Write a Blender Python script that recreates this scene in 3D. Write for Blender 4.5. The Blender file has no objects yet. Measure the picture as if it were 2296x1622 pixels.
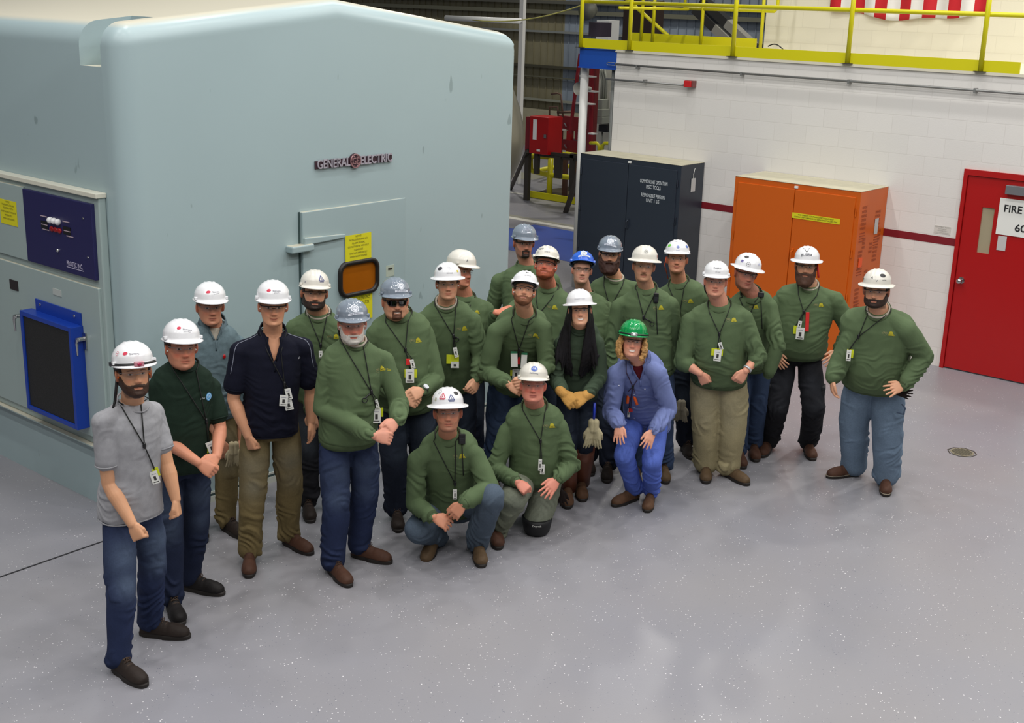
import bpy, bmesh, math, random
import numpy as np
from mathutils import Vector, Matrix
from mathutils.bvhtree import BVHTree
random.seed(7); RNG = np.random.RandomState(7)
PI = math.pi
sc = bpy.context.scene
COL = sc.collection

# ------------------------------------------------------------------ camera
F = 2820.3; CX, CY = 1148.0, 811.0; H = 3.75
yaw, pit, roll = 0.7053631, 0.28250127, 0.03010284
fw = Vector((math.cos(pit)*math.cos(yaw), math.cos(pit)*math.sin(yaw), -math.sin(pit)))
rt0 = Vector((math.sin(yaw), -math.cos(yaw), 0)); up0 = rt0.cross(fw)
rt = rt0*math.cos(roll) + up0*math.sin(roll)
upv = -rt0*math.sin(roll) + up0*math.cos(roll)
CAM = Vector((0, 0, H))
cd = bpy.data.cameras.new('camera'); cam = bpy.data.objects.new('camera', cd); COL.objects.link(cam)
m = Matrix((rt, upv, -fw)).transposed().to_4x4(); m.translation = CAM
cam.matrix_world = m
cd.sensor_width = 36; cd.lens = 36*F/2296; cd.clip_end = 200
sc.camera = cam
def ray(x, y): return fw + rt*((x-CX)/F) - upv*((y-CY)/F)
def on(x, y, ax, v):
    d = ray(x, y); return CAM + d*((v-CAM[ax])/d[ax])
def PX(x, y, v): return on(x, y, 0, v)     # the point of the plane x = v seen there
def PY(x, y, v): return on(x, y, 1, v)
def PG(x, y, z=0.0): return on(x, y, 2, z)  # the point of the floor (height z)

# ------------------------------------------------------------------ materials
def lin(c):
    return tuple(((v/255)/12.92 if v/255 <= .04045 else ((v/255+.055)/1.055)**2.4) for v in c)
MATS = {}
def mat(name, rgb, rough=.5, metal=0.0, noise=0.0, nscale=20.0, bump=0.0, bscale=60.0, spec=.5, coat=0.0, alpha=1.0):
    if name in MATS: return MATS[name]
    M = bpy.data.materials.new(name); M.use_nodes = True; nt = M.node_tree
    b = nt.nodes['Principled BSDF']; c = lin(rgb)
    b.inputs['Base Color'].default_value = (*c, 1); b.inputs['Roughness'].default_value = rough
    b.inputs['Metallic'].default_value = metal; b.inputs['Specular IOR Level'].default_value = spec
    b.inputs['Coat Weight'].default_value = coat; b.inputs['Alpha'].default_value = alpha
    if noise or bump:
        tc = nt.nodes.new('ShaderNodeTexCoord')
    if noise:
        n = nt.nodes.new('ShaderNodeTexNoise'); n.inputs['Scale'].default_value = nscale; n.inputs['Detail'].default_value = 4
        nt.links.new(tc.outputs['Object'], n.inputs['Vector'])
        r = nt.nodes.new('ShaderNodeMapRange'); r.inputs['From Min'].default_value = .3; r.inputs['From Max'].default_value = .7
        r.inputs['To Min'].default_value = 1-noise; r.inputs['To Max'].default_value = 1+noise
        nt.links.new(n.outputs['Fac'], r.inputs['Value'])
        v = nt.nodes.new('ShaderNodeVectorMath'); v.operation = 'SCALE'; v.inputs[0].default_value = c
        nt.links.new(r.outputs['Result'], v.inputs['Scale']); nt.links.new(v.outputs['Vector'], b.inputs['Base Color'])
    if bump:
        n2 = nt.nodes.new('ShaderNodeTexNoise'); n2.inputs['Scale'].default_value = bscale; n2.inputs['Detail'].default_value = 3
        nt.links.new(tc.outputs['Object'], n2.inputs['Vector'])
        bp = nt.nodes.new('ShaderNodeBump'); bp.inputs['Strength'].default_value = bump; bp.inputs['Distance'].default_value = .004
        nt.links.new(n2.outputs['Fac'], bp.inputs['Height']); nt.links.new(bp.outputs['Normal'], b.inputs['Normal'])
    MATS[name] = M; return M
def nodes(M):
    return M.node_tree, M.node_tree.nodes['Principled BSDF']
def attr_mat(name, rough=.5, spec=.4, bump=0.0, bscale=200, sss=0.0):
    M = mat(name, (128, 128, 128), rough, spec=spec, bump=bump, bscale=bscale); nt, b = nodes(M)
    a = nt.nodes.new('ShaderNodeAttribute'); a.attribute_name = 'col'
    nt.links.new(a.outputs['Color'], b.inputs['Base Color'])
    if sss:
        b.inputs['Subsurface Weight'].default_value = sss; b.inputs['Subsurface Radius'].default_value = (.012, .005, .003); b.inputs['Subsurface Scale'].default_value = 1
    return M

# ------------------------------------------------------------------ mesh helpers
class MB:
    def __init__(s): s.v = []; s.f = []; s.mi = []
    def add(s, vs, fs, mi=0):
        o = len(s.v); s.v += [tuple(x) for x in vs]; s.f += [tuple(i+o for i in f) for f in fs]; s.mi += [mi]*len(fs); return s
    def box(s, a, b, mi=0, R=None, c=None):
        x0, y0, z0 = a; x1, y1, z1 = b
        vs = [Vector(p) for p in ((x0,y0,z0),(x1,y0,z0),(x1,y1,z0),(x0,y1,z0),(x0,y0,z1),(x1,y0,z1),(x1,y1,z1),(x0,y1,z1))]
        if R is not None: vs = [R @ v + Vector(c) for v in vs]
        return s.add(vs, [(0,3,2,1),(4,5,6,7),(0,1,5,4),(1,2,6,5),(2,3,7,6),(3,0,4,7)], mi)
    def rings(s, rs, cap=True, mi=0):
        n = len(rs[0]); vs = [p for r in rs for p in r]; fs = []
        for k in range(len(rs)-1):
            for i in range(n):
                j = (i+1) % n; fs.append((k*n+i, k*n+j, (k+1)*n+j, (k+1)*n+i))
        if cap: fs.append(tuple(range(n))[::-1]); fs.append(tuple((len(rs)-1)*n+i for i in range(n)))
        return s.add(vs, fs, mi)
    def tube(s, pts, rad, n=10, mi=0, closed=False):
        pts = [Vector(p) for p in pts]; N = len(pts)
        if not hasattr(rad, '__len__'): rad = [rad]*N
        rs = []; t0 = None; u = None
        for i, p in enumerate(pts):
            a = pts[(i-1) % N] if closed or i > 0 else p; b = pts[(i+1) % N] if closed or i < N-1 else p
            t = (b-a).normalized()
            if u is None:
                u = t.orthogonal().normalized()
            else:
                u = (u - t*u.dot(t)); u = u.normalized() if u.length > 1e-6 else t.orthogonal().normalized()
            w = t.cross(u)
            rs.append([p + (u*math.cos(2*PI*k/n) + w*math.sin(2*PI*k/n))*rad[i] for k in range(n)])
        if closed:
            vs = [q for r in rs for q in r]; fs = []
            for k in range(N):
                k2 = (k+1) % N
                for i in range(n):
                    j = (i+1) % n; fs.append((k*n+i, k*n+j, k2*n+j, k2*n+i))
            return s.add(vs, fs, mi)
        return s.rings(rs, True, mi)
    def ball(s, c, r, n=12, mi=0, R=None):
        c = Vector(c); r = (r, r, r) if not hasattr(r, '__len__') else r; rs = []
        for k in range(1, n):
            th = PI*k/n; ring = []
            for i in range(2*n):
                ph = PI*i/n; p = Vector((r[0]*math.sin(th)*math.cos(ph), r[1]*math.sin(th)*math.sin(ph), -r[2]*math.cos(th)))
                ring.append(c + (R @ p if R is not None else p))
            rs.append(ring)
        return s.rings(rs, True, mi)
    def cap_seg(s, a, b, ra, rb, n=14, mi=0):
        a = Vector(a); b = Vector(b); d = b-a; L = d.length
        if L < 1e-6: return s.ball(a, ra, 8, mi)
        t = d/L; u = t.orthogonal().normalized(); w = t.cross(u); rs = []
        prof = [(-ra*math.cos(q), ra*math.sin(q)) for q in (.25, .6, 1.0, 1.3)] + [(L*k/4, ra+(rb-ra)*k/4) for k in range(5)] + [(L+rb*math.cos(q), rb*math.sin(q)) for q in (1.3, 1.0, .6, .25)]
        for z, r in prof: rs.append([a + t*z + (u*math.cos(2*PI*k/n)+w*math.sin(2*PI*k/n))*r for k in range(n)])
        return s.rings(rs, True, mi)
    def chain(s, pts, rad, n=14):
        for i in range(len(pts)-1): s.cap_seg(pts[i], pts[i+1], rad[i], rad[i+1], n)
        return s
    def mesh(s, name):
        me = bpy.data.meshes.new(name); me.from_pydata(s.v, [], s.f)
        if any(s.mi): me.polygons.foreach_set('material_index', s.mi)
        me.update(); return me
    def build(s, name, mats, parent=None, smooth=False, bevel=0, seg=2):
        me = s.mesh(name); return obj(name, me, mats, parent, smooth, bevel, seg)
def obj(name, me, mats, parent=None, smooth=False, bevel=0, seg=2):
    if not isinstance(mats, (list, tuple)): mats = [mats]
    for M in mats: me.materials.append(M)
    o = bpy.data.objects.new(name, me); COL.objects.link(o)
    if smooth:
        me.polygons.foreach_set('use_smooth', [True]*len(me.polygons))
    if bevel:
        b = o.modifiers.new('bevel', 'BEVEL'); b.width = bevel; b.segments = seg; b.limit_method = 'ANGLE'; b.angle_limit = .6
        b.harden_normals = False
    if parent is not None:
        o.parent = parent; o.matrix_parent_inverse = parent.matrix_basis.inverted()   # children keep world coordinates
    return o
def tag(o, label=None, cat=None, group=None, kind=None):
    if label: o['label'] = label
    if cat: o['category'] = cat
    if group: o['group'] = group
    if kind: o['kind'] = kind
    return o
def empty(name, loc, label, cat, group=None):
    o = bpy.data.objects.new(name, None); COL.objects.link(o); o.location = loc; o.empty_display_size = .1
    return tag(o, label, cat, group)
def baked(o):
    dg = bpy.context.evaluated_depsgraph_get(); dg.update()
    me = bpy.data.meshes.new_from_object(o.evaluated_get(dg)); return me
def kill(o):
    me = o.data; bpy.data.objects.remove(o)
    if me.users == 0: bpy.data.meshes.remove(me)
_txt = {}
def text2d(s, size=1.0, ext=0.0, bold=0.0, spacing=1.0):
    key = (s, ext, bold, spacing)
    if key not in _txt:
        c = bpy.data.curves.new('t', 'FONT'); c.body = s; c.size = 1; c.align_x = 'CENTER'; c.align_y = 'CENTER'; c.extrude = ext; c.offset = bold; c.space_character = spacing
        c.resolution_u = 3
        o = bpy.data.objects.new('t', c); COL.objects.link(o)
        me = baked(o); bpy.data.objects.remove(o); bpy.data.curves.remove(c)
        vs = [tuple(v.co) for v in me.vertices]; fs = [tuple(p.vertices) for p in me.polygons]; bpy.data.meshes.remove(me)
        _txt[key] = (vs, fs)
    vs, fs = _txt[key]
    return [(x*size, y*size, z*size) for x, y, z in vs], fs
def put_text(mb, s, c, U, V, size, ext=0.0, bold=0.0, width=None, mi=0, spacing=1.0):
    vs, fs = text2d(s, 1, ext, bold, spacing)
    if not vs: return mb
    w = max(v[0] for v in vs)-min(v[0] for v in vs); kx = (width/w) if width else size
    c = Vector(c); U = Vector(U); V = Vector(V); N = U.cross(V)
    return mb.add([c + U*(v[0]*kx) + V*(v[1]*size) + N*(v[2]*size) for v in vs], fs, mi)
# ------------------------------------------------------------------ setting
def mat_floor():
    M = mat('floor_epoxy', (150, 147, 152), .38, spec=.5); nt, b = nodes(M); N = nt.nodes; L = nt.links
    tc = N.new('ShaderNodeTexCoord')
    def vor(scale, lo, hi):
        v = N.new('ShaderNodeTexVoronoi'); v.inputs['Scale'].default_value = scale; L.new(tc.outputs['Object'], v.inputs['Vector'])
        n = N.new('ShaderNodeTexNoise'); n.inputs['Scale'].default_value = scale*.13; L.new(tc.outputs['Object'], n.inputs['Vector'])
        a = N.new('ShaderNodeMath'); a.operation = 'MULTIPLY_ADD'; L.new(n.outputs['Fac'], a.inputs[0]); a.inputs[1].default_value = -.32; L.new(v.outputs['Distance'], a.inputs[2])
        r = N.new('ShaderNodeMapRange'); r.inputs['From Min'].default_value = lo; r.inputs['From Max'].default_value = hi; r.inputs['To Min'].default_value = 1; r.inputs['To Max'].default_value = 0
        L.new(a.outputs[0], r.inputs['Value']); return r.outputs['Result']
    n = N.new('ShaderNodeTexNoise'); n.inputs['Scale'].default_value = .7; n.inputs['Detail'].default_value = 3; L.new(tc.outputs['Object'], n.inputs['Vector'])
    cr = N.new('ShaderNodeMix'); cr.data_type = 'RGBA'; cr.inputs['A'].default_value = (*lin((130, 131, 140)), 1); cr.inputs['B'].default_value = (*lin((140, 137, 138)), 1); L.new(n.outputs['Fac'], cr.inputs['Factor'])
    m1 = N.new('ShaderNodeMix'); m1.data_type = 'RGBA'; m1.inputs['B'].default_value = (*lin((225, 222, 225)), 1); L.new(vor(36, -.09, -.055), m1.inputs['Factor']); L.new(cr.outputs['Result'], m1.inputs['A'])
    m2 = N.new('ShaderNodeMix'); m2.data_type = 'RGBA'; m2.inputs['B'].default_value = (*lin((90, 92, 108)), 1); L.new(vor(42, -.098, -.070), m2.inputs['Factor']); L.new(m1.outputs['Result'], m2.inputs['A'])
    L.new(m2.outputs['Result'], b.inputs['Base Color'])
    n3 = N.new('ShaderNodeTexNoise'); n3.inputs['Scale'].default_value = 2.2; L.new(tc.outputs['Object'], n3.inputs['Vector'])
    mr = N.new('ShaderNodeMapRange'); mr.inputs['To Min'].default_value = .28; mr.inputs['To Max'].default_value = .5; L.new(n3.outputs['Fac'], mr.inputs['Value']); L.new(mr.outputs['Result'], b.inputs['Roughness'])
    n4 = N.new('ShaderNodeTexNoise'); n4.inputs['Scale'].default_value = 90; L.new(tc.outputs['Object'], n4.inputs['Vector'])
    bp = N.new('ShaderNodeBump'); bp.inputs['Strength'].default_value = .12; bp.inputs['Distance'].default_value = .003; L.new(n4.outputs['Fac'], bp.inputs['Height']); L.new(bp.outputs['Normal'], b.inputs['Normal'])
    return M
def mat_block(name, rgb, horiz, warm):
    M = mat(name, rgb, .55, spec=.35); nt, b = nodes(M); N = nt.nodes; L = nt.links
    tc = N.new('ShaderNodeTexCoord'); sp = N.new('ShaderNodeSeparateXYZ'); L.new(tc.outputs['Object'], sp.inputs[0])
    cb = N.new('ShaderNodeCombineXYZ'); L.new(sp.outputs[horiz], cb.inputs['X']); L.new(sp.outputs['Z'], cb.inputs['Y'])
    br = N.new('ShaderNodeTexBrick'); br.inputs['Scale'].default_value = 1; br.inputs['Brick Width'].default_value = .405; br.inputs['Row Height'].default_value = .2035
    br.inputs['Mortar Size'].default_value = .005; br.inputs['Mortar Smooth'].default_value = .6; br.inputs['Color1'].default_value = (1, 1, 1, 1); br.inputs['Color2'].default_value = (.96, .96, .96, 1); br.inputs['Mortar'].default_value = (.90, .895, .89, 1)
    L.new(cb.outputs[0], br.inputs['Vector'])
    mx = N.new('ShaderNodeMix'); mx.data_type = 'RGBA'; mx.blend_type = 'MULTIPLY'; mx.inputs['Factor'].default_value = 1
    n = N.new('ShaderNodeTexNoise'); n.inputs['Scale'].default_value = .5; L.new(tc.outputs['Object'], n.inputs['Vector'])
    cr = N.new('ShaderNodeMix'); cr.data_type = 'RGBA'; cr.inputs['A'].default_value = (*lin(rgb), 1); cr.inputs['B'].default_value = (*lin(warm), 1); L.new(n.outputs['Fac'], cr.inputs['Factor'])
    L.new(cr.outputs['Result'], mx.inputs['A']); L.new(br.outputs['Color'], mx.inputs['B']); L.new(mx.outputs['Result'], b.inputs['Base Color'])
    n4 = N.new('ShaderNodeTexNoise'); n4.inputs['Scale'].default_value = 60; L.new(tc.outputs['Object'], n4.inputs['Vector'])
    ad = N.new('ShaderNodeMath'); ad.operation = 'MULTIPLY_ADD'; L.new(br.outputs['Fac'], ad.inputs[0]); ad.inputs[1].default_value = -.8; L.new(n4.outputs['Fac'], ad.inputs[2])
    bp = N.new('ShaderNodeBump'); bp.inputs['Strength'].default_value = .16; bp.inputs['Distance'].default_value = .004; L.new(ad.outputs[0], bp.inputs['Height']); L.new(bp.outputs['Normal'], b.inputs['Normal'])
    return M
def mat_teal(name='machine_teal', rgb=(158, 177, 180)):
    M = mat(name, rgb, .36, spec=.5); nt, b = nodes(M); N = nt.nodes; L = nt.links
    tc = N.new('ShaderNodeTexCoord'); ge = N.new('ShaderNodeNewGeometry'); sp = N.new('ShaderNodeSeparateXYZ'); L.new(ge.outputs['Normal'], sp.inputs[0])
    n = N.new('ShaderNodeTexNoise'); n.inputs['Scale'].default_value = .8; n.inputs['Detail'].default_value = 3; L.new(tc.outputs['Object'], n.inputs['Vector'])
    cr = N.new('ShaderNodeMix'); cr.data_type = 'RGBA'; cr.inputs['A'].default_value = (*lin([v*.975 for v in rgb]), 1); cr.inputs['B'].default_value = (*lin([v*1.02 for v in rgb]), 1); L.new(n.outputs['Fac'], cr.inputs['Factor'])
    # scuffs on the painted steel
    n2 = N.new('ShaderNodeTexNoise'); n2.inputs['Scale'].default_value = 5; n2.inputs['Detail'].default_value = 2
    mp = N.new('ShaderNodeMapping'); mp.inputs['Scale'].default_value = (1.6, 1.6, .7); L.new(tc.outputs['Object'], mp.inputs['Vector']); L.new(mp.outputs[0], n2.inputs['Vector'])
    r = N.new('ShaderNodeMapRange'); r.inputs['From Min'].default_value = .735; r.inputs['From Max'].default_value = .76; r.inputs['To Max'].default_value = .45; L.new(n2.outputs['Fac'], r.inputs['Value'])
    m1 = N.new('ShaderNodeMix'); m1.data_type = 'RGBA'; m1.inputs['B'].default_value = (*lin((95, 112, 112)), 1); L.new(r.outputs[0], m1.inputs['Factor']); L.new(cr.outputs['Result'], m1.inputs['A'])
    # dust lying on upward faces
    r2 = N.new('ShaderNodeMapRange'); r2.inputs['From Min'].default_value = .75; r2.inputs['From Max'].default_value = .97; L.new(sp.outputs['Z'], r2.inputs['Value'])
    m2 = N.new('ShaderNodeMix'); m2.data_type = 'RGBA'; m2.inputs['B'].default_value = (*lin((198, 193, 174)), 1); L.new(r2.outputs[0], m2.inputs['Factor']); L.new(m1.outputs['Result'], m2.inputs['A'])
    L.new(m2.outputs['Result'], b.inputs['Base Color']); return M
def mat_corr():
    M = mat('siding', (120, 118, 96), .5); nt, b = nodes(M); N = nt.nodes; L = nt.links
    tc = N.new('ShaderNodeTexCoord'); sp = N.new('ShaderNodeSeparateXYZ'); L.new(tc.outputs['Object'], sp.inputs[0])
    r = N.new('ShaderNodeValToRGB'); e = r.color_ramp; e.interpolation = 'CONSTANT'
    e.elements[0].position = 0; e.elements[0].color = (*lin((150, 162, 176)), 1); e.elements[1].position = .5; e.elements[1].color = (*lin((146, 140, 112)), 1)
    mr = N.new('ShaderNodeMapRange'); mr.inputs['From Min'].default_value = 20.75-4; mr.inputs['From Max'].default_value = 20.75+4; L.new(sp.outputs['Y'], mr.inputs['Value']); L.new(mr.outputs[0], r.inputs['Fac'])
    n = N.new('ShaderNodeTexNoise'); n.inputs['Scale'].default_value = 1.2; L.new(tc.outputs['Object'], n.inputs['Vector'])
    mx = N.new('ShaderNodeMix'); mx.data_type = 'RGBA'; mx.blend_type = 'MULTIPLY'; mx.inputs['Factor'].default_value = .6; L.new(r.outputs['Color'], mx.inputs['A']); L.new(n.outputs['Fac'], mx.inputs['B']); L.new(mx.outputs['Result'], b.inputs['Base Color'])
    return M
TEAL = mat_teal(); TEALC = mat_teal('cabinet_teal', (156, 172, 170))
BLOCK = mat_block('painted_block', (224, 222, 219), 'Y', (224, 219, 212)); BLOCK2 = mat_block('painted_block_cream', (228, 223, 204), 'Y', (226, 220, 198))
YEL = mat('safety_yellow', (208, 200, 10), .38); BLACK = mat('black_plastic', (18, 18, 20), .4); CHROME = mat('chrome', (190, 190, 190), .2, 1)
STEEL = mat('galvanised', (140, 140, 138), .45, .6); WHITE = mat('white_paint', (225, 224, 218), .4); DARKM = mat('dark_steel', (52, 46, 38), .5)
REDP = mat('red_paint', (168, 13, 15), .34); MAROON = mat('maroon', (122, 22, 34), .45); DRED = mat('dark_red_paint', (128, 26, 34), .35)
PAPER = mat('white_paper', (226, 226, 220), .7); YPAPER = mat('yellow_paper', (214, 206, 20), .7); INK = mat('black_ink', (22, 22, 24), .6); GINK = mat('grey_ink', (110, 106, 40), .7)
DUST = mat('dusty_top', (190, 184, 160), .8, noise=.08, nscale=8)

fl = MB().box((-12, -12, -.2), (45, 45, 0)).build('floor', mat_floor()); fl['kind'] = 'structure'
def st(name, a, b, M, bevel=0):
    o = MB().box(a, b).build(name, M, bevel=bevel); o['kind'] = 'structure'; return o
# joint in the floor slab
p, q = PG(0, 1295), PG(247, 1209); d = (q-p).normalized(); p = p-d*3; q = q + d*.3; w = Vector((-d.y, d.x, 0))*.008
o = MB().add([p-w, q-w, q+w, p+w, p-w+Vector((0, 0, .002)), q-w+Vector((0, 0, .002)), q+w+Vector((0, 0, .002)), p+w+Vector((0, 0, .002))], [(0,3,2,1),(4,5,6,7),(0,1,5,4),(1,2,6,5),(2,3,7,6),(3,0,4,7)]).build('floor_joint', mat('joint_black', (30, 30, 34), .8)); o['kind'] = 'structure'
# right block wall, with the door's opening left out
WX = 13.1
mb = MB(); dy0, dy1, dz = 4.05, 5.01, 2.16
mb.box((WX, dy1, 0), (WX+.2, 9.58, 3.12)).box((WX, dy0, dz), (WX+.2, dy1, 3.12)).box((WX, -4, 0), (WX+.2, dy0, 3.12))
o = mb.build('wall_right', BLOCK); o['kind'] = 'structure'
for i, (a, b) in enumerate(((5.012, 9.58), (-4, 4.04))): st('trim_%d' % (i+1), (WX-.003, a, 1.335), (WX+.001, b, 1.415), MAROON)
st('wall_right_ledge', (WX-.02, -4, 3.12), (15.8, 9.6, 3.15), mat('cream_ledge', (214, 208, 188), .6))
st('wall_upper', (15.8, -4, 3.15), (16.0, 9.07, 7), BLOCK2)
st('wall_return', (WX, 9.58, 0), (13.25, 9.6, 3.12), BLOCK)
# far siding wall with its standing ribs
mb = MB(); mb.box((26.05, -10, .9), (26.2, 44, 12)); y = 10
while y < 40: mb.box((26.02, y, .95), (26.06, y+.018, 12)); y += .235
o = mb.build('wall_far', mat_corr()); o['kind'] = 'structure'
st('wall_far_kerb', (25.6, -10, 0), (26.2, 44, .92), mat('concrete_kerb', (150, 145, 122), .8, noise=.1, nscale=3))
for i, (z, h, r) in enumerate(((2.0, .06, (60, 58, 44)), (1.15, .05, (130, 132, 120)), (1.75, .02, (90, 90, 76)), (2.88, .05, (120, 124, 122)), (3.35, .1, (100, 100, 84)), (3.6, .08, (80, 80, 72)))):
    st('trim_%d' % (i+3), (25.85, -5, z), (26.0, 44, z+h), mat('girt_%d' % i, r, .6))
st('wall_left', (-12.2, -12, 0), (-12, 45, 9), mat('hall_wall', (150, 150, 140), .7))
st('wall_back', (-12, -12.2, 0), (45, -12, 9), MATS['hall_wall'])
# blue and white floor markings
def flat(name, pts, M, z=.003):
    n = len(pts); vs = [Vector((p.x, p.y, 0)) for p in pts] + [Vector((p.x, p.y, z)) for p in pts]
    o = MB().add(vs, [tuple(range(n))[::-1], tuple(range(n, 2*n))] + [(i, (i+1) % n, (i+1) % n+n, i+n) for i in range(n)]).build(name, M); o['kind'] = 'structure'; return o
flat('trim_9', [Vector((14.46, 16, 0)), Vector((14.46, 9.4, 0)), Vector((16.48, 9.4, 0)), Vector((16.48, 13.62, 0)), Vector((15.9, 13.62, 0)), Vector((15.9, 16, 0))], mat('blue_floor_paint', (52, 84, 168), .35))
flat('trim_10', [Vector((16.62, 16, 0)), Vector((16.62, 9, 0)), Vector((16.78, 9, 0)), Vector((16.78, 16, 0))], mat('white_line', (215, 212, 200), .5), .004)
flat('trim_11', [Vector((16.78, 16, 0)), Vector((16.78, 9, 0)), Vector((16.95, 9, 0)), Vector((16.95, 16, 0))], mat('grey_line', (140, 138, 125), .5), .0035)
flat('trim_12', [Vector((18.9, 18.5, 0)), Vector((18.9, 9, 0)), Vector((19.0, 9, 0)), Vector((19.0, 18.5, 0))], MATS['white_line'], .004)
flat('trim_13', [Vector((20.6, 18.2, 0)), Vector((20.6, 17.2, 0)), Vector((21.4, 17.2, 0)), Vector((21.4, 18.2, 0))], MATS['grey_line'], .004)

# ------------------------------------------------------------------ the big enclosure
XL, XR, YF, YB = 4.70, 8.67, 7.45, 15.5
T = empty('machine_enclosure', (6.7, 7.5, 0), 'huge pale teal steel machine enclosure with rounded edges and a dusty pitched top', 'machine')
prof = [(XL, 0), (XR, 0), (XR, 3.44), (6.6, 3.70), (XL, 3.50)]
bm = bmesh.new(); fr = [bm.verts.new((x, YF, z)) for x, z in prof]; bk = [bm.verts.new((x, YB, z)) for x, z in prof]
bm.faces.new(fr); bm.faces.new(bk[::-1])
for i in range(5): bm.faces.new((fr[(i+1) % 5], fr[i], bk[i], bk[(i+1) % 5]))
bmesh.ops.recalc_face_normals(bm, faces=bm.faces)
def ed(t): return [e for e in bm.edges if t(e.verts[0].co, e.verts[1].co)]
es = ed(lambda a, b: (a.z > 1 and b.z > 1 and not (abs(a.x-6.6) < .01 and abs(b.x-6.6) < .01)) or (abs(a.x-b.x) < .01 and abs(a.y-b.y) < .01 and a.x < 5 and a.y < 8))
bmesh.ops.bevel(bm, geom=es, offset=.15, segments=8, profile=.5, affect='EDGES', clamp_overlap=True)
es = ed(lambda a, b: abs(a.x-XR) < .01 and abs(b.x-XR) < .01 and abs(a.y-YF) < .01 and abs(b.y-YF) < .01)
bmesh.ops.bevel(bm, geom=es, offset=.03, segments=4, profile=.5, affect='EDGES')
me = bpy.data.meshes.new('shell'); bm.to_mesh(me); bm.free()
sh = obj('shell', me, TEAL, T)
cut = MB().box((XL-.5, 7.66, 3.22), (XL+.42, 7.92, 4.2)).build('cut', TEAL)
bo = sh.modifiers.new('b', 'BOOLEAN'); bo.operation = 'DIFFERENCE'; bo.object = cut; bo.solver = 'EXACT'
me2 = baked(sh); sh.modifiers.clear(); sh.data = me2; me2.materials.clear(); me2.materials.append(TEAL); kill(cut)
me2.polygons.foreach_set('use_smooth', [True]*len(me2.polygons)); me2.set_sharp_from_angle(angle=.6)
MB().tube([(XL+.3, 7.93, 3.37), (XL+.3, 7.70, 3.37)], .045, 20).build('lifting_pin', mat('pale_teal', (185, 200, 196), .4), T, smooth=False)
# door on the end face: proud on its hinge side, running out flush
dm = MB(); y0 = YF
x0, x1, z0, z1 = 6.19, 7.32, .12, 2.12
vs = [(x0, y0-.035, z0), (x1, y0-.004, z0), (x1, y0-.004, z1), (x0, y0-.035, z1), (x0, y0+.02, z0), (x1, y0+.02, z0), (x1, y0+.02, z1), (x0, y0+.02, z1)]
dm.add(vs, [(0,1,2,3),(7,6,5,4),(4,5,1,0),(3,2,6,7),(1,5,6,2),(4,0,3,7)])
dr = dm.build('access_door', TEAL, T, bevel=.006)
MB().box((6.175, YF-.006, .1), (6.189, YF+.01, 2.12)).build('door_gap', mat('gap_dark', (58, 78, 78), .8), dr)
hg = MB(); hg.add([(6.19, YF-.06, 1.865), (6.62, YF-.045, 1.875), (6.62, YF-.045, 1.905), (6.19, YF-.06, 1.925), (6.19, YF-.03, 1.865), (6.62, YF-.03, 1.875), (6.62, YF-.03, 1.905), (6.19, YF-.03, 1.925)], [(0,1,2,3),(7,6,5,4),(4,5,1,0),(3,2,6,7),(1,5,6,2),(4,0,3,7)])
hg.build('hinge_strap', TEAL, T, bevel=.01, seg=3)
MB().box((6.05, YF-.08, 1.82), (6.27, YF+.01, 1.875)).build('hinge_block', TEAL, T, bevel=.012, seg=3)
def rrect(cx, cz, w, h, r, n=8):
    out = []
    for k, (sx, sz) in enumerate(((1, 1), (-1, 1), (-1, -1), (1, -1))):
        for i in range(n+1):
            a = PI/2*k + PI/2*i/n; out.append((cx+sx*(w-r)+r*math.cos(a), cz+sz*(h-r)+r*math.sin(a)))
    return out
WC = (6.765, 1.53); A = rrect(*WC, .215, .145, .085); B = rrect(*WC, .185, .115, .062); n = len(A); yo = YF-.05
mb = MB(); rs = [[(x, YF-.005, z) for x, z in A], [(x, yo, z) for x, z in A], [(x, yo-.004, z) for x, z in rrect(*WC, .2, .13, .075)], [(x, yo, z) for x, z in B], [(x, YF-.02, z) for x, z in B]]
mb.rings(rs, False); wf = mb.build('window_frame', mat('black_rubber', (26, 22, 20), .5), T, smooth=True)
MB().rings([[(x, YF-.03, z) for x, z in rrect(*WC, .188, .118, .064)], [(x, YF-.015, z) for x, z in rrect(*WC, .188, .118, .064)]]).build('amber_pane', mat('amber', (152, 84, 14), .15, noise=.12, nscale=3), wf)
st2 = MB().box((XL-.01, YF-.012, 0), (XR, YF+.005, .05)).box((XL-.02, YF-.01, .07), (XR, YF+.005, .085)).build('plinth_strip', mat('pale_trim', (198, 202, 192), .5), T)
MB().box((XL-.005, YF-.008, .05), (XR, YF+.005, .07)).build('plinth_groove', MATS['gap_dark'], T)
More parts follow.
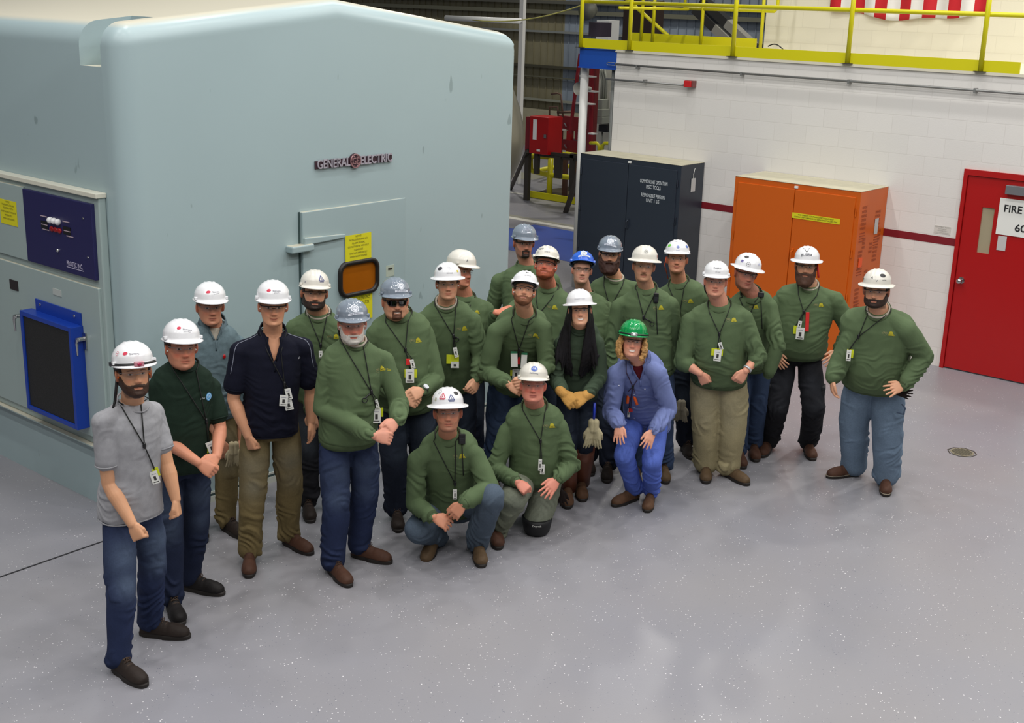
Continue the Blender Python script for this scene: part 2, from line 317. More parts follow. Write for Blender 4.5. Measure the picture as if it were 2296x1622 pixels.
# name bar GENERAL (monogram) ELECTRIC
nb = empty('company_name_bar', (6.75, YF, 2.47), 'long metal name bar reading GENERAL ELECTRIC with round monogram, on the teal machine end', 'sign')
bar = MB(); bar.box((6.345, YF-.012, 2.435), (6.70, YF-.002, 2.495)).box((6.80, YF-.012, 2.435), (7.155, YF-.002, 2.495)).build('backing_bar', mat('oxblood', (58, 34, 44), .5), nb)
LET = mat('pale_metal_letter', (168, 162, 172), .4, .2)
t = MB(); put_text(t, 'GENERAL', (6.525, YF-.018, 2.465), (1,0,0), (0,0,1), .096, .05, .012, width=.335); t.build('letters', LET, nb)
t = MB(); put_text(t, 'ELECTRIC', (6.975, YF-.018, 2.465), (1,0,0), (0,0,1), .096, .05, .012, width=.345); t.build('letters', LET, nb)
ROS = mat('rose_metal', (150, 112, 114), .4, .3)
def disc(mb, c, r, y0, y1, n=40, mi=0): return mb.rings([[(c[0]+r*math.cos(2*PI*k/n), y0, c[1]+r*math.sin(2*PI*k/n)) for k in range(n)], [(c[0]+r*math.cos(2*PI*k/n), y1, c[1]+r*math.sin(2*PI*k/n)) for k in range(n)]], True, mi)
disc(MB(), (6.75, 2.468), .058, YF-.002, YF-.02).build('medallion', MATS['oxblood'], nb)
t = MB(); t.tube([(6.75+.052*math.cos(a), YF-.022, 2.468+.052*math.sin(a)) for a in np.linspace(0, 2*PI, 33)[:-1]], .005, 6, closed=True)
put_text(t, 'GE', (6.75, YF-.021, 2.466), (1,0,0), (0,0,1), .075, .05, .01, width=.07)
for a in range(4):
    an = a*PI/2+.3; t.tube([(6.75+(.04+.006*math.sin(k))*math.cos(an+k*.35), YF-.021, 2.468+(.04+.006*math.sin(k))*math.sin(an+k*.35)) for k in range(4)], .004, 6)
t.build('monogram', ROS, nb)

def notice(name, label, pts, M, thick, lines, ink, axis, cat='notice', title=None):
    # pts: corner a (min u, max z), b (max u, min z) on the plane axis = v ; outward is minus axis
    (u0, z1), (u1, z0), v = pts
    E_ = empty(name, ((v, (u0+u1)/2, (z0+z1)/2) if axis == 0 else ((u0+u1)/2, v, (z0+z1)/2)), label, cat)
    if axis == 0: MB().box((v-thick, min(u0, u1), z0), (v, max(u0, u1), z1)).build('sheet', M, E_)
    else: MB().box((u0, v-thick, z0), (u1, v, z1)).build('sheet', M, E_)
    U = Vector((0, -1, 0)) if axis == 0 else Vector((1, 0, 0)); V = Vector((0, 0, 1)); N = U.cross(V)
    cx = (u0+u1)/2; w = abs(u1-u0); mb = MB(); 
    for (s, zf, hf, wf_) in lines:
        c = Vector((v, cx, z0+(z1-z0)*zf)) if axis == 0 else Vector((cx, v, z0+(z1-z0)*zf))
        put_text(mb, s, c + N*(thick+.0015), U, V, (z1-z0)*hf, width=w*wf_)
    if lines: mb.build('writing', ink, E_)
    return E_
YL = [('NOTICE', .93, .1, .22), ('THIS ENCLOSURE EQUIPPED WITH', .80, .1, .72), ('ALARM SIGNAL', .67, .1, .5), ('DO NOT ENTER WITHOUT', .54, .1, .8), ('CLEARANCE', .41, .1, .35), ('EVACUATE IMMEDIATELY', .28, .1, .68), ('WHEN ALARM SOUNDS', .15, .1, .66)]
notice('yellow_notice', 'yellow paper notice with small lines of text just above the amber window', ((6.625, 1.885), (6.905, 1.675), YF-.031), YPAPER, .002, YL, GINK, 1)
notice('yellow_notice', 'yellow notice with bold text just below the amber window', ((6.66, 1.385), (6.915, 1.17), YF-.031), YPAPER, .002, [('IN CASE OF EMERGENCY', .86, .17, .8), ('CALL OPERATOR', .66, .17, .7), ('UNIT', .46, .15, .3), ('CONTROL', .3, .15, .5)], mat('olive_ink', (70, 78, 20), .7), 1)
e = notice('wall_plate', 'small pale square plate on the teal machine to the right of the amber window', ((7.09, 1.575), (7.185, 1.48), YF-.001), mat('pale_plate', (176, 186, 172), .5), .01, [], INK, 1, 'plate')
MB().box((7.115, YF-.016, 1.54), (7.16, YF-.009, 1.552)).build('slot', DARKM, e)

# control cabinet on the long side
CXF = 4.62
cb = empty('control_cabinet', (4.66, 8.5, 0), 'teal electrical cabinet on the left side of the machine with navy panel and handles', 'cabinet')
MB().box((CXF+.02, 7.70, .50), (XL-.001, 11, 2.345)).build('body', TEALC, cb, bevel=.008)
MB().box((CXF-.004, 7.69, 2.345), (XL-.001, 11, 2.378)).build('top_ledge', mat('ledge_cream', (214, 212, 196), .4), cb, bevel=.004)
MB().box((CXF, 7.74, .56), (CXF+.03, 9.35, 1.71)).build('lower_door', TEALC, cb, bevel=.006)
MB().box((CXF, 9.365, .56), (CXF+.03, 10.9, 1.71)).build('lower_door', TEALC, cb, bevel=.006)
MB().box((CXF, 8.68, 1.76), (CXF+.03, 9.9, 2.31)).build('upper_panel', TEALC, cb, bevel=.004)
nv = MB().box((CXF-.008, 7.755, 1.765), (CXF+.03, 8.67, 2.30)).build('navy_panel', mat('navy_panel_paint', (32, 31, 80), .42), cb, bevel=.004); nv['label'] = 'dark navy panel with white knobs'
KN = mat('white_knob', (226, 226, 226), .3)
for i in range(3):
    c = Vector((CXF-.02, 8.285-i*.052, 2.122)); k = MB().ball(c, .024, 10).build('knob', KN, nv, smooth=True)
mb = MB()
for i in range(3): mb.ball((CXF-.012, 8.285-i*.052, 2.058), (.012, .026, .02), 8)
mb.build('red_lamp', mat('red_lens', (150, 20, 24), .3), nv, smooth=True)
MB().box((CXF-.012, 8.335, 2.045), (CXF-.007, 8.43, 2.10)).build('slot', BLACK, nv); MB().box((CXF-.012, 8.035, 2.045), (CXF-.007, 8.13, 2.10)).build('slot', BLACK, nv)
mb = MB()
for (ya, za) in ((8.43, 2.135), (8.425, 2.075), (8.41, 2.04), (8.13, 2.135), (8.12, 2.07), (8.09, 2.035)): mb.box((CXF-.013, ya-.085, za-.003), (CXF-.008, ya, za+.003))
mb.build('pale_marking', mat('pale_mark', (176, 158, 168), .5), nv)
MB().ball((CXF-.012, 8.22, 1.91), .014, 8).build('push_button', CHROME, nv, smooth=True)
for (a, b) in ((7.86, 2.19), (7.83, 1.92)): MB().ball((CXF-.01, a, b), (.004, .012, .007), 6).build('screw', CHROME, nv)
t = MB(); put_text(t, 'PROTEC INC.', (CXF-.010, 8.01, 1.835), (0,-1,0), (0,0,1), .05, 0, .02, width=.21); t.box((CXF-.0095, 7.9, 1.806), (CXF-.0085, 8.12, 1.811)); t.build('lettering', mat('lilac_print', (186, 180, 206), .5), nv)
notice('yellow_notice', 'yellow paper notice on the teal cabinet at the left edge, beside the navy panel', ((9.03, 2.185), (8.785, 2.0), CXF-.001), YPAPER, .002, [('NOTICE', .93, .1, .22), ('THIS ENCLOSURE', .8, .1, .72), ('EQUIPPED WITH', .67, .1, .6), ('ALARM SIGNAL EVACUATE', .52, .1, .9), ('IMMEDIATELY', .38, .1, .45), ('WHEN ALARM SOUNDS', .24, .1, .7)], GINK, 0)
MB().box((CXF-.006, 8.855, 1.50), (CXF+.001, 8.975, 1.575)).build('dark_nameplate', mat('dark_brown_plate', (38, 30, 32), .5), cb)
MB().box((CXF-.004, 8.235, 1.565), (CXF+.001, 8.35, 1.612)).build('grey_label', mat('pale_label', (178, 184, 180), .6), cb)
for (yy, zz) in ((8.82, 1.30), (7.95, 1.29)):
    mb = MB(); mb.box((CXF-.012, yy-.022, zz-.06), (CXF+.002, yy+.022, zz+.06)); mb.tube([(CXF-.01, yy, zz+.02), (CXF-.06, yy, zz+.02)], .016, 12)
    mb.tube([(CXF-.06, yy+.002, zz+.025), (CXF-.062, yy+.02, zz-.01), (CXF-.062, yy+.016, zz-.10)], [.018, .012, .007], 10)
    mb.build('handle', CHROME, cb, smooth=False, bevel=.003)
mb = MB(); mb.box((CXF-.02, 7.90, .49), (XL-.001, 11, .50)); mb.build('lower_lip', TEALC, cb)
MB().box((CXF+.055, 7.70, 0), (XL-.001, 11, .49)).build('skirt', TEAL, cb)
# blue filter box
fb = empty('filter_box', (CXF, 8.3, 1.0), 'bright blue framed filter box with black mesh on the teal cabinet door', 'filter box')
BL = mat('bright_blue', (18, 58, 156), .35); fx = CXF-.10
mb = MB(); y0, y1, z0, z1 = 7.97, 8.68, .63, 1.40; w = .035
mb.box((fx, y0, z0), (CXF, y0+w, z1)).box((fx, y1-w, z0), (CXF, y1, z1)).box((fx, y0+w, z1-w), (CXF, y1-w, z1)).box((fx, y0+w, z0), (CXF, y1-w, z0+w))
mb.build('frame', BL, fb, bevel=.003); MB().box((CXF-.012, 7.98, 1.39), (CXF-.001, 8.60, 1.49)).build('mounting_flange', BL, fb, bevel=.002)
for yy in (8.06, 8.53): MB().ball((CXF-.014, yy, 1.455), (.006, .012, .012), 6).build('bolt', CHROME, fb)
def mat_mesh():
    M = mat('black_mesh', (22, 22, 26), .6); nt, b = nodes(M); N = nt.nodes; L = nt.links
    tc = N.new('ShaderNodeTexCoord'); w = N.new('ShaderNodeTexVoronoi'); w.inputs['Scale'].default_value = 110; L.new(tc.outputs['Object'], w.inputs['Vector'])
    r = N.new('ShaderNodeMapRange'); r.inputs['To Min'].default_value = .004; r.inputs['To Max'].default_value = .02; L.new(w.outputs['Distance'], r.inputs['Value'])
    L.new(r.outputs[0], b.inputs['Base Color']); return M
MB().box((fx+.01, y0+w, z0+w), (fx+.03, y1-w, z1-w)).build('mesh_screen', mat_mesh(), fb)

# grey domed tank behind the enclosure
tk = empty('grey_tank', (11.6, 10.57, 0), 'grey rounded tank standing behind the right end of the teal machine', 'tank')
c0 = Vector((11.6, 10.57, 0)); rs = []
for z, r in ((0, .40), (1.3, .40), (1.55, .45), (1.8, .56), (2.0, .595), (2.2, .59), (2.45, .53), (2.65, .45), (2.8, .3), (2.88, .08)):
    rs.append([(c0.x+r*math.cos(2*PI*k/40), c0.y+r*math.sin(2*PI*k/40), z) for k in range(40)])
MB().rings(rs).build('tank_body', mat('tank_grey', (128, 124, 108), .3, .4), tk, smooth=True)

# ------------------------------------------------------------------ mezzanine edge
gd = empty('guard_rail', (13.1, 7, 3.15), 'long yellow guard rail with toe board along the ledge over the white block wall', 'railing')
MB().box((13.08, 4.59, 3.15), (13.10, 10.15, 3.265)).build('toe_board', YEL, gd)
MB().tube([(13.1, 10.14, 3.715), (13.1, 1, 3.715)], .024, 14).build('mid_rail', YEL, gd, True)
MB().tube([(13.1, 10.14, 4.25), (13.1, 1, 4.25)], .024, 14).build('top_rail', YEL, gd, True)
for yy in (10.14, 9.38, 7.9, 6.45, 4.98, 3.5, 2.0):
    po = MB().tube([(13.07, yy, 3.15), (13.07, yy, 4.25)], .026, 14).build('post', YEL, gd, True)
    MB().box((13.03, yy-.06, 3.15), (13.12, yy+.06, 3.156)).build('base_plate', DARKM, po)
g2 = empty('guard_rail', (15.3, 9.7, 3.15), 'second yellow guard rail set back behind the first, over the dark opening', 'railing')
MB().box((15.3, 8.9, 3.17), (15.32, 11, 3.30)).build('toe_board', YEL, g2)
MB().tube([(15.3, 10.07, 3.66), (15.3, 8.66, 3.66), (15.3, 8.62, 3.70), (15.3, 8.62, 4.2)], .022, 12).build('mid_rail', YEL, g2, True)
MB().tube([(15.3, 10.07, 3.66), (15.3, 10.07, 4.2)], .022, 12).build('upright', YEL, g2, True)
for yy in (10.78, 10.58, 9.77, 8.83): MB().tube([(15.3, yy, 3.15), (15.3, yy, 4.25)], .024, 12).build('post', YEL, g2, True)
MB().tube([(15.35, 11.4, 3.95), (15.35, 10.15, 3.15)], .026, 12).build('stair_rail', YEL, g2, True)
MB().tube([(13.6, 9.95, 3.65), (15.2, 9.95, 3.65)], .02, 12).build('side_rail', YEL, g2, True)
st('platform_slab', (13.1, 9.6, 3.08), (15.8, 10.15, 3.15), mat('slab_grey', (120, 120, 112), .8))
bl = tag(MB().box((13.09, 9.585, 2.915), (13.11, 10.165, 3.14)).box((13.07, 9.585, 2.90), (13.19, 10.17, 2.915)).box((13.07, 9.585, 3.14), (13.19, 10.17, 3.148)).build('steel_beam', mat('beam_blue', (28, 78, 168), .4)), 'blue painted steel beam end under the yellow toe board beside the block wall', 'beam')
tag(MB().tube([(13.22, 10.17, 0), (13.22, 10.17, 2.90)], .055, 20).build('support_column', WHITE, smooth=True), 'round white column under the blue beam, behind the dark cabinet', 'column')
# cables on the platform
tag(MB().tube([PX(1722+t*34, 104-math.sin(t*PI)*8+t*7, 13.4) for t in np.linspace(0, 1, 9)], .007, 6).build('cable', BLACK, smooth=True), 'short black cable looping over the yellow toe board', 'cable')
# flag
fg = empty('striped_flag', (15.78, 7.0, 4.4), 'large flag of red and white vertical stripes hanging on the upper cream wall', 'flag')
M = mat('flag_cloth', (200, 200, 195), .8); nt, b = nodes(M); a = nt.nodes.new('ShaderNodeAttribute'); a.attribute_name = 'col'; nt.links.new(a.outputs['Color'], b.inputs['Base Color'])
mb = MB(); nu, nvv = 130, 30; vs = []; ftop = 5.6
for j in range(nvv+1):
    for i in range(nu+1):
        u = i/nu; v = j/nvv; yy = 8.10-2.08*u; zb = 3.72-.11*math.sin(PI*min(1, u*1.02))-.02*math.cos(u*15); z = zb+(ftop-zb)*v
        vs.append((15.77-.02-.02*math.sin(u*24+v*2)-.012*math.sin(u*51), yy, z))
fs = [(j*(nu+1)+i, j*(nu+1)+i+1, (j+1)*(nu+1)+i+1, (j+1)*(nu+1)+i) for j in range(nvv) for i in range(nu)]
mb.add(vs, fs); o = mb.build('cloth', M, fg, True); ca = o.data.color_attributes.new('col', 'FLOAT_COLOR', 'CORNER'); cc = []
for p_ in o.data.polygons:
    i = p_.index % nu; j = p_.index//nu; c = lin((186, 20, 34)) if (i*13//nu) % 2 == 0 else lin((222, 220, 216))
    if j > 17 and i < nu*6.6/13: c = lin((30, 40, 90))
    cc += [(*c, 1)]*4
ca.data.foreach_set('color', np.array(cc, dtype=np.float32).ravel()); so = o.modifiers.new('s', 'SOLIDIFY'); so.thickness = .003

# pipes and alarm box on the wall
cp = empty('wall_conduit', (13.05, 7, 2.97), 'long grey conduit running across the top of the white block wall', 'pipe')
MB().tube([(13.05, 9.56, 2.975), (13.05, 1, 2.955)], .014, 10).build('pipe', STEEL, cp, True)
for yy in (9.23, 7.75, 6.4, 5.0, 3.6): MB().box((13.035, yy-.012, 2.94), (13.1, yy+.012, 2.985)).build('clip', STEEL, cp)
MB().tube([(13.05, 9.56, 2.99), (13.05, 9.68, 2.99), (13.05, 9.7, 2.975), (13.05, 9.68, 2.96), (13.05, 9.56, 2.96)], .005, 6).build('end_loop', STEEL, cp, True)
c2 = empty('wall_conduit', (13.05, 9, 2.78), 'short grey conduit below the long one, ending in the small red box', 'pipe')
MB().tube([(13.05, 9.70, 2.785), (13.05, 8.51, 2.785)], .013, 10).build('pipe', STEEL, c2, True)
MB().box((13.035, 9.1, 2.775), (13.1, 9.12, 2.815)).build('clip', STEEL, c2)
c2b = empty('wall_conduit', (13.3, 9.64, 1.4), 'vertical grey conduit at the left end of the white block wall', 'pipe')
MB().tube([(13.16, 9.66, .0), (13.16, 9.66, 2.9)], .028, 12).build('pipe', mat('grey_pipe', (118, 120, 116), .5), c2b, True)
ab = empty('alarm_box', (13.05, 8.44, 2.8), 'small red square box on the white wall at the end of the short conduit', 'alarm box')
MB().box((13.03, 8.385, 2.765), (13.1, 8.51, 2.845)).build('back_box', mat('dull_red', (120, 70, 66), .5), ab, bevel=.004)
MB().box((13.01, 8.41, 2.768), (13.03, 8.51, 2.842)).build('cover', mat('alarm_red', (196, 30, 34), .4), ab, bevel=.004)

# ------------------------------------------------------------------ door
st('door_frame', (13.07, 4.97, 0), (13.2, 5.012, 2.16), REDP); st('door_frame', (13.07, 4.05, 2.10), (13.2, 4.97, 2.16), REDP); st('door_frame', (13.07, 4.01, 0), (13.2, 4.05, 2.16), REDP)
d1 = empty('door_1', (13.1, 4.5, 0), 'red fire door with narrow glass pane in the white block wall', 'door'); d1['kind'] = 'structure'
gy0, gy1, gz0, gz1 = 4.65, 4.78, 1.305, 1.785; dx0, dx1 = 13.09, 13.13
mb = MB(); mb.box((dx0, 4.055, .015), (dx1, gy0, 2.095)).box((dx0, gy1, .015), (dx1, 4.965, 2.095)).box((dx0, gy0, .015), (dx1, gy1, gz0)).box((dx0, gy0, gz1), (dx1, gy1, 2.095)); mb.build('door_leaf', REDP, d1)
def mat_pane():
    M = mat('door_glass', (190, 176, 140), .05, spec=.8); return M
MB().box((13.105, gy0, gz0), (13.115, gy1, gz1)).build('glass_pane', mat('door_glass', (190, 176, 146), .04, .35), d1)
kb = MB().tube([(13.09, 4.90, .985), (13.05, 4.90, .985)], .016, 12).ball((13.025, 4.90, .985), (.026, .03, .03), 10).build('knob', CHROME, d1, True)
MB().tube([(13.093, 4.90, .985), (13.086, 4.90, .985)], .036, 20).build('rose', CHROME, kb)
MB().box((13.03, 4.2, 1.955), (13.09, 4.55, 2.045)).build('door_closer', mat('closer_grey', (120, 120, 124), .4, .3), d1, bevel=.004)
sg = empty('door_sign', (13.08, 4.4, 1.72), 'white sign with black letters FIRE and number 60 on the red door', 'sign')
MB().box((13.080, 4.10, 1.53), (13.088, 4.605, 1.905)).build('plate', PAPER, sg)
t = MB(); put_text(t, 'FIRE DOOR', (13.078, 4.29, 1.80), (0,-1,0), (0,0,1), .105, 0, .018, width=.53); put_text(t, '60', (13.078, 4.36, 1.615), (0,-1,0), (0,0,1), .105, 0, .018, width=.115); t.build('lettering', INK, sg)
tag(MB().box((13.083, 4.485, 1.365), (13.089, 4.575, 1.515)).build('paper_label', mat('faded_paper', (190, 186, 184), .7)), 'small blank white paper on the red door below the sign', 'label')
notice('wall_label', 'small white paper label on the block wall above the stripe, left of the red door', ((5.265, 1.53), (5.085, 1.445), 13.099), mat('label_white', (206, 202, 194), .7), .002, [('EQUIPMENT ROOM', .85, .22, .9), ('AUTHORIZED', .6, .18, .5), ('PERSONNEL ONLY', .38, .18, .6), ('NO SMOKING', .14, .18, .8)], mat('pale_grey_ink', (160, 156, 150), .7), 0, 'label')

# ------------------------------------------------------------------ cabinets
def cabinet(y0, y1, xf, xb, z, M, Mtop, label, name):
    T = empty(name, ((xf+xb)/2, (y0+y1)/2, 0), label, 'cabinet')
    MB().box((xf+.015, y0, .05), (xb, y1, z)).box((xf+.06, y0+.02, 0), (xb, y1-.02, .05)).build('body', M, T, bevel=.004)
    MB().box((xf+.01, y0-.002, z), (xb, y1+.002, z+.004)).build('top', Mtop, T)
    ym = (y0+y1)/2
    for a, b in ((y0+.05, ym-.004), (ym+.004, y1-.05)): MB().box((xf, a, .1), (xf+.02, b, z-.06)).build('door', M, T, bevel=.004)
    mb = MB().box((xf-.02, ym-.055, 1.05), (xf, ym-.03, 1.17)); mb.tube([(xf-.015, ym-.042, 1.15), (xf-.045, ym-.042, 1.14), (xf-.045, ym-.042, 1.06)], .009, 8); mb.build('handle', M, T, bevel=.003)
    for zz in (z-.17, z-.62, z-1.1, z-1.5):
        for yy in (y0+.035, y1-.035): MB().tube([(xf+.004, yy, zz), (xf+.004, yy, zz-.09)], .008, 8).build('hinge', M, T)
    MB().box((xf-.001, ym-.03, z-.045), (xf+.016, ym+.01, z-.02)).build('nameplate', PAPER, T)
    return T
NV = mat('cabinet_navy', (42, 49, 60), .38); OR = mat('cabinet_orange', (200, 90, 6), .4)
C1 = cabinet(8.19, 9.70, 12.58, 13.095, 1.89, NV, DUST, 'dark navy two-door steel cabinet with white stencilled text', 'storage_cabinet')
t = MB(); U = (0,-1,0); V = (0,0,1)
for s, yy, zz, w in (('COMMON UNIT OPERATION', 8.56, 1.652, .40), ('MISC. TOOLS', 8.56, 1.59, .21), ('RESPONSIBLE PERSON', 8.56, 1.485, .34), ('UNIT 1 S/S', 8.56, 1.425, .19)):
    put_text(t, s, (12.577, yy, zz), U, V, .062, 0, .015, width=w)
t.build('stencil_writing', mat('stencil_white', (200, 205, 208), .6), C1)
mb = MB().box((12.82, 8.182, 1.56), (12.91, 8.186, 1.72)).build('hanging_tag', mat('tag_grey', (190, 190, 188), .6)); tag(mb, 'blank pale tag hanging on the right side of the dark cabinet', 'tag')
MB().tube([(12.86, 8.184, 1.71), (12.85, 8.18, 1.77), (12.88, 8.184, 1.84)], .003, 6).build('string', PAPER, mb)
C2 = cabinet(5.83, 7.36, 12.42, 13.095, 1.875, OR, DUST, 'bright orange two-door steel cabinet against the white block wall', 'storage_cabinet')
ys = notice('warning_strip', 'yellow strip of small text across the right door of the orange cabinet', ((6.60, 1.565), (6.03, 1.505), 12.418), YPAPER, .002, [('THIS CABINET CONTAINS SAFETY EQUIPMENT', .7, .35, .75), ('CONTACT SHIFT SUPERVISOR FOR REPLACEMENT OF USED ITEMS', .3, .35, .9)], INK, 0, 'label')
# stencilled warning lists and louvre marks on the orange side
t = MB(); OI = mat('brown_stencil', (150, 62, 20), .6); yy = 5.828; U = (1,0,0)
random.seed(3)
for (cx, zt, n_, w) in ((12.56, 1.70, 6, .13), (12.62, 1.35, 3, .08), (12.56, 1.22, 5, .10), (12.58, .80, 5, .12), (12.58, .50, 4, .12), (12.90, 1.62, 5, .14), (12.92, 1.22, 4, .12), (12.75, .98, 5, .10), (12.80, 1.28, 3, .08), (12.98, 1.40, 3, .08)):
    for k in range(n_):
        put_text(t, ''.join(random.choice('AEHNORSTI') for _ in range(8)), (cx, yy-.001, zt-k*.045), U, V, .042, 0, .01, width=w*(.8+.2*random.random()))
t.build('stencil_writing', OI, C2)
t = MB()
for (cx, z_) in ((12.56, 1.42), (12.58, 1.05), (12.60, .66), (12.92, 1.34)):
    for k in range(4): t.box((cx-.06, 5.826, z_-k*.03), (cx+.06, 5.831, z_-k*.03+.008))
t.build('vent_slots', OI, C2)
tag(MB().box((12.84, 5.822, 1.38), (12.92, 5.826, 1.55)).build('hanging_tag', MATS['tag_grey']), 'pale tag hanging on the side of the orange cabinet', 'tag')
tag(MB().box((12.54, 5.822, 1.05), (12.62, 5.8275, 1.15)).build('sticker', mat('bright_orange_sticker', (240, 86, 20), .5)), 'small bright orange sticker on the side of the orange cabinet', 'sticker')

# floor drain
dc = PG(2157, 1015); dn = empty('floor_drain', dc, 'round metal floor drain set in the grey floor at the right', 'drain')
mb = MB(); n = 8
ri = [[(dc.x+r*math.cos(2*PI*k/n+.2), dc.y+r*math.sin(2*PI*k/n+.2), z) for k in range(n)] for r, z in ((.128, .0), (.128, .003), (.118, .003), (.118, .0))]
mb.rings(ri, False).build('rim', mat('drain_rust', (60, 52, 44), .7), dn)
mb = MB(); mb.rings([[(dc.x+.10*math.cos(2*PI*k/32), dc.y+.10*math.sin(2*PI*k/32), z) for k in range(32)] for z in (0, .004)]); mb.build('grate', mat('drain_metal', (140, 134, 112), .5, .4), dn)
mb = MB()
for k in range(-4, 5):
    h = math.sqrt(.085**2-(k*.019)**2); mb.box((dc.x+k*.019-.004, dc.y-h, .004), (dc.x+k*.019+.004, dc.y+h, .0055))
mb.build('slots', mat('slot_dark', (50, 46, 38), .8), dn)

# ------------------------------------------------------------------ background plant
tag(MB().box((19.95, 16.97, 0), (20.04, 17.07, 9)).build('steel_post', WHITE), 'tall slim white post behind the right edge of the teal machine', 'post')
tb = MB(); a = PX(932, 12, 12.6); a2 = PX(1165, 48, 15.5)
tag(tb.box((11.9, 13.75, 3.0), (12.05, 13.9, 4.16)).build('vent_pipe', WHITE), 'short white pipe stub sticking up behind the machine roof', 'pipe')
tag(MB().tube([PX(1000, 40, 14.5), PX(1168, 47.5, 14.5)], .04, 12).build('white_pipe', WHITE, smooth=True), 'horizontal white pipe just above the machine roof line', 'pipe')
tag(MB().tube([PX(1060, 45, 14)]+[PX(1060+t*244, 46-t*t*34-math.sin(t*PI)*-6, 14-.8*t) for t in np.linspace(.1, 1, 10)]+[PX(1312, 0, 13.15)], .009, 6).build('yellow_hose', mat('pale_yellow_hose', (178, 172, 90), .6), smooth=True), 'thin yellow hose slung from the machine roof to the yellow railing', 'hose')
def bx(px0, py0, px1, py1, x, depth, M, name, label=None, cat=None, parent=None, bevel=0, group=None):
    a = PX(px0, (py0+py1)/2, x); b = PX(px1, (py0+py1)/2, x); m0 = PX((px0+px1)/2, py0, x); m1 = PX((px0+px1)/2, py1, x)
    o = MB().box((x, b.y, max(m1.z, 0)), (x+depth, a.y, m0.z)).build(name, M, parent, bevel=bevel)
    if label: tag(o, label, cat, group)
    return o
# red panel stand
ps = empty('red_control_panel', PG(1180, 452), 'red steel control panel on dark angled legs beyond the blue floor', 'control panel')
X0 = 18.3
bx(1187, 262, 1229, 346, X0, .42, REDP, 'panel_box', parent=ps, bevel=.01)
bx(1195, 268, 1203, 313, X0-.012, .012, PAPER, 'white_strip', parent=ps)
bx(1203, 335, 1210, 340, X0-.012, .012, PAPER, 'label_plate', parent=ps); bx(1219, 302, 1224, 310, X0-.03, .03, CHROME, 'latch', parent=ps)
for (a, b, c_, d_) in ((1175, 340, 1184, 451), (1197, 343, 1205, 390), (1242, 350, 1256, 400), (1276, 345, 1284, 430)): bx(a, b, c_, d_, X0+.1, .08, DARKM, 'leg', parent=ps)
bx(1178, 342, 1300, 349, X0+.1, .08, DARKM, 'cross_beam', parent=ps); bx(1200, 351, 1300, 356, X0+.12, .06, DARKM, 'cross_beam', parent=ps)
bx(1178, 262, 1188, 345, X0+.15, .08, MAROON, 'upright', parent=ps)
MB().tube([PX(1182, 340, X0), PG(1144, 425)], .04, 4).build('brace', DARKM, ps); MB().tube([PX(1310, 350, 17.6), PG(1268, 477)], .05, 4).build('brace', DARKM, ps)
p2 = empty('dark_red_panel', PX(1280, 300, 19.5), 'dark red instrument panels on a steel frame to the right of the red panel', 'control panel')
X1 = 19.4
bx(1229, 262, 1252, 346, X1-.6, .08, DRED, 'side_frame', parent=p2)
bx(1259, 268, 1306, 293, X1, .3, DRED, 'panel_box', parent=p2, bevel=.01); bx(1259, 315, 1306, 342, X1, .3, DRED, 'panel_box', parent=p2, bevel=.01)
bx(1250, 262, 1306, 268, X1, .1, DRED, 'top_bar', parent=p2); bx(1270, 293, 1279, 315, X1, .1, REDP, 'neck', parent=p2); bx(1289, 293, 1297, 315, X1, .1, DRED, 'neck', parent=p2)
bx(1252, 266, 1257, 345, X1, .08, DRED, 'upright', parent=p2); bx(1261, 289, 1269, 293, X1-.01, .01, PAPER, 'label_plate', parent=p2); bx(1261, 337, 1268, 341, X1-.01, .01, PAPER, 'label_plate', parent=p2)
for (a_, b_) in ((1268, 280), (1268, 328)): MB().tube([PX(a_-2, b_-4, X1-.03), PX(a_+2, b_+5, X1-.03)], .012, 8).build('latch', CHROME, p2)
for (a_, b_) in ((1262, 1290),): bx(a_-1, 345, a_+6, 440, X1, .08, mat('brown_steel', (92, 62, 48), .6), 'leg', parent=p2); bx(1289, 345, 1296, 440, X1, .08, MATS['brown_steel'], 'leg', parent=p2)
gi = tag(MB().tube([PX(1232, 262, X1), PX(1232, 240, X1), PX(1250, 240, X1), PX(1252, 262, X1)], .02, 6).tube([PX(1262, 262, X1), PX(1258, 212, X1), PX(1250, 209, X1), PX(1236, 211, X1)], .02, 6).tube([PX(1250, 252, X1), PX(1284, 251, X1), PX(1284, 262, X1)], .025, 6).build('pipe_loops', mat('brown_pipe', (96, 70, 56), .6), smooth=True), 'thin brown pipe loops above the red panels', 'pipe')
# yellow pit rail
pr = empty('pit_guard_rail', PG(1230, 440), 'low yellow pipe guard rail around the floor pit behind the red panel', 'railing'); XP = 19.0
pz = .06
bx(1185, 437, 1300, 451, 18.75, .04, YEL, 'toe_board', parent=pr)
MB().tube([PX(1189, 350, XP), PX(1190, 378, XP), PX(1194, 384, XP), PX(1235, 393, XP), PX(1295, 400, XP)], .05, 12).build('mid_rail', YEL, pr, True)
MB().tube([PX(1235, 355, XP), PX(1231, 442, XP)], .055, 12).build('post', YEL, pr, True)
MB().tube([PX(1246, 342, 20.5), PX(1306, 348, 20.5)], .05, 10).build('far_rail', YEL, pr, True); MB().tube([PX(1205, 383, 20.5), PX(1240, 376, 21.5), PX(1300, 371, 21.5)], .05, 10).build('far_rail', YEL, pr, True)
MB().tube([PX(1189, 350, XP), PX(1234, 352, XP)], .05, 10).build('top_rail', YEL, pr, True)
flat('floor_pit', [PG(1192, 437), PG(1225, 425), PG(1300, 418), PG(1310, 450), PG(1250, 447)], mat('pit_dark', (62, 54, 34), .9), .005)
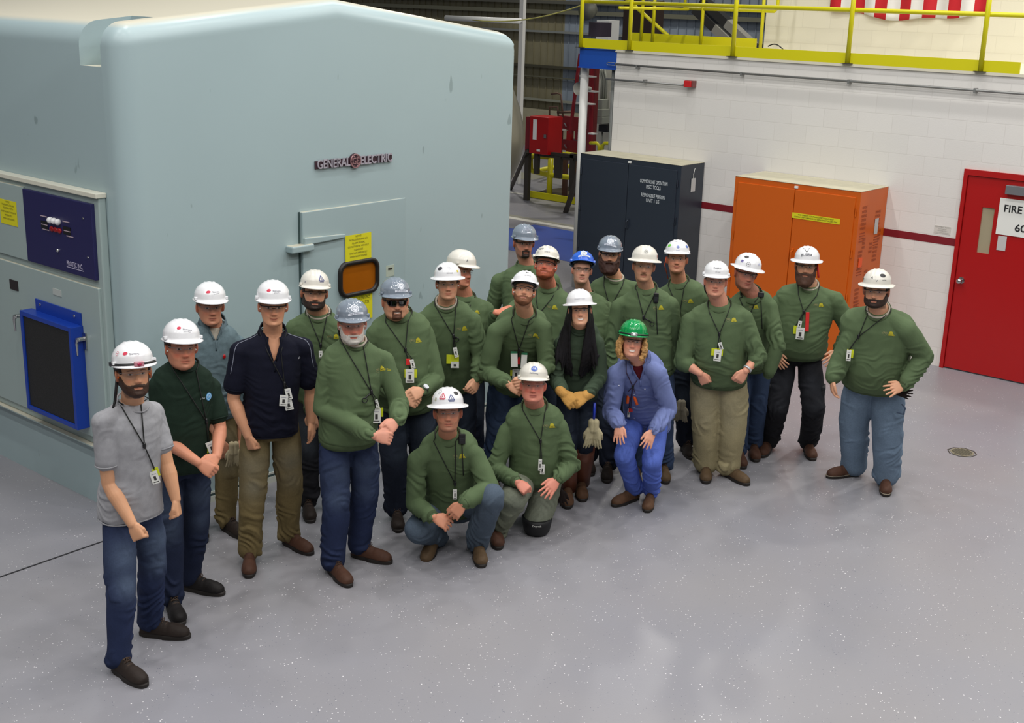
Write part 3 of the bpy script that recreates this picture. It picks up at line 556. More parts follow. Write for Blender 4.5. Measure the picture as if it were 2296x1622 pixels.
# stepladder
ld = empty('stepladder', PX(1300, 300, 17.0), 'tall red stepladder with pale treads behind the white column', 'ladder')
XD = 17.0
MB().tube([PX(1301, 120, XD), PX(1278, 300, XD)], .03, 4).build('rail', DRED, ld); MB().tube([PX(1329, 120, XD+.3), PX(1324, 340, XD+.3)], .035, 4).build('rail', DRED, ld)
for (xa, ya, xb) in ((1299, 171, 1328), (1289, 232, 1326), (1318, 205, 1334), (1318, 300, 1330)): bx(xa, ya-1, xb, ya+2, XD+.02, .12, mat('pale_tread', (200, 198, 190), .5), 'tread', parent=ld)
bx(1316, 150, 1332, 345, 17.7, .1, mat('brown_red_steel', (112, 36, 34), .5), 'steel_column', 'dark red-brown steel column right behind the white column', 'column')
bx(1336, 150, 1381, 340, 18.6, .1, mat('cream_board', (214, 210, 190), .6), 'backing_board', 'cream board behind the grey electrical boxes', 'panel')
eb = empty('electrical_box', PX(1345, 250, 18.1), 'grey electrical switch boxes with conduits beside the white wall', 'electrical box')
GB = mat('box_grey', (138, 140, 128), .5)
bx(1337, 223, 1350, 252, 18.1, .3, GB, 'box', parent=eb, bevel=.01); bx(1332, 245, 1350, 262, 18.05, .3, GB, 'box', parent=eb, bevel=.01); bx(1332, 262, 1350, 278, 18.05, .3, GB, 'box', parent=eb, bevel=.01)
bx(1342, 280, 1362, 296, 18.2, .2, BLACK, 'dark_box', parent=eb); bx(1364, 205, 1372, 295, 18.3, .15, mat('pale_conduit', (190, 188, 178), .5), 'wide_conduit', parent=eb)
for k, xx in enumerate((1350, 1355, 1360)): MB().tube([PX(xx-5, 155, 18.3), PX(xx, 180, 18.3), PX(xx-2, 225, 18.3)], .022, 8).build('conduit', GB, eb, True)
MB().tube([PX(1350, 296, 18.3), PX(1349, 338, 18.3)], .022, 8).build('conduit', GB, eb, True)
for (pp, lab) in ((((1323, 321), (1338, 321), (1343, 326), (1343, 345)), 'bent yellow pipe rail end left of the pair above the dark cabinet'), (((1375, 322), (1356, 321), (1351, 326), (1350, 345)), 'bent yellow pipe rail end right of the pair above the dark cabinet')):
    tag(MB().tube([PX(*q_, 16.5) for q_ in pp], .028, 10).build('pipe_rail', YEL, smooth=True), lab, 'railing')
sp = empty('horn_speaker', PX(1300, 200, 16), 'grey cone horn speaker beside the white column', 'speaker')  # horn floats free beside the column
MB().rings([[Vector(PX(1296, 199, 16)) + Vector((0, math.cos(2*PI*k/20)*r, math.sin(2*PI*k/20)*r)) + Vector((dx_, -dx_*.6, 0)) for k in range(20)] for r, dx_ in ((.10, -.0), (.06, .08), (.035, .15), (.03, .18))], False).build('horn', mat('horn_grey', (150, 148, 138), .5), sp, True)
# above the platform: dark duct, braces, grey sheaves
bx(1337, 45, 1364, 100, 17.5, .3, WHITE, 'steel_column', 'white column section seen through the yellow railing at its left end', 'column')
bx(1397, 0, 1460, 95, 20, .4, mat('dark_duct', (52, 38, 30), .6), 'dark_column', 'dark brown column behind the yellow posts', 'column')
bx(1320, 50, 1345, 82, 16.2, .3, mat('purple_grey_box', (66, 56, 68), .5), 'motor_box', 'dark purple-grey box behind the railing at its left end', 'box')
hl = empty('highbay_lamp', PX(1310, 22, 15.8), 'round grey lamp shade behind the left end of the yellow railing', 'lamp')
MB().rings([[Vector(PX(1315, 22, 15.8)) + Vector((0, math.cos(2*PI*k/24)*r, math.sin(2*PI*k/24)*r)) + Vector((dx_, 0, 0)) for k in range(24)] for r, dx_ in ((.16, 0), (.13, .1), (.06, .2))], True).build('shade', mat('shade_grey', (96, 96, 84), .5), hl, True)
for (a_, b_, lab) in (((1560, 20), (1650, 105), 'dark diagonal steel brace above the platform, with pale end'), ((1575, 0), (1690, 105), 'second dark diagonal brace right of the first')):
    br = empty('diagonal_brace', PX(*a_, 22), lab, 'brace'); q1, q2 = PX(*a_, 22), PX(*b_, 22); qm = q1.lerp(q2, .5)
    MB().tube([q1, qm], .12, 4).build('dark_length', mat('brace_dark', (44, 44, 42), .5), br); MB().tube([qm, q2], .12, 4).build('pale_length', mat('brace_pale', (150, 148, 138), .5), br)

# ------------------------------------------------------------------ light
w = bpy.data.worlds.new('world'); sc.world = w; w.use_nodes = True
w.node_tree.nodes['Background'].inputs[0].default_value = (*lin((225, 228, 235)), 1); w.node_tree.nodes['Background'].inputs[1].default_value = .43
def lamp(x, y, z, size, power, col=(1, .985, .96)):
    l = bpy.data.lights.new('ceiling_lamp', 'AREA'); l.shape = 'DISK'; l.size = size; l.energy = power; l.color = col
    o = bpy.data.objects.new('ceiling_lamp', l); COL.objects.link(o); o.location = (x, y, z); return o
for i in range(6):
    for j in range(5):
        lamp(-3.5+i*3.0, -4.0+j*3.1, 9.2, .36, 160)
for (x, y) in ((20, 12), (21, 19), (15, 3)): lamp(x, y, 9.0, .6, 560, (1, .96, .88))
sc.view_settings.view_transform = 'Standard'; sc.view_settings.look = 'None'; sc.view_settings.gamma = 1; sc.view_settings.exposure = -1.0
# ------------------------------------------------------------------ people: tools
SKIN = attr_mat('skin', .52, .35, bump=.05, bscale=300, sss=.08); HAIRM = attr_mat('hair', .6, .3, bump=.5, bscale=160)
CLOTH = {}
def cloth(name, rgb, rough=.85, noise=.08, nscale=30, bump=.25, bscale=250):
    return mat(name, rgb, rough, spec=.2, noise=noise, nscale=nscale, bump=bump, bscale=bscale)
def denim(name, rgb, fade=.35):
    if name in MATS: return MATS[name]
    M = mat(name, rgb, .85, spec=.15); nt, b = nodes(M); N = nt.nodes; L = nt.links
    tc = N.new('ShaderNodeTexCoord'); a = N.new('ShaderNodeAttribute'); a.attribute_name = 'col'
    n = N.new('ShaderNodeTexNoise'); n.inputs['Scale'].default_value = 90; n.inputs['Detail'].default_value = 3; L.new(tc.outputs['Object'], n.inputs['Vector'])
    mr = N.new('ShaderNodeMapRange'); mr.inputs['To Min'].default_value = .8; mr.inputs['To Max'].default_value = 1.2; L.new(n.outputs['Fac'], mr.inputs['Value'])
    v = N.new('ShaderNodeVectorMath'); v.operation = 'SCALE'; L.new(a.outputs['Color'], v.inputs[0]); L.new(mr.outputs[0], v.inputs['Scale']); L.new(v.outputs['Vector'], b.inputs['Base Color'])
    bp = N.new('ShaderNodeBump'); bp.inputs['Strength'].default_value = .2; bp.inputs['Distance'].default_value = .003; L.new(n.outputs['Fac'], bp.inputs['Height']); L.new(bp.outputs['Normal'], b.inputs['Normal'])
    return M
def fnoise(P, freq, seed, octv=2):
    r = np.random.RandomState(seed); out = np.zeros(len(P)); amp = 1.0; tot = 0
    for o_ in range(octv):
        for k in range(4):
            d = r.randn(3); d /= np.linalg.norm(d); d2 = r.randn(3); d2 /= np.linalg.norm(d2)
            out += amp*np.sin(P@d*freq*6.28+r.rand()*6.28+1.3*np.sin(P@d2*freq*4+r.rand()*6))/4
        tot += amp; amp *= .5; freq *= 2.1
    return out/tot*1.6
def remesh(mb, vox, smooth=2):
    me = mb.mesh('rm'); o = bpy.data.objects.new('rm', me); COL.objects.link(o)
    r = o.modifiers.new('r', 'REMESH'); r.mode = 'VOXEL'; r.voxel_size = vox; r.adaptivity = 0
    if smooth:
        s_ = o.modifiers.new('s', 'SMOOTH'); s_.factor = .5; s_.iterations = smooth
    out = baked(o); kill(o); return out
def vcos(me):
    a = np.empty(len(me.vertices)*3, np.float32); me.vertices.foreach_get('co', a); return a.reshape(-1, 3).astype(np.float64)
def vnos(me):
    a = np.empty(len(me.vertices)*3, np.float32); me.vertex_normals.foreach_get('vector', a); return a.reshape(-1, 3).astype(np.float64)
def setco(me, P): me.vertices.foreach_set('co', P.astype(np.float32).ravel()); me.update()
def setcol(me, C):
    a = me.color_attributes.new('col', 'FLOAT_COLOR', 'POINT'); A = np.ones((len(C), 4), np.float32); A[:, :3] = C; a.data.foreach_set('color', A.ravel())
def npv(v): return np.array([v[0], v[1], v[2]], float)
def bvh(me): return BVHTree.FromPolygons([v.co.copy() for v in me.vertices], [tuple(p.vertices) for p in me.polygons])

# ---- head, in its own frame: x to the person's left, y forward, z up; centre between the ears
ZK = [-.120, -.112, -.100, -.085, -.065, -.04, 0, .03, .06, .09, .11, .121]
WK = [.014, .030, .045, .055, .062, .068, .073, .075, .073, .060, .040, .010]
FK = [.060, .080, .090, .090, .089, .089, .086, .094, .094, .080, .055, .012]
BK = [.030, .028, .020, -.010, -.045, -.068, -.088, -.097, -.094, -.078, -.052, -.010]
def head_grid(hp):
    nz, nt_ = 70, 80; z = -.120 + (.241)*(.5-.5*np.cos(np.linspace(.02, 1, nz)*PI*.995)); z = np.clip(z, -.120, .121)
    jaw = hp.get('jaw', 0); fat = hp.get('fat', 0)
    w = np.interp(z, ZK, WK)*(hp.get('w', 1)*1.05); f = np.interp(z, ZK, FK); b = np.interp(z, ZK, BK)
    w = w + jaw*.010*np.exp(-((z+.085)/.03)**2) + fat*.010*np.exp(-((z+.07)/.04)**2)
    for a_ in (w, f, b):                                     # smooth the profiles
        for _ in range(3): a_[1:-1] = (a_[:-2]+2*a_[1:-1]+a_[2:])/4
    th = np.linspace(0, 2*PI, nt_, endpoint=False); Z, TH = np.meshgrid(z, th, indexing='ij')
    Wd = w[:, None]; s, c = np.sin(TH), np.cos(TH)
    mid = (f*.25+b*.75)[:, None]; Fd = f[:, None]-mid; Bd = mid-b[:, None]
    X = Wd*np.sign(s)*np.abs(s)**.86; Y = mid+np.where(c > 0, Fd*np.abs(c)**.80, -Bd*np.abs(c)**.9)
    fr = np.clip((Y-.02)/.04, 0, 1)
    G = lambda x0, z0, sx, sz: np.exp(-((X-x0)/sx)**2-((Z-z0)/sz)**2)
    nose = hp.get('nose', 1.0)
    t = np.clip((.016-Z)/.050, 0, 1); below = 1/(1+np.exp((-.040-Z)/-.0022*-1)) if False else 1/(1+np.exp(-(Z+.041)/.0028))
    dy = nose*(.003+.024*t**1.3)*np.exp(-(X/(.0085+.006*t))**2)*np.where(Z < .022, 1, np.exp(-((Z-.022)/.01)**2))*below
    dy += .010*nose*(G(.014, -.035, .007, .008)+G(-.014, -.035, .007, .008))
    dy -= .013*(G(.031, .004, .014, .011)+G(-.031, .004, .014, .011))
    dy += .005*(G(.028, .022, .017, .007)+G(-.028, .022, .017, .007)) + .004*(G(.044, -.025, .016, .018)+G(-.044, -.025, .016, .018))
    sm = hp.get('smile', 0); zc = -.066+sm*X*X*9
    dy += .0055*np.exp(-((Z-zc-.0055)/.0042)**2-(X/.021)**2)+.0065*np.exp(-((Z-zc+.006)/.0048)**2-(X/.018)**2)-.004*np.exp(-((Z-zc)/.0022)**2-(X/.024)**2)
    dy -= .004*G(0, -.082, .02, .006)
    dy += .007*G(0, -.100, .016, .012) + sm*.004*(G(.036, -.048, .012, .012)+G(-.036, -.048, .012, .012))
    Y = Y+dy*fr
    return np.stack([X, Y, Z], -1)
def head_mb(mb, hp, Fr):
    Gd = head_grid(hp); rs = [[Fr @ Vector(p) for p in ring] for ring in Gd]
    mb.rings(rs, True)
    for sx in (-1, 1):
        R = Matrix.Rotation(sx*-.35, 3, 'Z') @ Matrix.Rotation(-.2, 3, 'X')
        c = Vector((sx*(.078*hp.get('w', 1)+.003), -.006, -.008)); e = MB()
        e.ball((0, 0, 0), (.008, .017, .031), 10); e.tube([(sx*.004, .014*math.cos(a), .028*math.sin(a)+.002) for a in np.linspace(-1.2, 3.6, 12)], .0052, 8)
        mb.add([Fr @ (c + R @ Vector(v)) for v in e.v], e.f)
    return Gd
def shell(name, Gd, Fr, mask, thick, M, par, col, seed=1, extend=None, fr=300):
    """hair or beard: the head's own surface, grown outward where mask > 0"""
    nz, nt_, _ = Gd.shape; P = Gd.reshape(-1, 3).copy(); m = mask(P)
    N = P-np.array([0, .0, 0])*1; cc = np.stack([np.zeros(len(P)), np.full(len(P), .0), P[:, 2]*.8], -1); N = P-cc; N /= np.linalg.norm(N, axis=1)[:, None]+1e-9
    nn = fnoise(P, 34, seed, 3)
    Q = P+N*((thick*np.clip(m, 0, 1)-.0025)*(1+.30*nn))[:, None]
    if extend: Q = extend(P, Q, m)
    fs = []
    for k in range(nz-1):
        for i in range(nt_):
            j = (i+1) % nt_; f_ = (k*nt_+i, k*nt_+j, (k+1)*nt_+j, (k+1)*nt_+i)
            if max(m[list(f_)]) > .02: fs.append(f_)
    if min(m[:nt_]) > .02: fs.append(tuple(range(nt_))[::-1])
    used = sorted({i for f_ in fs for i in f_}); mp = {u: i for i, u in enumerate(used)}
    me = bpy.data.meshes.new(name); me.from_pydata([Fr @ Vector(Q[u]) for u in used], [], [tuple(mp[i] for i in f_) for f_ in fs]); me.update()
    o = obj(name, me, M, par, True)
    c = np.array(lin(col))[None, :]*(1+.25*nn[used])[:, None]; setcol(me, np.clip(c, 0, 1)); return o
def sstep(x, a, b): t = np.clip((x-a)/(b-a), 0, 1); return t*t*(3-2*t)
def beard_mask(P, soft=.012):
    X, Y, Z = P[:, 0], P[:, 1], P[:, 2]; a = np.abs(X)
    side = 1-sstep(Y, .005, .070)                       # 1 beside the ear, 0 at the front
    top = np.where(Y > .055, -.078+.35*a, 0)*0 + (-.074+.022*sstep(a, .020, .045))*(1-side)+(-.005)*side
    m = sstep(top-Z, -soft*.5, soft*.5)*sstep(Y, -.040, -.020)
    mst = np.exp(-((X/.030)**6+((Z+.0545+a*.10)/.0062)**4))*sstep(Y, .05, .07)
    gap = np.exp(-((X/.024)**6+((Z+.068)/.0085)**4))*sstep(Y, .05, .07)
    link = np.exp(-(((a-.029)/.007)**4+((Z+.066)/.016)**4))*sstep(Y, .045, .06)
    return np.clip(np.maximum(np.maximum(m*(1-gap), mst), link), 0, 1)
def face_colors(P, hp, base):
    """P in head frame -> colours (n,3) for the head part, with weight"""
    X, Y, Z = P[:, 0], P[:, 1], P[:, 2]; b = np.array(lin(base)); C = np.repeat(b[None], len(P), 0)
    fr = sstep(Y, .03, .06)
    def mix(w, col):
        c = np.array(lin(col)); C[:] = C*(1-w[:, None])+c[None]*w[:, None]
    G = lambda x0, z0, sx, sz: np.exp(-((X-x0)/sx)**2-((Z-z0)/sz)**2)*fr
    red = hp.get('red', .25); rc = (min(255, base[0]*1.02), base[1]*.70, base[2]*.68)
    mix(red*(G(.042, -.03, .02, .018)+G(-.042, -.03, .02, .018)), rc); mix(np.clip(red*1.1*G(0, -.033, .018, .014), 0, 1), rc)
    if hp.get('stub'):
        scol, amt = hp['stub']
        w = beard_mask(P)
        w = w*sstep(Z, -.135, -.118); mix(np.clip(w, 0, 1)*amt, scol)
    sm = hp.get('smile', 0); zc = -.066+sm*X*X*9
    lip = np.clip(np.exp(-((Z-zc)/.0095)**4-(X/.024)**6)*fr, 0, 1); mix(lip*.6, hp.get('lip', (base[0]*.82, base[1]*.55, base[2]*.55)))
    mix(np.exp(-((Z-zc)/.0020)**2-(X/.025)**6)*fr*.85, (70, 30, 28))
    if hp.get('teeth'): mix(np.clip(np.exp(-((Z-zc-.0005)/.0048)**6-(X/.021)**8)*fr, 0, 1), (232, 224, 214))
    bc = hp.get('brow', (60, 42, 30)); zb = .024-np.abs(np.abs(X)-.028)*.16
    mix(np.exp(-((Z-zb)/.0038)**4-((np.abs(X)-.031)/.017)**6)*fr*hp.get('browa', .8), bc)
    # eyes: white, iris, lid line
    for sx in (-1, 1):
        ex = (X-sx*.031); ez = (Z-.003)
        op = hp.get('eye', .0048); lens = np.exp(-np.clip((ex/.0135)**2+(ez/op)**2, 0, 30)**3)
        mix(lens*fr*.9, (205, 196, 188)); mix(np.exp(-((ex/.0052)**2+(ez/.0050)**2)**3)*np.clip(lens*1.5, 0, 1)*fr, (40, 34, 30))
        mix(np.exp(-((ez-op-.0004-.0*ex)/.0014)**2-(ex/.014)**4)*fr*.7, (70, 44, 36))
    mix(np.clip(G(.0075, -.045, .004, .0025)+G(-.0075, -.045, .004, .0025), 0, 1)*.7, (60, 30, 26))
    ear = sstep(np.abs(X), .07, .078)*sstep(-np.abs(Z+.008), -.035, -.02); mix(ear*.35, rc)
    hair = hp.get('hair')
    if hair:
        w = sstep(Z+.35*(Y<0)*np.clip(-Y, 0, .1), -.01, .02)*sstep(-Y, -.045+.02, -.03+.02); w = np.maximum(w, sstep(Z, .045, .055)*.9); w *= (1-ear)
        mix(w*hp.get('haira', .85), hair)
    return C

# ---- hands
def hand(mb, W, d, n, side, pose, s=1.0):
    d = d.normalized(); n = (n-d*n.dot(d)).normalized(); t = (n.cross(d) if side == 'R' else d.cross(n)).normalized()   # towards the thumb
    P = lambda a, b, c: W + d*(a*s) + t*(b*s) + n*(c*s)
    rs = []
    for a, hw, ht in ((-.012, .026, .021), (.012, .028, .019), (.035, .037, .017), (.062, .042, .0145), (.085, .0415, .0125), (.095, .036, .009)):
        ring = []
        for k in range(16):
            an = 2*PI*k/16; x = math.copysign(abs(math.cos(an))**.75, math.cos(an))*hw; z = math.copysign(abs(math.sin(an))**.85, math.sin(an))*ht; ring.append(P(a, x, z))
        rs.append(ring)
    mb.rings(rs)
    curl, spread, thumb = {'relax': ((.35, .45, .3), .03, .5), 'fist': ((1.35, 1.5, 1.0), 0, 1.1), 'grip': ((.95, 1.1, .7), 0, .9), 'flat': ((.12, .15, .1), .16, .1), 'glove': ((.10, .14, .10), .035, .9), 'clasp': ((.7, .75, .4), .0, .5), 'lace': ((.5, .5, .35), .12, .3)}[pose]
    for i, (b, L) in enumerate(((.0315, .074), (.0105, .082), (-.0105, .077), (-.031, .060))):
        an = spread*(1.5-i); fd = d*math.cos(an) + t*math.sin(an); p = P(.088, b, .001); ang = 0; pts = [p - fd*.012*s, p]
        for q, (c_, l_) in enumerate(zip(curl, (.44, .31, .25))):
            ang += c_*(1+.08*i); v = fd*math.cos(ang) - n*math.sin(ang); p = p + v*(L*l_*s); pts.append(p)
        mb.chain(pts, [.0095*s, .0098*s, .0090*s, .0084*s, .0070*s], 10)
    an = .75-.25*thumb; v0 = d*math.cos(an) + t*math.sin(an) - n*.25*thumb; p0 = P(.018, .022, -.004); p1 = p0 + v0.normalized()*.040*s
    v1 = (d*(.95) + t*(.30-.45*thumb) - n*(.45*thumb)).normalized(); p2 = p1 + v1*.034*s; v2 = (v1 - t*.35*thumb - n*.25*thumb).normalized(); p3 = p2 + v2*.026*s
    mb.chain([p0, p1, p2, p3], [.0155*s, .0125*s, .0105*s, .0085*s], 12)

# ---- garments: folds
def folds(P, N, segs, amp, seed, lam=.05):
    """segs: (a, b, r, w0, w1) limb pieces; folds ring the limb, strongest where w is high"""
    best = np.full(len(P), 1e9); D = np.zeros(len(P))
    for k, (a, b, r, w0, w1) in enumerate(segs):
        a, b = npv(a), npv(b); d = b-a; L = np.linalg.norm(d)+1e-9; t = np.clip(((P-a)@d)/L**2, 0, 1); q = a+t[:, None]*d; e = P-q; dist = np.linalg.norm(e, axis=1)/r
        dn = d/L; u = np.cross(dn, [0, 0, 1]); u = u/(np.linalg.norm(u)+1e-6); w = np.cross(dn, u)
        phi = np.arctan2(e@w, e@u); ww = w0+(w1-w0)*t
        s = t*L; n1 = fnoise(P, 2.6, seed+k, 2); n2 = fnoise(P, 4.5, seed*3+k, 1)
        ph = (s/lam+1.1*np.sin(phi+seed+k)+1.3*n1)*PI
        f = np.exp(-((np.abs(np.sin(ph))-1)/.34)**2)+.5*np.exp(-((np.abs(np.sin(ph*1.7+2*n2))-1)/.25)**2)
        val = ww*(f-.35)*np.clip(.35+.5*np.sin(phi+seed*1.7+s*7)+.6*n2, 0, 1.2)
        m = dist < best; D = np.where(m, val, D); best = np.minimum(best, dist)
    return P+N*(amp*D)[:, None]
def smooth_np(me, P, it=1):
    e = np.empty(len(me.edges)*2, np.int32); me.edges.foreach_get('vertices', e); e = e.reshape(-1, 2); n = len(P); deg = np.bincount(e.ravel(), minlength=n)[:, None]+1e-9
    for _ in range(it):
        S = np.zeros_like(P); np.add.at(S, e[:, 0], P[e[:, 1]]); np.add.at(S, e[:, 1], P[e[:, 0]]); P = P*.5+S/deg*.5
    return P
def ell(c, S, Fv, w, f, b, n=28, p=.85):
    out = []
    for k in range(n):
        a = 2*PI*k/n; x = math.copysign(abs(math.cos(a))**p, math.cos(a))*w; y = math.copysign(abs(math.sin(a))**p, math.sin(a)); y = y*(f if y > 0 else b); out.append(c + S*x + Fv*y)
    return out

# ---- hard hat (head frame)
def hat_mesh(style, k=1.0):
    nt_ = 96; rs = []; a0, b0, h = .101*k, .124*k, .104*k; zc = .062
    for e in list(np.linspace(0.03, 1, 26)):
        ph = e*PI/2; r = math.sin(ph)**.92; z = zc+h*math.cos(ph)**.88; ring = []
        for i in range(nt_):
            t = 2*PI*i/nt_; x = a0*r*math.sin(t); y = b0*r*math.cos(t)
            dz = 0.006*math.exp(-(x/.010)**2)*(1 if e < .97 else 0)*(.4+.6*min(1, e*2)) if e < .9 else 0.006*math.exp(-(x/.010)**2)*(1-e)*10*.5
            dz += .004*(math.exp(-((abs(x)-.030)/.007)**2))*max(0, math.cos(ph))*1.0
            s_ = 1+.012*math.exp(-((e-.80)/.05)**2)
            ring.append((x*s_, y*s_+.006, z+dz*math.cos(ph)**.3))
        rs.append(ring)
    # gutter, then brim
    for q in (.15, .4, .7, 1.0):
        ring = []
        for i in range(nt_):
            t = 2*PI*i/nt_; c = math.cos(t); s_ = math.sin(t)
            if style == 'full': ext = .030+.012*max(0, c)+.004*max(0, -c); drop = -.008*q+(-.006 if c > .3 else 0)*q+.0*q
            else: ext = .010+.032*max(0, c)**1.5+.003*max(0, -c); drop = -.006*q-.009*q*max(0, c)**1.5
            ring.append(((a0+ext*q)*s_, (b0+ext*q)*c+.006, zc-.003+drop))
        rs.append(ring)
    last = [(x*.995, y*.995, z-.004) for x, y, z in rs[-1]]; rs.append(last)
    return rs
def build_hat(par, Fr, hp, style, M, decals):
    rs = hat_mesh(style, hp.get('hk', 1)); mb = MB(); W_ = lambda r: [Fr @ Vector(p) for p in r]
    n = len(rs[0]); vs = [p for r in rs for p in W_(r)]; fs = [tuple(range(n))]
    for k in range(len(rs)-1):
        for i in range(n): j = (i+1) % n; fs.append((k*n+i, (k+1)*n+i, (k+1)*n+j, k*n+j))
    mb.add(vs, fs); o = mb.build('hard_hat', M, par, True); so = o.modifiers.new('s', 'SOLIDIFY'); so.thickness = .0025; so.offset = 1
    a0, b0 = .097*hp.get('hk', 1), .122*hp.get('hk', 1)
    mb = MB(); band = []
    for z, q in ((.044, .82), (.064, .86), (.090, .80), (.12, .55), (.135, .2)): band.append(W_([(a0*q*math.sin(2*PI*i/40), b0*q*math.cos(2*PI*i/40)-.002, z) for i in range(40)]))
    mb.rings(band, False); sb = mb.build('suspension_band', BLACK, o, True); sm = sb.modifiers.new('s', 'SOLIDIFY'); sm.thickness = .002
    T_ = BVHTree.FromPolygons([Vector(v) for v in vs], fs)
    if style == 'cap':
        mb = MB()
        for sx in (-1, 1): mb.tube([Fr @ Vector((sx*.108, .045, .052)), Fr @ Vector((sx*.112, .045, .052))], .012, 8)
        for sx in (-1, 1):
            R = Matrix.Identity(3); c = Vector((sx*.100, .052, .05)); q = MB().box((-.010, -.014, -.004), (.010, .014, .012)); mb.add([Fr @ (c+Vector(v)) for v in q.v], q.f)
        mb = MB()
        for sx in (-1, 1):
            q = MB().box((-.008, -.016, -.008), (.012, .016, .010)); mb.add([Fr @ (Vector((sx*.098, .052, .066))+Vector(v)) for v in q.v], q.f)
            mb.build('accessory_slot', M, o, bevel=.003); mb = MB()
    hat_decals(o, T_, Fr, decals); return o, T_
def decal_on(T_, c, d, up, items, off=.0012, fit=True):
    """items: (verts2d, faces, matindex) laid on the surface hit from c along d"""
    hit, nrm, _, _ = T_.ray_cast(c, d)
    if hit is None: return None
    if nrm.dot(d) > 0: nrm = -nrm
    U = up.cross(nrm).normalized(); V = nrm.cross(U).normalized(); mb = MB()
    for vs, fs, mi in items:
        out = []
        for x, y, *_ in vs:
            p = hit + U*x + V*y
            h2, n2, _, _ = T_.ray_cast(p + nrm*.06, -nrm, .13)
            out.append((h2 if h2 is not None else p) + nrm*(off))
        mb.add(out, fs, mi)
    return mb
def dd_text(s, w, h, x=0, y=0):
    vs, fs = text2d(s, 1, 0, .01)
    if not vs: return [], []
    ww = max(v[0] for v in vs)-min(v[0] for v in vs)
    return [(v[0]*w/ww+x, v[1]*h*1.35+y) for v in vs], fs
def dd_disc(r, x=0, y=0, n=24, ry=None):
    ry = ry or r; vs = [(x, y)]+[(x+r*.5*math.cos(2*PI*k/n), y+ry*.5*math.sin(2*PI*k/n)) for k in range(n)]+[(x+r*math.cos(2*PI*k/n), y+ry*math.sin(2*PI*k/n)) for k in range(n)]
    fs = [(0, 1+k, 1+(k+1) % n) for k in range(n)]+[(1+k, 1+n+k, 1+n+(k+1) % n, 1+(k+1) % n) for k in range(n)]; return vs, fs
def dd_ring(r0, r1, x=0, y=0, n=24):
    vs = [(x+r*math.cos(2*PI*k/n), y+r*math.sin(2*PI*k/n)) for r in (r0, r1) for k in range(n)]; return vs, [(k, n+k, n+(k+1) % n, (k+1) % n) for k in range(n)]
def dd_rect(w, h, x=0, y=0, n=6):
    vs = [(x-w/2+w*i/n, y-h/2+h*j) for j in (0, 1) for i in range(n+1)]; return vs, [(i, i+1, n+2+i, n+1+i) for i in range(n)]
def dd_line(pts, w):
    vs = []; fs = []
    for k in range(len(pts)-1):
        (x0, y0), (x1, y1) = pts[k], pts[k+1]; L = math.hypot(x1-x0, y1-y0)+1e-9; nx, ny = -(y1-y0)/L*w/2, (x1-x0)/L*w/2; m_ = 4; o = len(vs)
        for i in range(m_+1):
            q = i/m_; vs += [(x0+(x1-x0)*q+nx, y0+(y1-y0)*q+ny), (x0+(x1-x0)*q-nx, y0+(y1-y0)*q-ny)]
        fs += [(o+2*i+1, o+2*i+3, o+2*i+2, o+2*i) for i in range(m_)]
    return vs, fs
DM = {}
def dmat(rgb):
    n = 'print_%d_%d_%d' % rgb
    return mat(n, rgb, .5)
def dec(kind):
    """returns list of (verts, faces, colour)"""
    L = []
    A = lambda sh_, col: L.append((sh_[0], sh_[1], col))
    if kind[0] == 'siemens':      # red dot with grey lettering
        A(dd_disc(.011, -.030, .012, ry=.009), (200, 40, 70)); A(dd_text(kind[1], .046, .010, .012, .004), (120, 120, 130)); A(dd_text(kind[2], .034, .006, .012, -.008), (120, 120, 130))
    elif kind[0] == 'seal':
        A(dd_disc(.020, 0, .012), (214, 218, 226)); A(dd_ring(.013, .0155, 0, .012), (120, 126, 140)); A(dd_text('GE', .016, .010, 0, .012), (120, 126, 140)); A(dd_rect(.075, .010, .002, -.014), (206, 210, 220)); A(dd_text(kind[1], .055, .005, 0, -.014), (110, 116, 130))
    elif kind[0] == 'ge':
        A(dd_ring(.015, .0175, 0, .008), (60, 96, 180)); A(dd_disc(.0135, 0, .008), (60, 96, 180)); A(dd_text('GE', .018, .012, 0, .008), (225, 228, 235)); A(dd_text(kind[1], .044, .007, 0, -.018), (90, 100, 130))
    elif kind[0] == 'tri':
        c = kind[1]; A(dd_line([(-.016, -.012), (0, .018), (.016, -.012), (-.016, -.012)], .004), c); A(dd_text('A', .012, .013, 0, -.003), c); A(dd_rect(.026, .003, 0, -.018), c)
    elif kind[0] == 'word':
        A(dd_text(kind[1], kind[2], kind[3]), kind[4])
    elif kind[0] == 'round':
        A(dd_disc(kind[1]), kind[2]); A(dd_ring(kind[1]*.62, kind[1]*.74), kind[3]); A(dd_text(kind[4], kind[1]*.8, kind[1]*.5), kind[3])
    elif kind[0] == 'crest':      # black V shape over a handwritten name
        A(dd_line([(-.024, .052), (-.014, .045), (-.008, .025), (0, .013), (.008, .025), (.014, .045), (.024, .052)], .004), (20, 20, 22)); A(dd_text(kind[1], .078, .020, 0, -.008), (40, 44, 60))
    elif kind[0] == 'oval': A(dd_disc(kind[1], ry=kind[1]*.7), kind[2])
    elif kind[0] == 'bar': A(dd_rect(kind[1], kind[2]), kind[3])
    return L
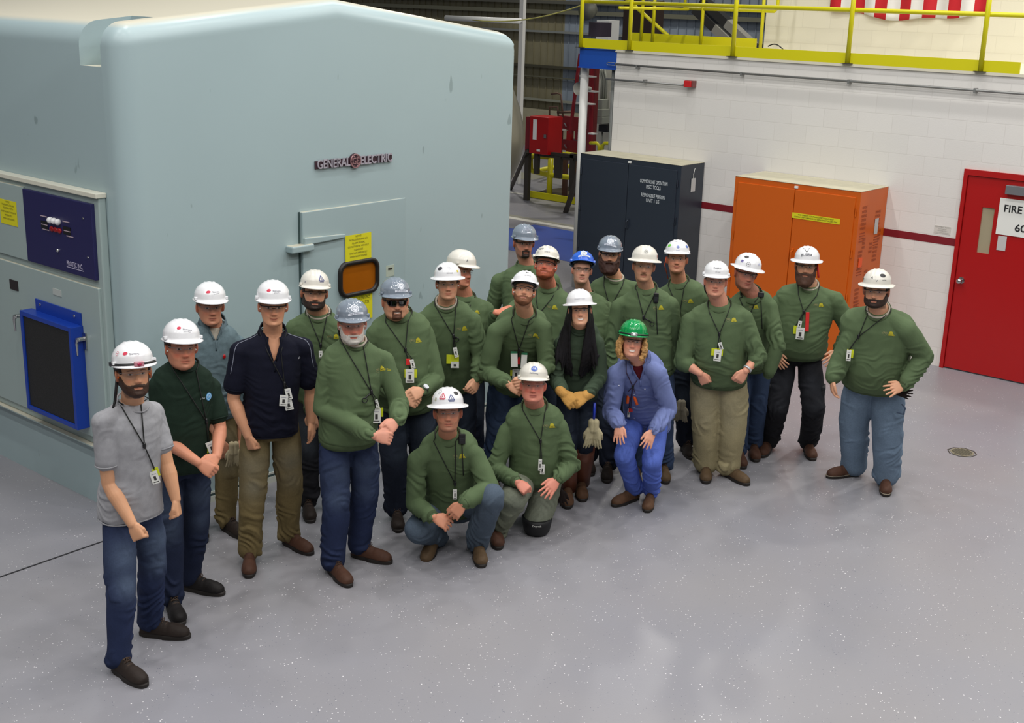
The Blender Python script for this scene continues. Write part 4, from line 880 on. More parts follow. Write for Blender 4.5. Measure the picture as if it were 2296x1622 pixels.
def put_decal(name, T_, c, d, up, kind, par, off=.0012):
    ks = 1.3 if kind[0] not in ('crest', 'siemens', 'bar') else 1.12; L = [([(v[0]*ks, v[1]*ks) for v in vs], fs, col) for vs, fs, col in dec(kind)]; cols = []; it = []
    for vs, fs, col in L:
        if col not in cols: cols.append(col)
        it.append((vs, fs, cols.index(col)))
    # stack overlapping layers slightly
    mbs = MB(); 
    for k, (vs, fs, mi) in enumerate(it):
        m1 = decal_on(T_, c, d, up, [(vs, fs, mi)], off+k*.0005)
        if m1 is None: return
        mbs.add(m1.v, m1.f, mi)
    return mbs.build(name, [dmat(cl) for cl in cols], par)
def hat_decals(o, T_, Fr, decals):
    R = Fr.to_3x3(); up = R @ Vector((0, 0, 1))
    for kind, az, el in decals:      # azimuth (to the person's right is +) and elevation in degrees, seen from the hat's middle
        a, e = math.radians(az), math.radians(el); dl = Vector((-math.sin(a)*math.cos(e), math.cos(a)*math.cos(e), math.sin(e)))
        c0 = Fr @ (Vector((0, .006, .06)) + dl*.4); put_decal('printed_mark' if kind[0] in ('word', 'bar') else 'sticker', T_, c0, R @ -dl, up, kind, o)
# ---- glasses (head frame)
LENS = None
def glass_mat(name, rgb, op):
    if name in MATS: return MATS[name]
    M = bpy.data.materials.new(name); M.use_nodes = True; nt = M.node_tree; N = nt.nodes; L = nt.links; N.clear()
    out = N.new('ShaderNodeOutputMaterial'); tr = N.new('ShaderNodeBsdfTransparent'); tr.inputs[0].default_value = (*lin(rgb), 1); gl = N.new('ShaderNodeBsdfGlossy'); gl.inputs['Roughness'].default_value = .05; gl.inputs[0].default_value = (.9, .92, .95, 1)
    mx = N.new('ShaderNodeMixShader'); mx.inputs[0].default_value = op; L.new(tr.outputs[0], mx.inputs[1]); L.new(gl.outputs[0], mx.inputs[2]); L.new(mx.outputs[0], out.inputs[0]); MATS[name] = M; return M
def build_glasses(par, Fr, hp, kind):
    w = .072*hp.get('w', 1)
    fr_col = {'clear': mat('clear_frame', (150, 140, 136), .25), 'black': BLACK, 'dark': BLACK}[kind]; lens = {'clear': glass_mat('clear_lens', (244, 245, 247), .035), 'black': glass_mat('clear_lens', (244, 245, 247), .035), 'dark': glass_mat('dark_lens', (22, 20, 26), .10)}[kind]
    def yx(x): return .112-(abs(x)/.075)**2.2*.050
    rad = .0034 if kind != 'clear' else .0012
    mb = MB(); mb.tube([Fr @ Vector((x, yx(x), .018-.003*(abs(x)/.07)**2)) for x in np.linspace(-w-.002, w+.002, 25)], rad, 6)
    if kind == 'dark':
        for sx in (-1, 1): mb.tube([Fr @ Vector((sx*x, yx(x)-.001, z)) for x, z in ((.066, .02), (.060, -.012), (.035, -.018), (.012, -.010), (.008, .008))], .0025, 6)
    mb.tube([Fr @ Vector((x, yx(x)-.004, .006)) for x in (-.010, -.004, .004, .010)], .002, 6)
    for sx in (-1, 1): mb.tube([Fr @ Vector(p) for p in ((sx*(w+.002), yx(w), .015), (sx*(w+.006), .03, .014), (sx*(w+.007), -.005, .012), (sx*(w+.004), -.022, -.004))], rad*1.25 if kind != 'clear' else .0022, 6)
    g = mb.build('safety_glasses', fr_col, par, True)
    for sx in (-1, 1):
        rs = []
        for q in range(7):
            v = q/6; z = .017-.037*v; row = []
            for i in range(13):
                u = i/12; x0, x1 = .006+.006*v, w-.002-.014*v**2; x = x0+(x1-x0)*u; row.append(Fr @ Vector((sx*x, yx(x)-.012*v, z)))
            rs.append(row)
        vs = [p for r in rs for p in r]; fs = [(a*13+i, a*13+i+1, (a+1)*13+i+1, (a+1)*13+i) for a in range(6) for i in range(12)]
        MB().add(vs, fs).build('lens', lens, g, True)
    return g
# ---- boots (x across, y forward, z up; heel at y=-.07)
_boots = {}
def boot_meshes():
    if _boots: return _boots
    mb = MB(); rs = []
    for y, w, h, z0 in ((-.088, .020, .05, .02), (-.08, .034, .09, .02), (-.05, .040, .125, .02), (-.01, .041, .120, .02), (.03, .042, .098, .02), (.075, .046, .078, .02), (.12, .051, .070, .02), (.155, .051, .064, .02), (.185, .044, .055, .02), (.205, .030, .042, .02), (.213, .012, .032, .022)):
        ring = []
        for k in range(24):
            a = 2*PI*k/24; x = math.copysign(abs(math.cos(a))**.7, math.cos(a))*w; zz = math.copysign(abs(math.sin(a))**.8, math.sin(a)); z = z0+.012+(zz*(h-.012) if zz > 0 else zz*.012); taper = 1-.28*max(0, zz)**1.5; ring.append((x*taper, y, z))
        rs.append(ring)
    mb.rings(rs); mb.chain([(0, -.035, .09), (0, -.038, .19)], [.046, .050], 20)
    me = remesh(mb, .006, 3); P = vcos(me); N = vnos(me)
    crease = np.exp(-((P[:, 1]-.085)/.012)**2)*np.clip((P[:, 2]-.05)/.03, 0, 1)+np.exp(-((P[:, 1]-.060)/.008)**2)*np.clip((P[:, 2]-.06)/.03, 0, 1)
    setco(me, P-N*(.003*crease)[:, None]); me.name = 'boot_upper'; _boots['upper'] = me
    mb = MB(); out = []
    for k in range(48):
        a = 2*PI*k/48; y = math.cos(a); x = math.sin(a); yy = .064+.156*y if y > -.99 else -.09; wv = .050 if y > 0 else .043; xx = math.copysign(abs(x)**.72, x)*(wv-.004*math.exp(-((yy-.03)/.03)**2)); out.append((xx, .062+.158*math.copysign(abs(y)**.85, y)))
    rs = [[(x*s_, (y-.06)*s_+.06, z) for x, y in out] for z, s_ in ((0, .97), (.004, 1), (.022, 1.01), (.028, .98))]; mb.rings(rs); _boots['sole'] = mb.mesh('boot_sole')
    mb = MB(); rs2 = [[(x*s_, (y-.06)*s_+.06, z) for x, y in out] for z, s_ in ((.022, 1.02), (.027, 1.02))]; mb.rings(rs2); _boots['welt'] = mb.mesh('boot_welt')
    mb = MB()
    for k, (y, z) in enumerate(((.095, .082), (.075, .094), (.055, .107), (.038, .119))): mb.tube([(-.022, y, z-.006), (0, y+.004, z+.001), (.022, y, z-.006)], .0026, 6)
    mb.tube([(0, .04, .122), (.022, .05, .118), (.012, .062, .110), (0, .045, .122)], .0022, 6); mb.tube([(0, .04, .122), (-.022, .05, .118), (-.012, .062, .110), (0, .045, .122)], .0022, 6)
    _boots['lace'] = mb.mesh('boot_lace'); return _boots
def slot(o, M):
    if not o.data.materials: o.data.materials.append(None)
    o.material_slots[0].link = 'OBJECT'; o.material_slots[0].material = M
def build_boot(par, A, d, M, s=1.0, pitch=0.0, roll_=0.0, welt=None, laces=True, lift=0.0):
    B = boot_meshes(); d = Vector((d.x, d.y, 0)).normalized(); X_ = Vector((d.y, -d.x, 0)); R = Matrix((X_, d, Vector((0, 0, 1)))).transposed()
    R = R @ Matrix.Rotation(pitch, 3, 'X') @ Matrix.Rotation(roll_, 3, 'Y')
    Mx = R.to_4x4() @ Matrix.Diagonal((s, s, s, 1)); base = Vector((A.x, A.y, 0)) + d*.0; Mx.translation = Vector((A.x, A.y, A.z*1.0+lift)) - R @ Vector((0, -.035*s, 0))
    P0 = par.matrix_basis.inverted()
    def mk(name, me, Mm, pr):
        o = bpy.data.objects.new(name, me); COL.objects.link(o); slot(o, Mm); o.parent = pr; return o
    u = mk('boot', B['upper'], M, par); u.matrix_parent_inverse = P0; u.matrix_basis = Mx
    B['upper'].polygons.foreach_set('use_smooth', [True]*len(B['upper'].polygons))
    mk('sole', B['sole'], mat('sole_rubber', (30, 24, 20), .7), u)
    if welt: mk('welt', B['welt'], welt, u)
    if laces: mk('lace', B['lace'], mat('lace_brown', (66, 48, 34), .8), u)
    return u
# ------------------------------------------------------------------ people: one builder
GREEN = cloth('sweatshirt_green', (84, 101, 71), noise=.07, nscale=6); DGREEN = cloth('sweatshirt_dark_green', (60, 74, 58), noise=.07, nscale=6)
RIB = cloth('rib_green', (70, 84, 58), bump=.6, bscale=400); RIBD = cloth('rib_dark_green', (54, 68, 54), bump=.6, bscale=400)
UNDER = cloth('undershirt_pale', (172, 164, 150))
LEATHER = {k: mat('boot_leather_'+k, c, .68, spec=.25, noise=.2, nscale=14, bump=.3, bscale=60) for k, c in dict(dark=(40, 32, 28), brown=(76, 50, 38), tan=(92, 66, 48), olive=(88, 70, 50), black=(26, 23, 23)).items()}
HATS = dict(white=mat('hat_white', (226, 226, 228), .2, spec=.5, coat=.3), cream=mat('hat_offwhite', (214, 210, 200), .28, coat=.2), grey=mat('hat_grey', (118, 128, 140), .18, coat=.4), blue=mat('hat_blue', (28, 92, 200), .18, coat=.4), green=mat('hat_green', (8, 140, 72), .15, coat=.5))
TROU = dict(navy=(30, 37, 58), blue=(37, 46, 74), dark=(30, 35, 48), black=(34, 34, 38), khaki=(150, 140, 108), olive=(112, 98, 66), light=(104, 122, 142), mid=(50, 64, 90), royal=(86, 108, 192), sage=(112, 116, 100), stone=(76, 88, 102))
def person(S):
    hx, hy = S['hat']; G0 = PG(hx, hy, S['z']); hd = Vector((G0.x, G0.y, 0)).normalized(); tow = -hd; rgt = Vector((hd.y, -hd.x, 0))
    if 'back' in S: G0 = G0 + hd*S['back']
    def J(px, py, f=0.0):
        if px == 'f': q = J(py, 1000, f[0]); return Vector((q.x, q.y, f[1]))
        d = ray(px, py); q = (Vector((G0.x, G0.y, 0)) + tow*f); t = (q-CAM).dot(hd)/d.dot(hd); return CAM + d*t
    # head frame
    ht = J(hx, hy, S.get('hf', .04)); k = S.get('hs', 1.0); hp = S.get('hp', {}); yw, pt, rl = [math.radians(a) for a in S.get('head', (0, 10, 0))]
    f = (CAM-ht).normalized(); r = Vector((0, 0, 1)).cross(f).normalized(); u = f.cross(r)
    f1 = f*math.cos(yw)+r*math.sin(yw); r1 = r*math.cos(yw)-f*math.sin(yw); f2 = f1*math.cos(pt)-u*math.sin(pt); u2 = u*math.cos(pt)+f1*math.sin(pt)
    u3 = u2*math.cos(rl)+r1*math.sin(rl); r3 = r1*math.cos(rl)-u2*math.sin(rl)
    ctr = ht - u3*(.166*k) ; Fr = Matrix((-r3*k, f2*k, u3*k)).transposed().to_4x4(); Fr.translation = ctr
    # trunk frame
    Nk = J(*S['nk'], S.get('nf', 0)) + Vector((0, 0, .050)); by = math.radians(S.get('by', 0)); sk = .19*math.sin(by)
    sL = J(*S['sL'], sk+S.get('nf', 0)-.01); sR = J(*S['sR'], -sk+S.get('nf', 0)-.01)
    feet = []
    for key in ('fL', 'fR'):
        v = S.get(key)
        if v is None: feet.append(None); continue
        A_ = PG(*v[0]); T_ = PG(*v[1]); feet.append((A_, (Vector((T_.x, T_.y, 0))-Vector((A_.x, A_.y, 0))).normalized()))
    base = Vector((G0.x, G0.y, 0))
    if 'hp_' in S: Pv = J(*S['hp_'])
    else:
        bx_ = base.copy()
        ff = [x[0] for x in feet if x]
        if len(ff) == 2: bx_ = (ff[0]+ff[1])/2*.6+base*.4
        Pv = Vector((bx_.x, bx_.y, Nk.z*.625)) 
        if 'hipx' in S: Pv = J(S['hipx'], 0, 0)*0 + Vector((J(S['hipx'], S['nk'][1]+180, 0).x, J(S['hipx'], S['nk'][1]+180, 0).y, Pv.z))
    U = (Nk-Pv).normalized(); Sd = (sR-sL); Sd = (Sd-U*Sd.dot(U)).normalized(); Fv = Sd.cross(U); Lg = (Nk-Pv).length
    hy_ = math.radians(S.get('hy', S.get('by', 0))); Sh = (rgt*math.cos(hy_)-tow*math.sin(hy_)); Sh = Sh.normalized(); Fh = tow*math.cos(hy_)+rgt*math.sin(hy_)
    E_ = empty('person', base, S['label'], 'person', 'people posing for the group photo'); E_.location = base
    bw = S.get('bw', 1.0)*(1.09 if S.get('shirt', 'sweat') == 'sweat' else 1.03); bel = S.get('bel', .03); hw, ww, cw = [v*bw for v in S.get('w3', (.172, .165, .182))]
    def trunk(mb, k_, e_, lo=-.13, tuck=0):
        cs = []
        for t, w, fr_, bk in ((lo, hw-tuck, .115+bel*.7-tuck, .12-tuck), (lo+.05, hw+.004, .122+bel*.8, .125), (.10, hw, .125+bel, .125), (.28, ww, .122+bel*1.05, .118), (.46, ww*.5+cw*.5, .122+bel*.75, .12), (.64, cw, .128+bel*.3, .13), (.79, cw, .118+bel*.1, .125), (.875, cw*.86, .100, .115), (.93, .118, .086, .100), (.97, .088, .074, .086), (.985, .070, .062, .072)):
            c = Pv+U*(Lg*t); s_ = Sd if t > .4 else (Sh*(.4-t)+Sd*(t+.2)).normalized() if t > 0 else Sh; s_ = (s_-U*s_.dot(U)).normalized(); fvv = s_.cross(U)
            cs.append(ell(c, s_, fvv, w*k_-e_, (fr_)*(.9*min(bw, 1.15)+.1)*k_-e_, bk*k_-e_))
        mb.rings(cs)
    arms = []; wb_ = {}
    for side, sh, key in (('R', sL, 'aL'), ('L', sR, 'aR')):
        v = S.get(key)
        if v is None: arms.append(None); continue
        e_ = J(*v[0]); w_ = J(*v[1]); h_ = J(*v[2])
        wb_[side] = e_.lerp(w_, .86) if len(v) > 3 and v[3] == 'none' else w_; arms.append((side, sh, e_, w_, h_, v[3] if len(v) > 3 else 'relax', v[4] if len(v) > 4 else (0, 0, 1)))
    al = S.get('al', 1.0); skin = S.get('skin', (208, 154, 122))
    # ---- body: head, neck, trunk, arms and hands in one surface
    mb = MB(); Gd = head_mb(mb, hp, Fr); trunk(mb, .86, .006, lo=0.0)
    nb = Fr @ Vector((0, -.022, -.070)); nr = .060+hp.get('fat', 0)*.012
    mb.chain([Nk-U*.07, Nk-U*.0+Fv*.004, nb, Fr @ Vector((0, -.02, -.02))], [nr+.014, nr+.002, nr, .058], 20)
    if hp.get('fat', 0) > .3: mb.ball(Fr @ Vector((0, .035, -.105)), (.045, .040, .026), 10, R=Fr.to_3x3())
    for a in arms:
        if a is None: continue
        side, sh, e_, w_, h_, pose, dn = a
        m_ = e_.lerp(w_, .28); mb.chain([sh, sh.lerp(e_, .5), e_, m_, wb_[side]], [.052*al, .047*al, .038*al, .043*al, .0275*al], 16)
        mb.cap_seg(Nk-U*.08, sh, .05, .05)
        if pose != 'none':
            n_ = rgt*dn[0] + Vector((0, 0, 1))*dn[1] + tow*dn[2]; hand(mb, w_, h_-w_, n_, side, pose, S.get('hsz', 1.0))
    me = remesh(mb, .0040, 2); inv = np.array(Fr.inverted()); P = vcos(me); Q = P@inv[:3, :3].T+inv[:3, 3]
    mk_ = (Q[:, 1] > .045) & (Q[:, 2] > -.085) & (Q[:, 2] < .04) & (np.abs(Q[:, 0]) < .055) & (Q[:, 1] < .14)
    bm = bmesh.new(); bm.from_mesh(me); bm.verts.ensure_lookup_table(); es_ = [e for e in bm.edges if mk_[e.verts[0].index] and mk_[e.verts[1].index]]
    bmesh.ops.subdivide_edges(bm, edges=es_, cuts=1, use_grid_fill=True, smooth=.0); bm.to_mesh(me); bm.free(); me.update(); P = vcos(me); Q = P@inv[:3, :3].T+inv[:3, 3]
    inhead = (Q[:, 2] > -.20) & (np.linalg.norm(Q-np.array([0, 0, -.01]), axis=1) < .19)
    C = np.repeat(np.array(lin(skin))[None], len(P), 0); C[inhead] = face_colors(Q[inhead], hp, skin); C *= (1+.06*fnoise(P, 9, 3))[:, None]; setcol(me, np.clip(C, 0, 1))
    body = obj('body', me, SKIN, E_, True)
    # eyes bulge under the lids
    # ---- shirt
    sc_ = S.get('shirt', 'sweat'); SM = S.get('sm', GREEN); RB = S.get('rb', RIBD if SM is DGREEN else RIB); sl = S.get('sl', 1.93); loose = S.get('loose', 1.0)
    mb = MB(); trunk(mb, 1.0, 0, S.get('lo', -.16), tuck=.012 if S.get('hem', True) else -.002); segs = [(Pv-U*.1, Nk, .17, .45, .10)]
    cuffs = []
    for a in arms:
        if a is None: continue
        side, sh, e_, w_, h_, pose, dn = a; lo_ = loose*al
        mb.cap_seg(Nk-U*.060, sh+U*.004, .060, .066*lo_, 18)
        if sl <= 1:
            end = sh.lerp(e_, sl); mb.chain([sh, sh.lerp(end, .5), end], [.064*lo_, .066*lo_, .068*lo_], 20); segs.append((sh, end, .06, .2, .25)); cuffs.append((end, (e_-sh).normalized(), .064*lo_, 'short'))
        else:
            t_ = sl-1; end = e_.lerp(w_, t_); rw = .040*lo_ if t_ > .8 else .050*lo_
            m2 = e_.lerp(end, .45); mb.chain([sh, sh.lerp(e_, .5), e_, m2, e_.lerp(end, .85), end], [.068*lo_, .066*lo_, .060*lo_, .060*lo_, rw+.014, rw], 20)
            segs.append((sh, e_, .06, .15, .9)); segs.append((e_, end, .055, .9, .8)); cuffs.append((end, (w_-e_).normalized(), rw, 'long'))
    me = remesh(mb, .0068, 3); P = vcos(me); N = vnos(me); N0 = N
    P = P+N*(.0045*fnoise(P, 2.2, S['id'], 2)+.0015*fnoise(P, 9, S['id']+1, 1))[:, None]
    P = folds(P, N, segs, .0145*S.get('wr', 1.0), S['id'], .062); P = smooth_np(me, P, 1)
    vn_ = S.get('vneck')
    setco(me, P)
    if vn_:
        bm = bmesh.new(); bm.from_mesh(me); rem = []; ln_ = lambda y_: .050*(1-max(0, y_)/vn_)+.002
        for v in bm.verts:
            d_ = v.co-Nk; y_ = -d_.dot(U); x_ = abs(d_.dot(Sd)); fz = d_.dot(Fv)
            if fz > .02 and y_ > -.08 and y_ < vn_ and x_ < ln_(y_): rem.append(v)
        bmesh.ops.delete(bm, geom=rem, context='VERTS')
        for v in bm.verts:
            if v.is_boundary:
                d_ = v.co-Nk; y_ = -d_.dot(U); x_ = d_.dot(Sd)
                if y_ < vn_-.004: v.co += Sd*((1 if x_ > 0 else -1)*(ln_(y_)+.004)-x_)
        bm.to_mesh(me); bm.free()
    shirt = obj(S.get('shirtname', 'sweatshirt'), me, SM, E_, True)
    TS = bvh(me); 
    # collar
    nrr = nr+.010
    def ringpts(c, s_, f_, a_, b_, tilt, n=36): return [c + s_*(a_*math.cos(2*PI*i/n)) + f_*(b_*math.sin(2*PI*i/n)) - U*(tilt*math.sin(2*PI*i/n)) for i in range(n)]
    if sc_ == 'sweat' or sc_ == 'tee':
        if S.get('under'): MB().tube(ringpts(Nk-U*.004+Fv*.006, Sd, Fv, nrr+.004, nrr+.003, .024), .0085, 8, closed=True).build('undershirt_collar', UNDER, shirt, True)
        MB().tube(ringpts(Nk-U*.014+Fv*.008, Sd, Fv, nrr+.013, nrr+.012, .034), .0085 if sc_ == 'sweat' else .0055, 8, closed=True).build('collar', RB, shirt, True)
    else:
        mb = MB(); n_ = 40; rs = []
        for row, (rad_, hh) in enumerate(((nrr+.006, .034), (nrr+.014, .040), (nrr+.030, -.006))):
            ring = []
            for i in range(n_+1):
                an = PI/2+.42+(2*PI-.84)*i/n_; edge = max(0, 1-min(i, n_-i)/6); c = Nk + Sd*(rad_*math.cos(an)) + Fv*(rad_*math.sin(an)+.006+edge*.012*(row == 2)) - U*(.034*math.sin(an)+.018-hh + (edge*.045 if row == 2 else edge*.01)); ring.append(c)
            rs.append(ring)
        vs = [p for r_ in rs for p in r_]; fs = [(a*(n_+1)+i, a*(n_+1)+i+1, (a+1)*(n_+1)+i+1, (a+1)*(n_+1)+i) for a in range(2) for i in range(n_)]
        if vn_:
            def onS(x_, y_):
                c_ = Nk + Sd*x_ - U*y_ + Fv*.3; h_, n2_, _, _ = TS.ray_cast(c_, -Fv); return (h_ + Fv*.001) if h_ is not None else None
            pl_ = []
            for sx in (-1, 1):
                q_ = [onS(sx*(.050*(1-max(0, y_)/vn_)+.010), y_) for y_ in np.linspace(.02, vn_, 9)]; q_ = [p_ for p_ in q_ if p_ is not None]
                if len(q_) > 2: pl_.append(q_)
            q_ = [onS(.004, y_) for y_ in np.linspace(vn_, vn_+.07, 5)]; q_ = [p_ for p_ in q_ if p_ is not None]
            if len(q_) > 2 : pl_.append(q_)
            mp_ = MB()
            for q_ in pl_: mp_.tube(q_, .0065, 8)
            mp_.build('placket', RB, shirt, True)
            if S.get('inner'):
                m5 = MB(); m5.rings([ell(Pv+U*(Lg*t_), Sd, Fv, w_*bw*.93, f_*.93, b_*.9) for t_, w_, f_, b_ in ((.55, .16, .13, .11), (.7, .165, .125, .11), (.82, .14, .112, .10), (.90, .11, .092, .09), (.945, .08, .076, .08))]); m5.build('undershirt', S['inner'], shirt, True)
        co = MB().add(vs, fs).build('collar', RB, shirt, True); s2 = co.modifiers.new('s', 'SOLIDIFY'); s2.thickness = .004
    for c_, d_, r_, kd in cuffs:
        o1 = d_.orthogonal().normalized(); o2 = d_.cross(o1)
        if kd == 'long': MB().tube([c_-d_*.03, c_-d_*.01, c_+d_*.016, c_+d_*.02], [r_+.0035, r_+.003, r_+.0005, r_-.006], 20).build('cuff', RB, shirt, True)
        else: MB().tube([c_+d_*(r_*.35)+(o1*math.cos(2*PI*i/28)+o2*math.sin(2*PI*i/28))*(r_*.985) for i in range(28)], .0045, 6, closed=True).build('cuff', RB, shirt, True)
    # hem band
    cH = Pv+U*(Lg*S.get('lo', -.16)); 
    if S.get('hem', True): MB().rings([ell(cH+U*z_, Sh, Sh.cross(U).normalized(), hw-d_, (.115+bel*.7)*(.9*min(bw, 1.15)+.1)-d_, .12-d_) for z_, d_ in ((.028, -.001), (.02, -.0035), (-.01, .002), (-.018, .012))], True).build('waistband', RB, shirt, True)
    if not S.get('hem', True):
        ff_ = (.115+bel*.7)*(.9*min(bw, 1.15)+.1); MB().tube(ell(cH+U*.004, Sh, Sh.cross(U).normalized(), hw+.003, ff_+.003, .122, 44), .0042, 6, closed=True).build('hem_edge', RB, shirt, True)
    # ---- trousers
    tm = S.get('tr', 'navy'); trc = TROU[tm] if isinstance(tm, str) else tm; lw = S.get('lw', 1.0)*min(1.12, max(1, bw*.97)); hipd = .088*min(bw, 1.15)
    TM = denim('denim' if tm not in ('khaki', 'olive', 'black') else 'twill', (60, 70, 100))
    mb = MB(); pe = []; Uh = Vector((0, 0, 1)) if 'hipup' not in S else U
    for z_, w_, f_, b_ in ((.09, hw-.034, .088+bel*.35, .095), (.04, hw-.028, .092+bel*.35, .10), (-.04, hw-.020, .098+bel*.25, .108), (-.10, hw-.018, .095, .108), (-.15, hw*.72, .08, .09)):
        pe.append(ell(Pv+Uh*z_, Sh, Sh.cross(Uh).normalized(), w_, f_*(.9*min(bw, 1.15)+.1), b_))
    mb.rings(pe); segs = [(Pv+Uh*.1, Pv-Uh*.14, .14, .05, .3)]; legs = []
    for i, (key, kk, ak, sx) in enumerate((('fL', 'kL', 'ankL', -1), ('fR', 'kR', 'ankR', 1))):
        hj = Pv + Sh*(sx*hipd) - Uh*.06
        if ak in S: an_ = J(*S[ak])
        elif feet[i]: an_ = feet[i][0] + Vector((0, 0, .10))
        else: an_ = Vector((hj.x, hj.y, .10)) + Sh*(sx*.03)
        if kk in S: kn = J(*S[kk])
        else: kn = hj.lerp(an_, .50) + (feet[i][1] if feet[i] else Fh)*.035
        legs.append((hj, kn, an_)); c2 = kn.lerp(an_, .35)
        mb.chain([hj, hj.lerp(kn, .45), kn, c2, kn.lerp(an_, .8), an_], [.088*lw, .097*lw, .086*lw, .083*lw, .074*lw, .076*lw], 22)
        segs.append((hj, kn, .09, .4, .7)); segs.append((kn, an_, .07, .55, 1.5))
    me = remesh(mb, .0085, 3); P = vcos(me); N = vnos(me); P = P+N*(.005*fnoise(P, 2.4, S['id']+5, 2))[:, None]; P = folds(P, N, segs, .012*S.get('twr', 1.0), S['id']+9, .085); P = smooth_np(me, P, 1)
    P[:, 2] = np.maximum(P[:, 2], .006); setco(me, P); C = np.repeat(np.array(lin(trc))[None], len(P), 0); fa = S.get('fade', .25)
    fadew = np.zeros(len(P))
    for hj, kn, an_ in legs:
        for t_, rad_ in ((.55, .12), (.9, .09)):
            cpt = npv(hj.lerp(kn, t_)+Fh*.09); fadew = np.maximum(fadew, np.exp(-((P-cpt)**2).sum(1)/rad_**2))
    fcol = np.array(lin([v*.5+f_*.5 for v, f_ in zip(trc, (128, 146, 162))]))[None]; fw_ = np.clip(fa*1.25*fadew*(1+.4*fnoise(P, 3, S['id'], 2)), 0, .8)[:, None]; C = (C*(1-fw_)+fcol*fw_)*(1+.10*fnoise(P, 5, S['id'], 2))[:, None]
    # seams down the outside of the legs
    setcol(me, np.clip(C, 0, 1)); tr = obj('trousers', me, TM, E_, True)
    if S.get('belt'):
        bt = MB().rings([ell(Pv+Uh*z_+Vector((0, 0, S.get('beltz', 0))), Sh, Fh, hw-.004+d_, (.112+bel*.5)*(.9*min(bw, 1.15)+.1)+d_, .118+d_) for z_, d_ in ((.055, 0), (.055, .004), (.09, .004), (.09, 0))], False).build('belt', mat('belt_leather', (26, 20, 18), .45), tr, True)
        MB().box((-.022, -.003, -.018), (.022, .004, .018), R=Matrix((Sh, Fh, Vector((0, 0, 1)))).transposed(), c=Pv+Uh*.072+Vector((0, 0, S.get('beltz', 0)))+Fh*((.112+bel*.5)*(.9*min(bw, 1.15)+.1)+.006)).build('buckle', CHROME, bt, bevel=.003)
    # ---- boots
    bk = LEATHER[S.get('boot', 'brown')]
    for i, key in enumerate(('fL', 'fR')):
        hj, kn, an_ = legs[i]
        if ('nob'+key[1]) in S: continue
        d_ = feet[i][1] if feet[i] else Fh
        A_ = Vector((an_.x, an_.y, 0)) if (feet[i] or ('ank'+key[1]) not in S) else an_
        build_boot(E_, Vector((A_.x, A_.y, 0)) if 'bp'+key[1] not in S else Vector((an_.x, an_.y, 0)), d_, bk, S.get('bs', 1.0), pitch=S.get('bp'+key[1], (0, 0))[0], lift=S.get('bp'+key[1], (0, 0))[1], welt=S.get('welt'), laces=S.get('laces', True))
    # ---- hair, beard
    for name, fn in S.get('fur', []): fn(name, Gd, Fr, E_, hp)
    # ---- hat and glasses
    st_, hc, dec_ = S['hatd']; Hf = Fr @ Matrix.Rotation(math.radians(S.get('htilt', 0)), 4, 'X'); hat, TH = build_hat(E_, Hf, hp, st_, HATS[hc], dec_)
    if S.get('gl', 'clear'): build_glasses(E_, Fr, hp, S.get('gl', 'clear'))
    if S.get('plug'):
        for sx in (-1, 1): MB().ball(Fr @ Vector((sx*(.079*hp.get('w', 1)), .006, -.012)), .0065, 8).build('ear_plug', mat('plug_'+S['plug'], {'white': (226, 222, 214), 'orange': (240, 110, 20)}[S['plug']], .6), E_, True)
    # ---- things on the shirt
    def hitpx(px, py, T_=TS, off=.004):
        d_ = ray(px, py).normalized(); h, n_, _, _ = T_.ray_cast(CAM, d_)
        return (None, None) if h is None else (h - d_*off, n_)
    if S.get('emb'):
        px, py = S['emb']; h, n_ = hitpx(px, py)
        if h is not None: emblem(shirt, TS, h+n_*.02, n_, S.get('embk', 'site'), S.get('embs', 1.0))
    if S.get('lan'):
        L_ = S['lan']; V_ = L_['v']; paths = []
        for sx, key in ((-1, 'l'), (1, 'r')):
            q0 = L_.get(key); pts = [Nk - Fv*(nrr+.016) + Sd*(sx*.03) - U*.004, Nk + Sd*(sx*(nrr+.012)) + U*.002 - Fv*.010, Nk + Sd*(sx*(nrr+.014)) - U*.004+Fv*.036]
            for t_ in np.linspace(0, 1, 12):
                h, _ = hitpx(q0[0]+(V_[0]-q0[0])*t_, q0[1]+(V_[1]-q0[1])*t_, off=.007)
                if h is not None: pts.append(h)
            paths.append(pts)
        mb = MB()
        for p_ in paths:
            if len(p_) > 4: mb.tube(p_, .0032, 6)
        lm = S.get('lanm', mat('lanyard_black', (18, 20, 18), .7)); last = V_
        h0, _ = hitpx(*V_, off=.01)
        for b_ in L_.get('b', []):
            pts = [hitpx(V_[0]+(b_[0]-V_[0])*t_, V_[1]+(b_[1]-b_[4]*.5-V_[1])*t_, off=.012)[0] for t_ in np.linspace(0, 1, 6)]; pts = [p_ for p_ in pts if p_ is not None]
            if len(pts) > 1: mb.tube(pts, .0028, 6)
        lan = mb.build('lanyard', lm, E_, True)
        if h0 is not None: MB().ball(h0, (.010, .010, .020), 8).build('clip', BLACK, lan, True)
        if h0 is not None and L_.get('reel'):
            h1, _ = hitpx(L_['reel'][0], L_['reel'][1], off=.012)
            if h1 is not None:
                o1 = rgt; o2 = Vector((0, 0, 1)); MB().tube([h1+(o1*math.cos(a)+o2*math.sin(a))*.016 for a in np.linspace(0, 2*PI, 17)[:-1]], .003, 6, closed=True).tube([h0, h1+o2*.012], .005, 6).build('key_ring', BLACK, lan, True)
        for bi, b_ in enumerate(L_.get('b', [])):
            badge(lan, hitpx, b_, rgt, tow, G0)
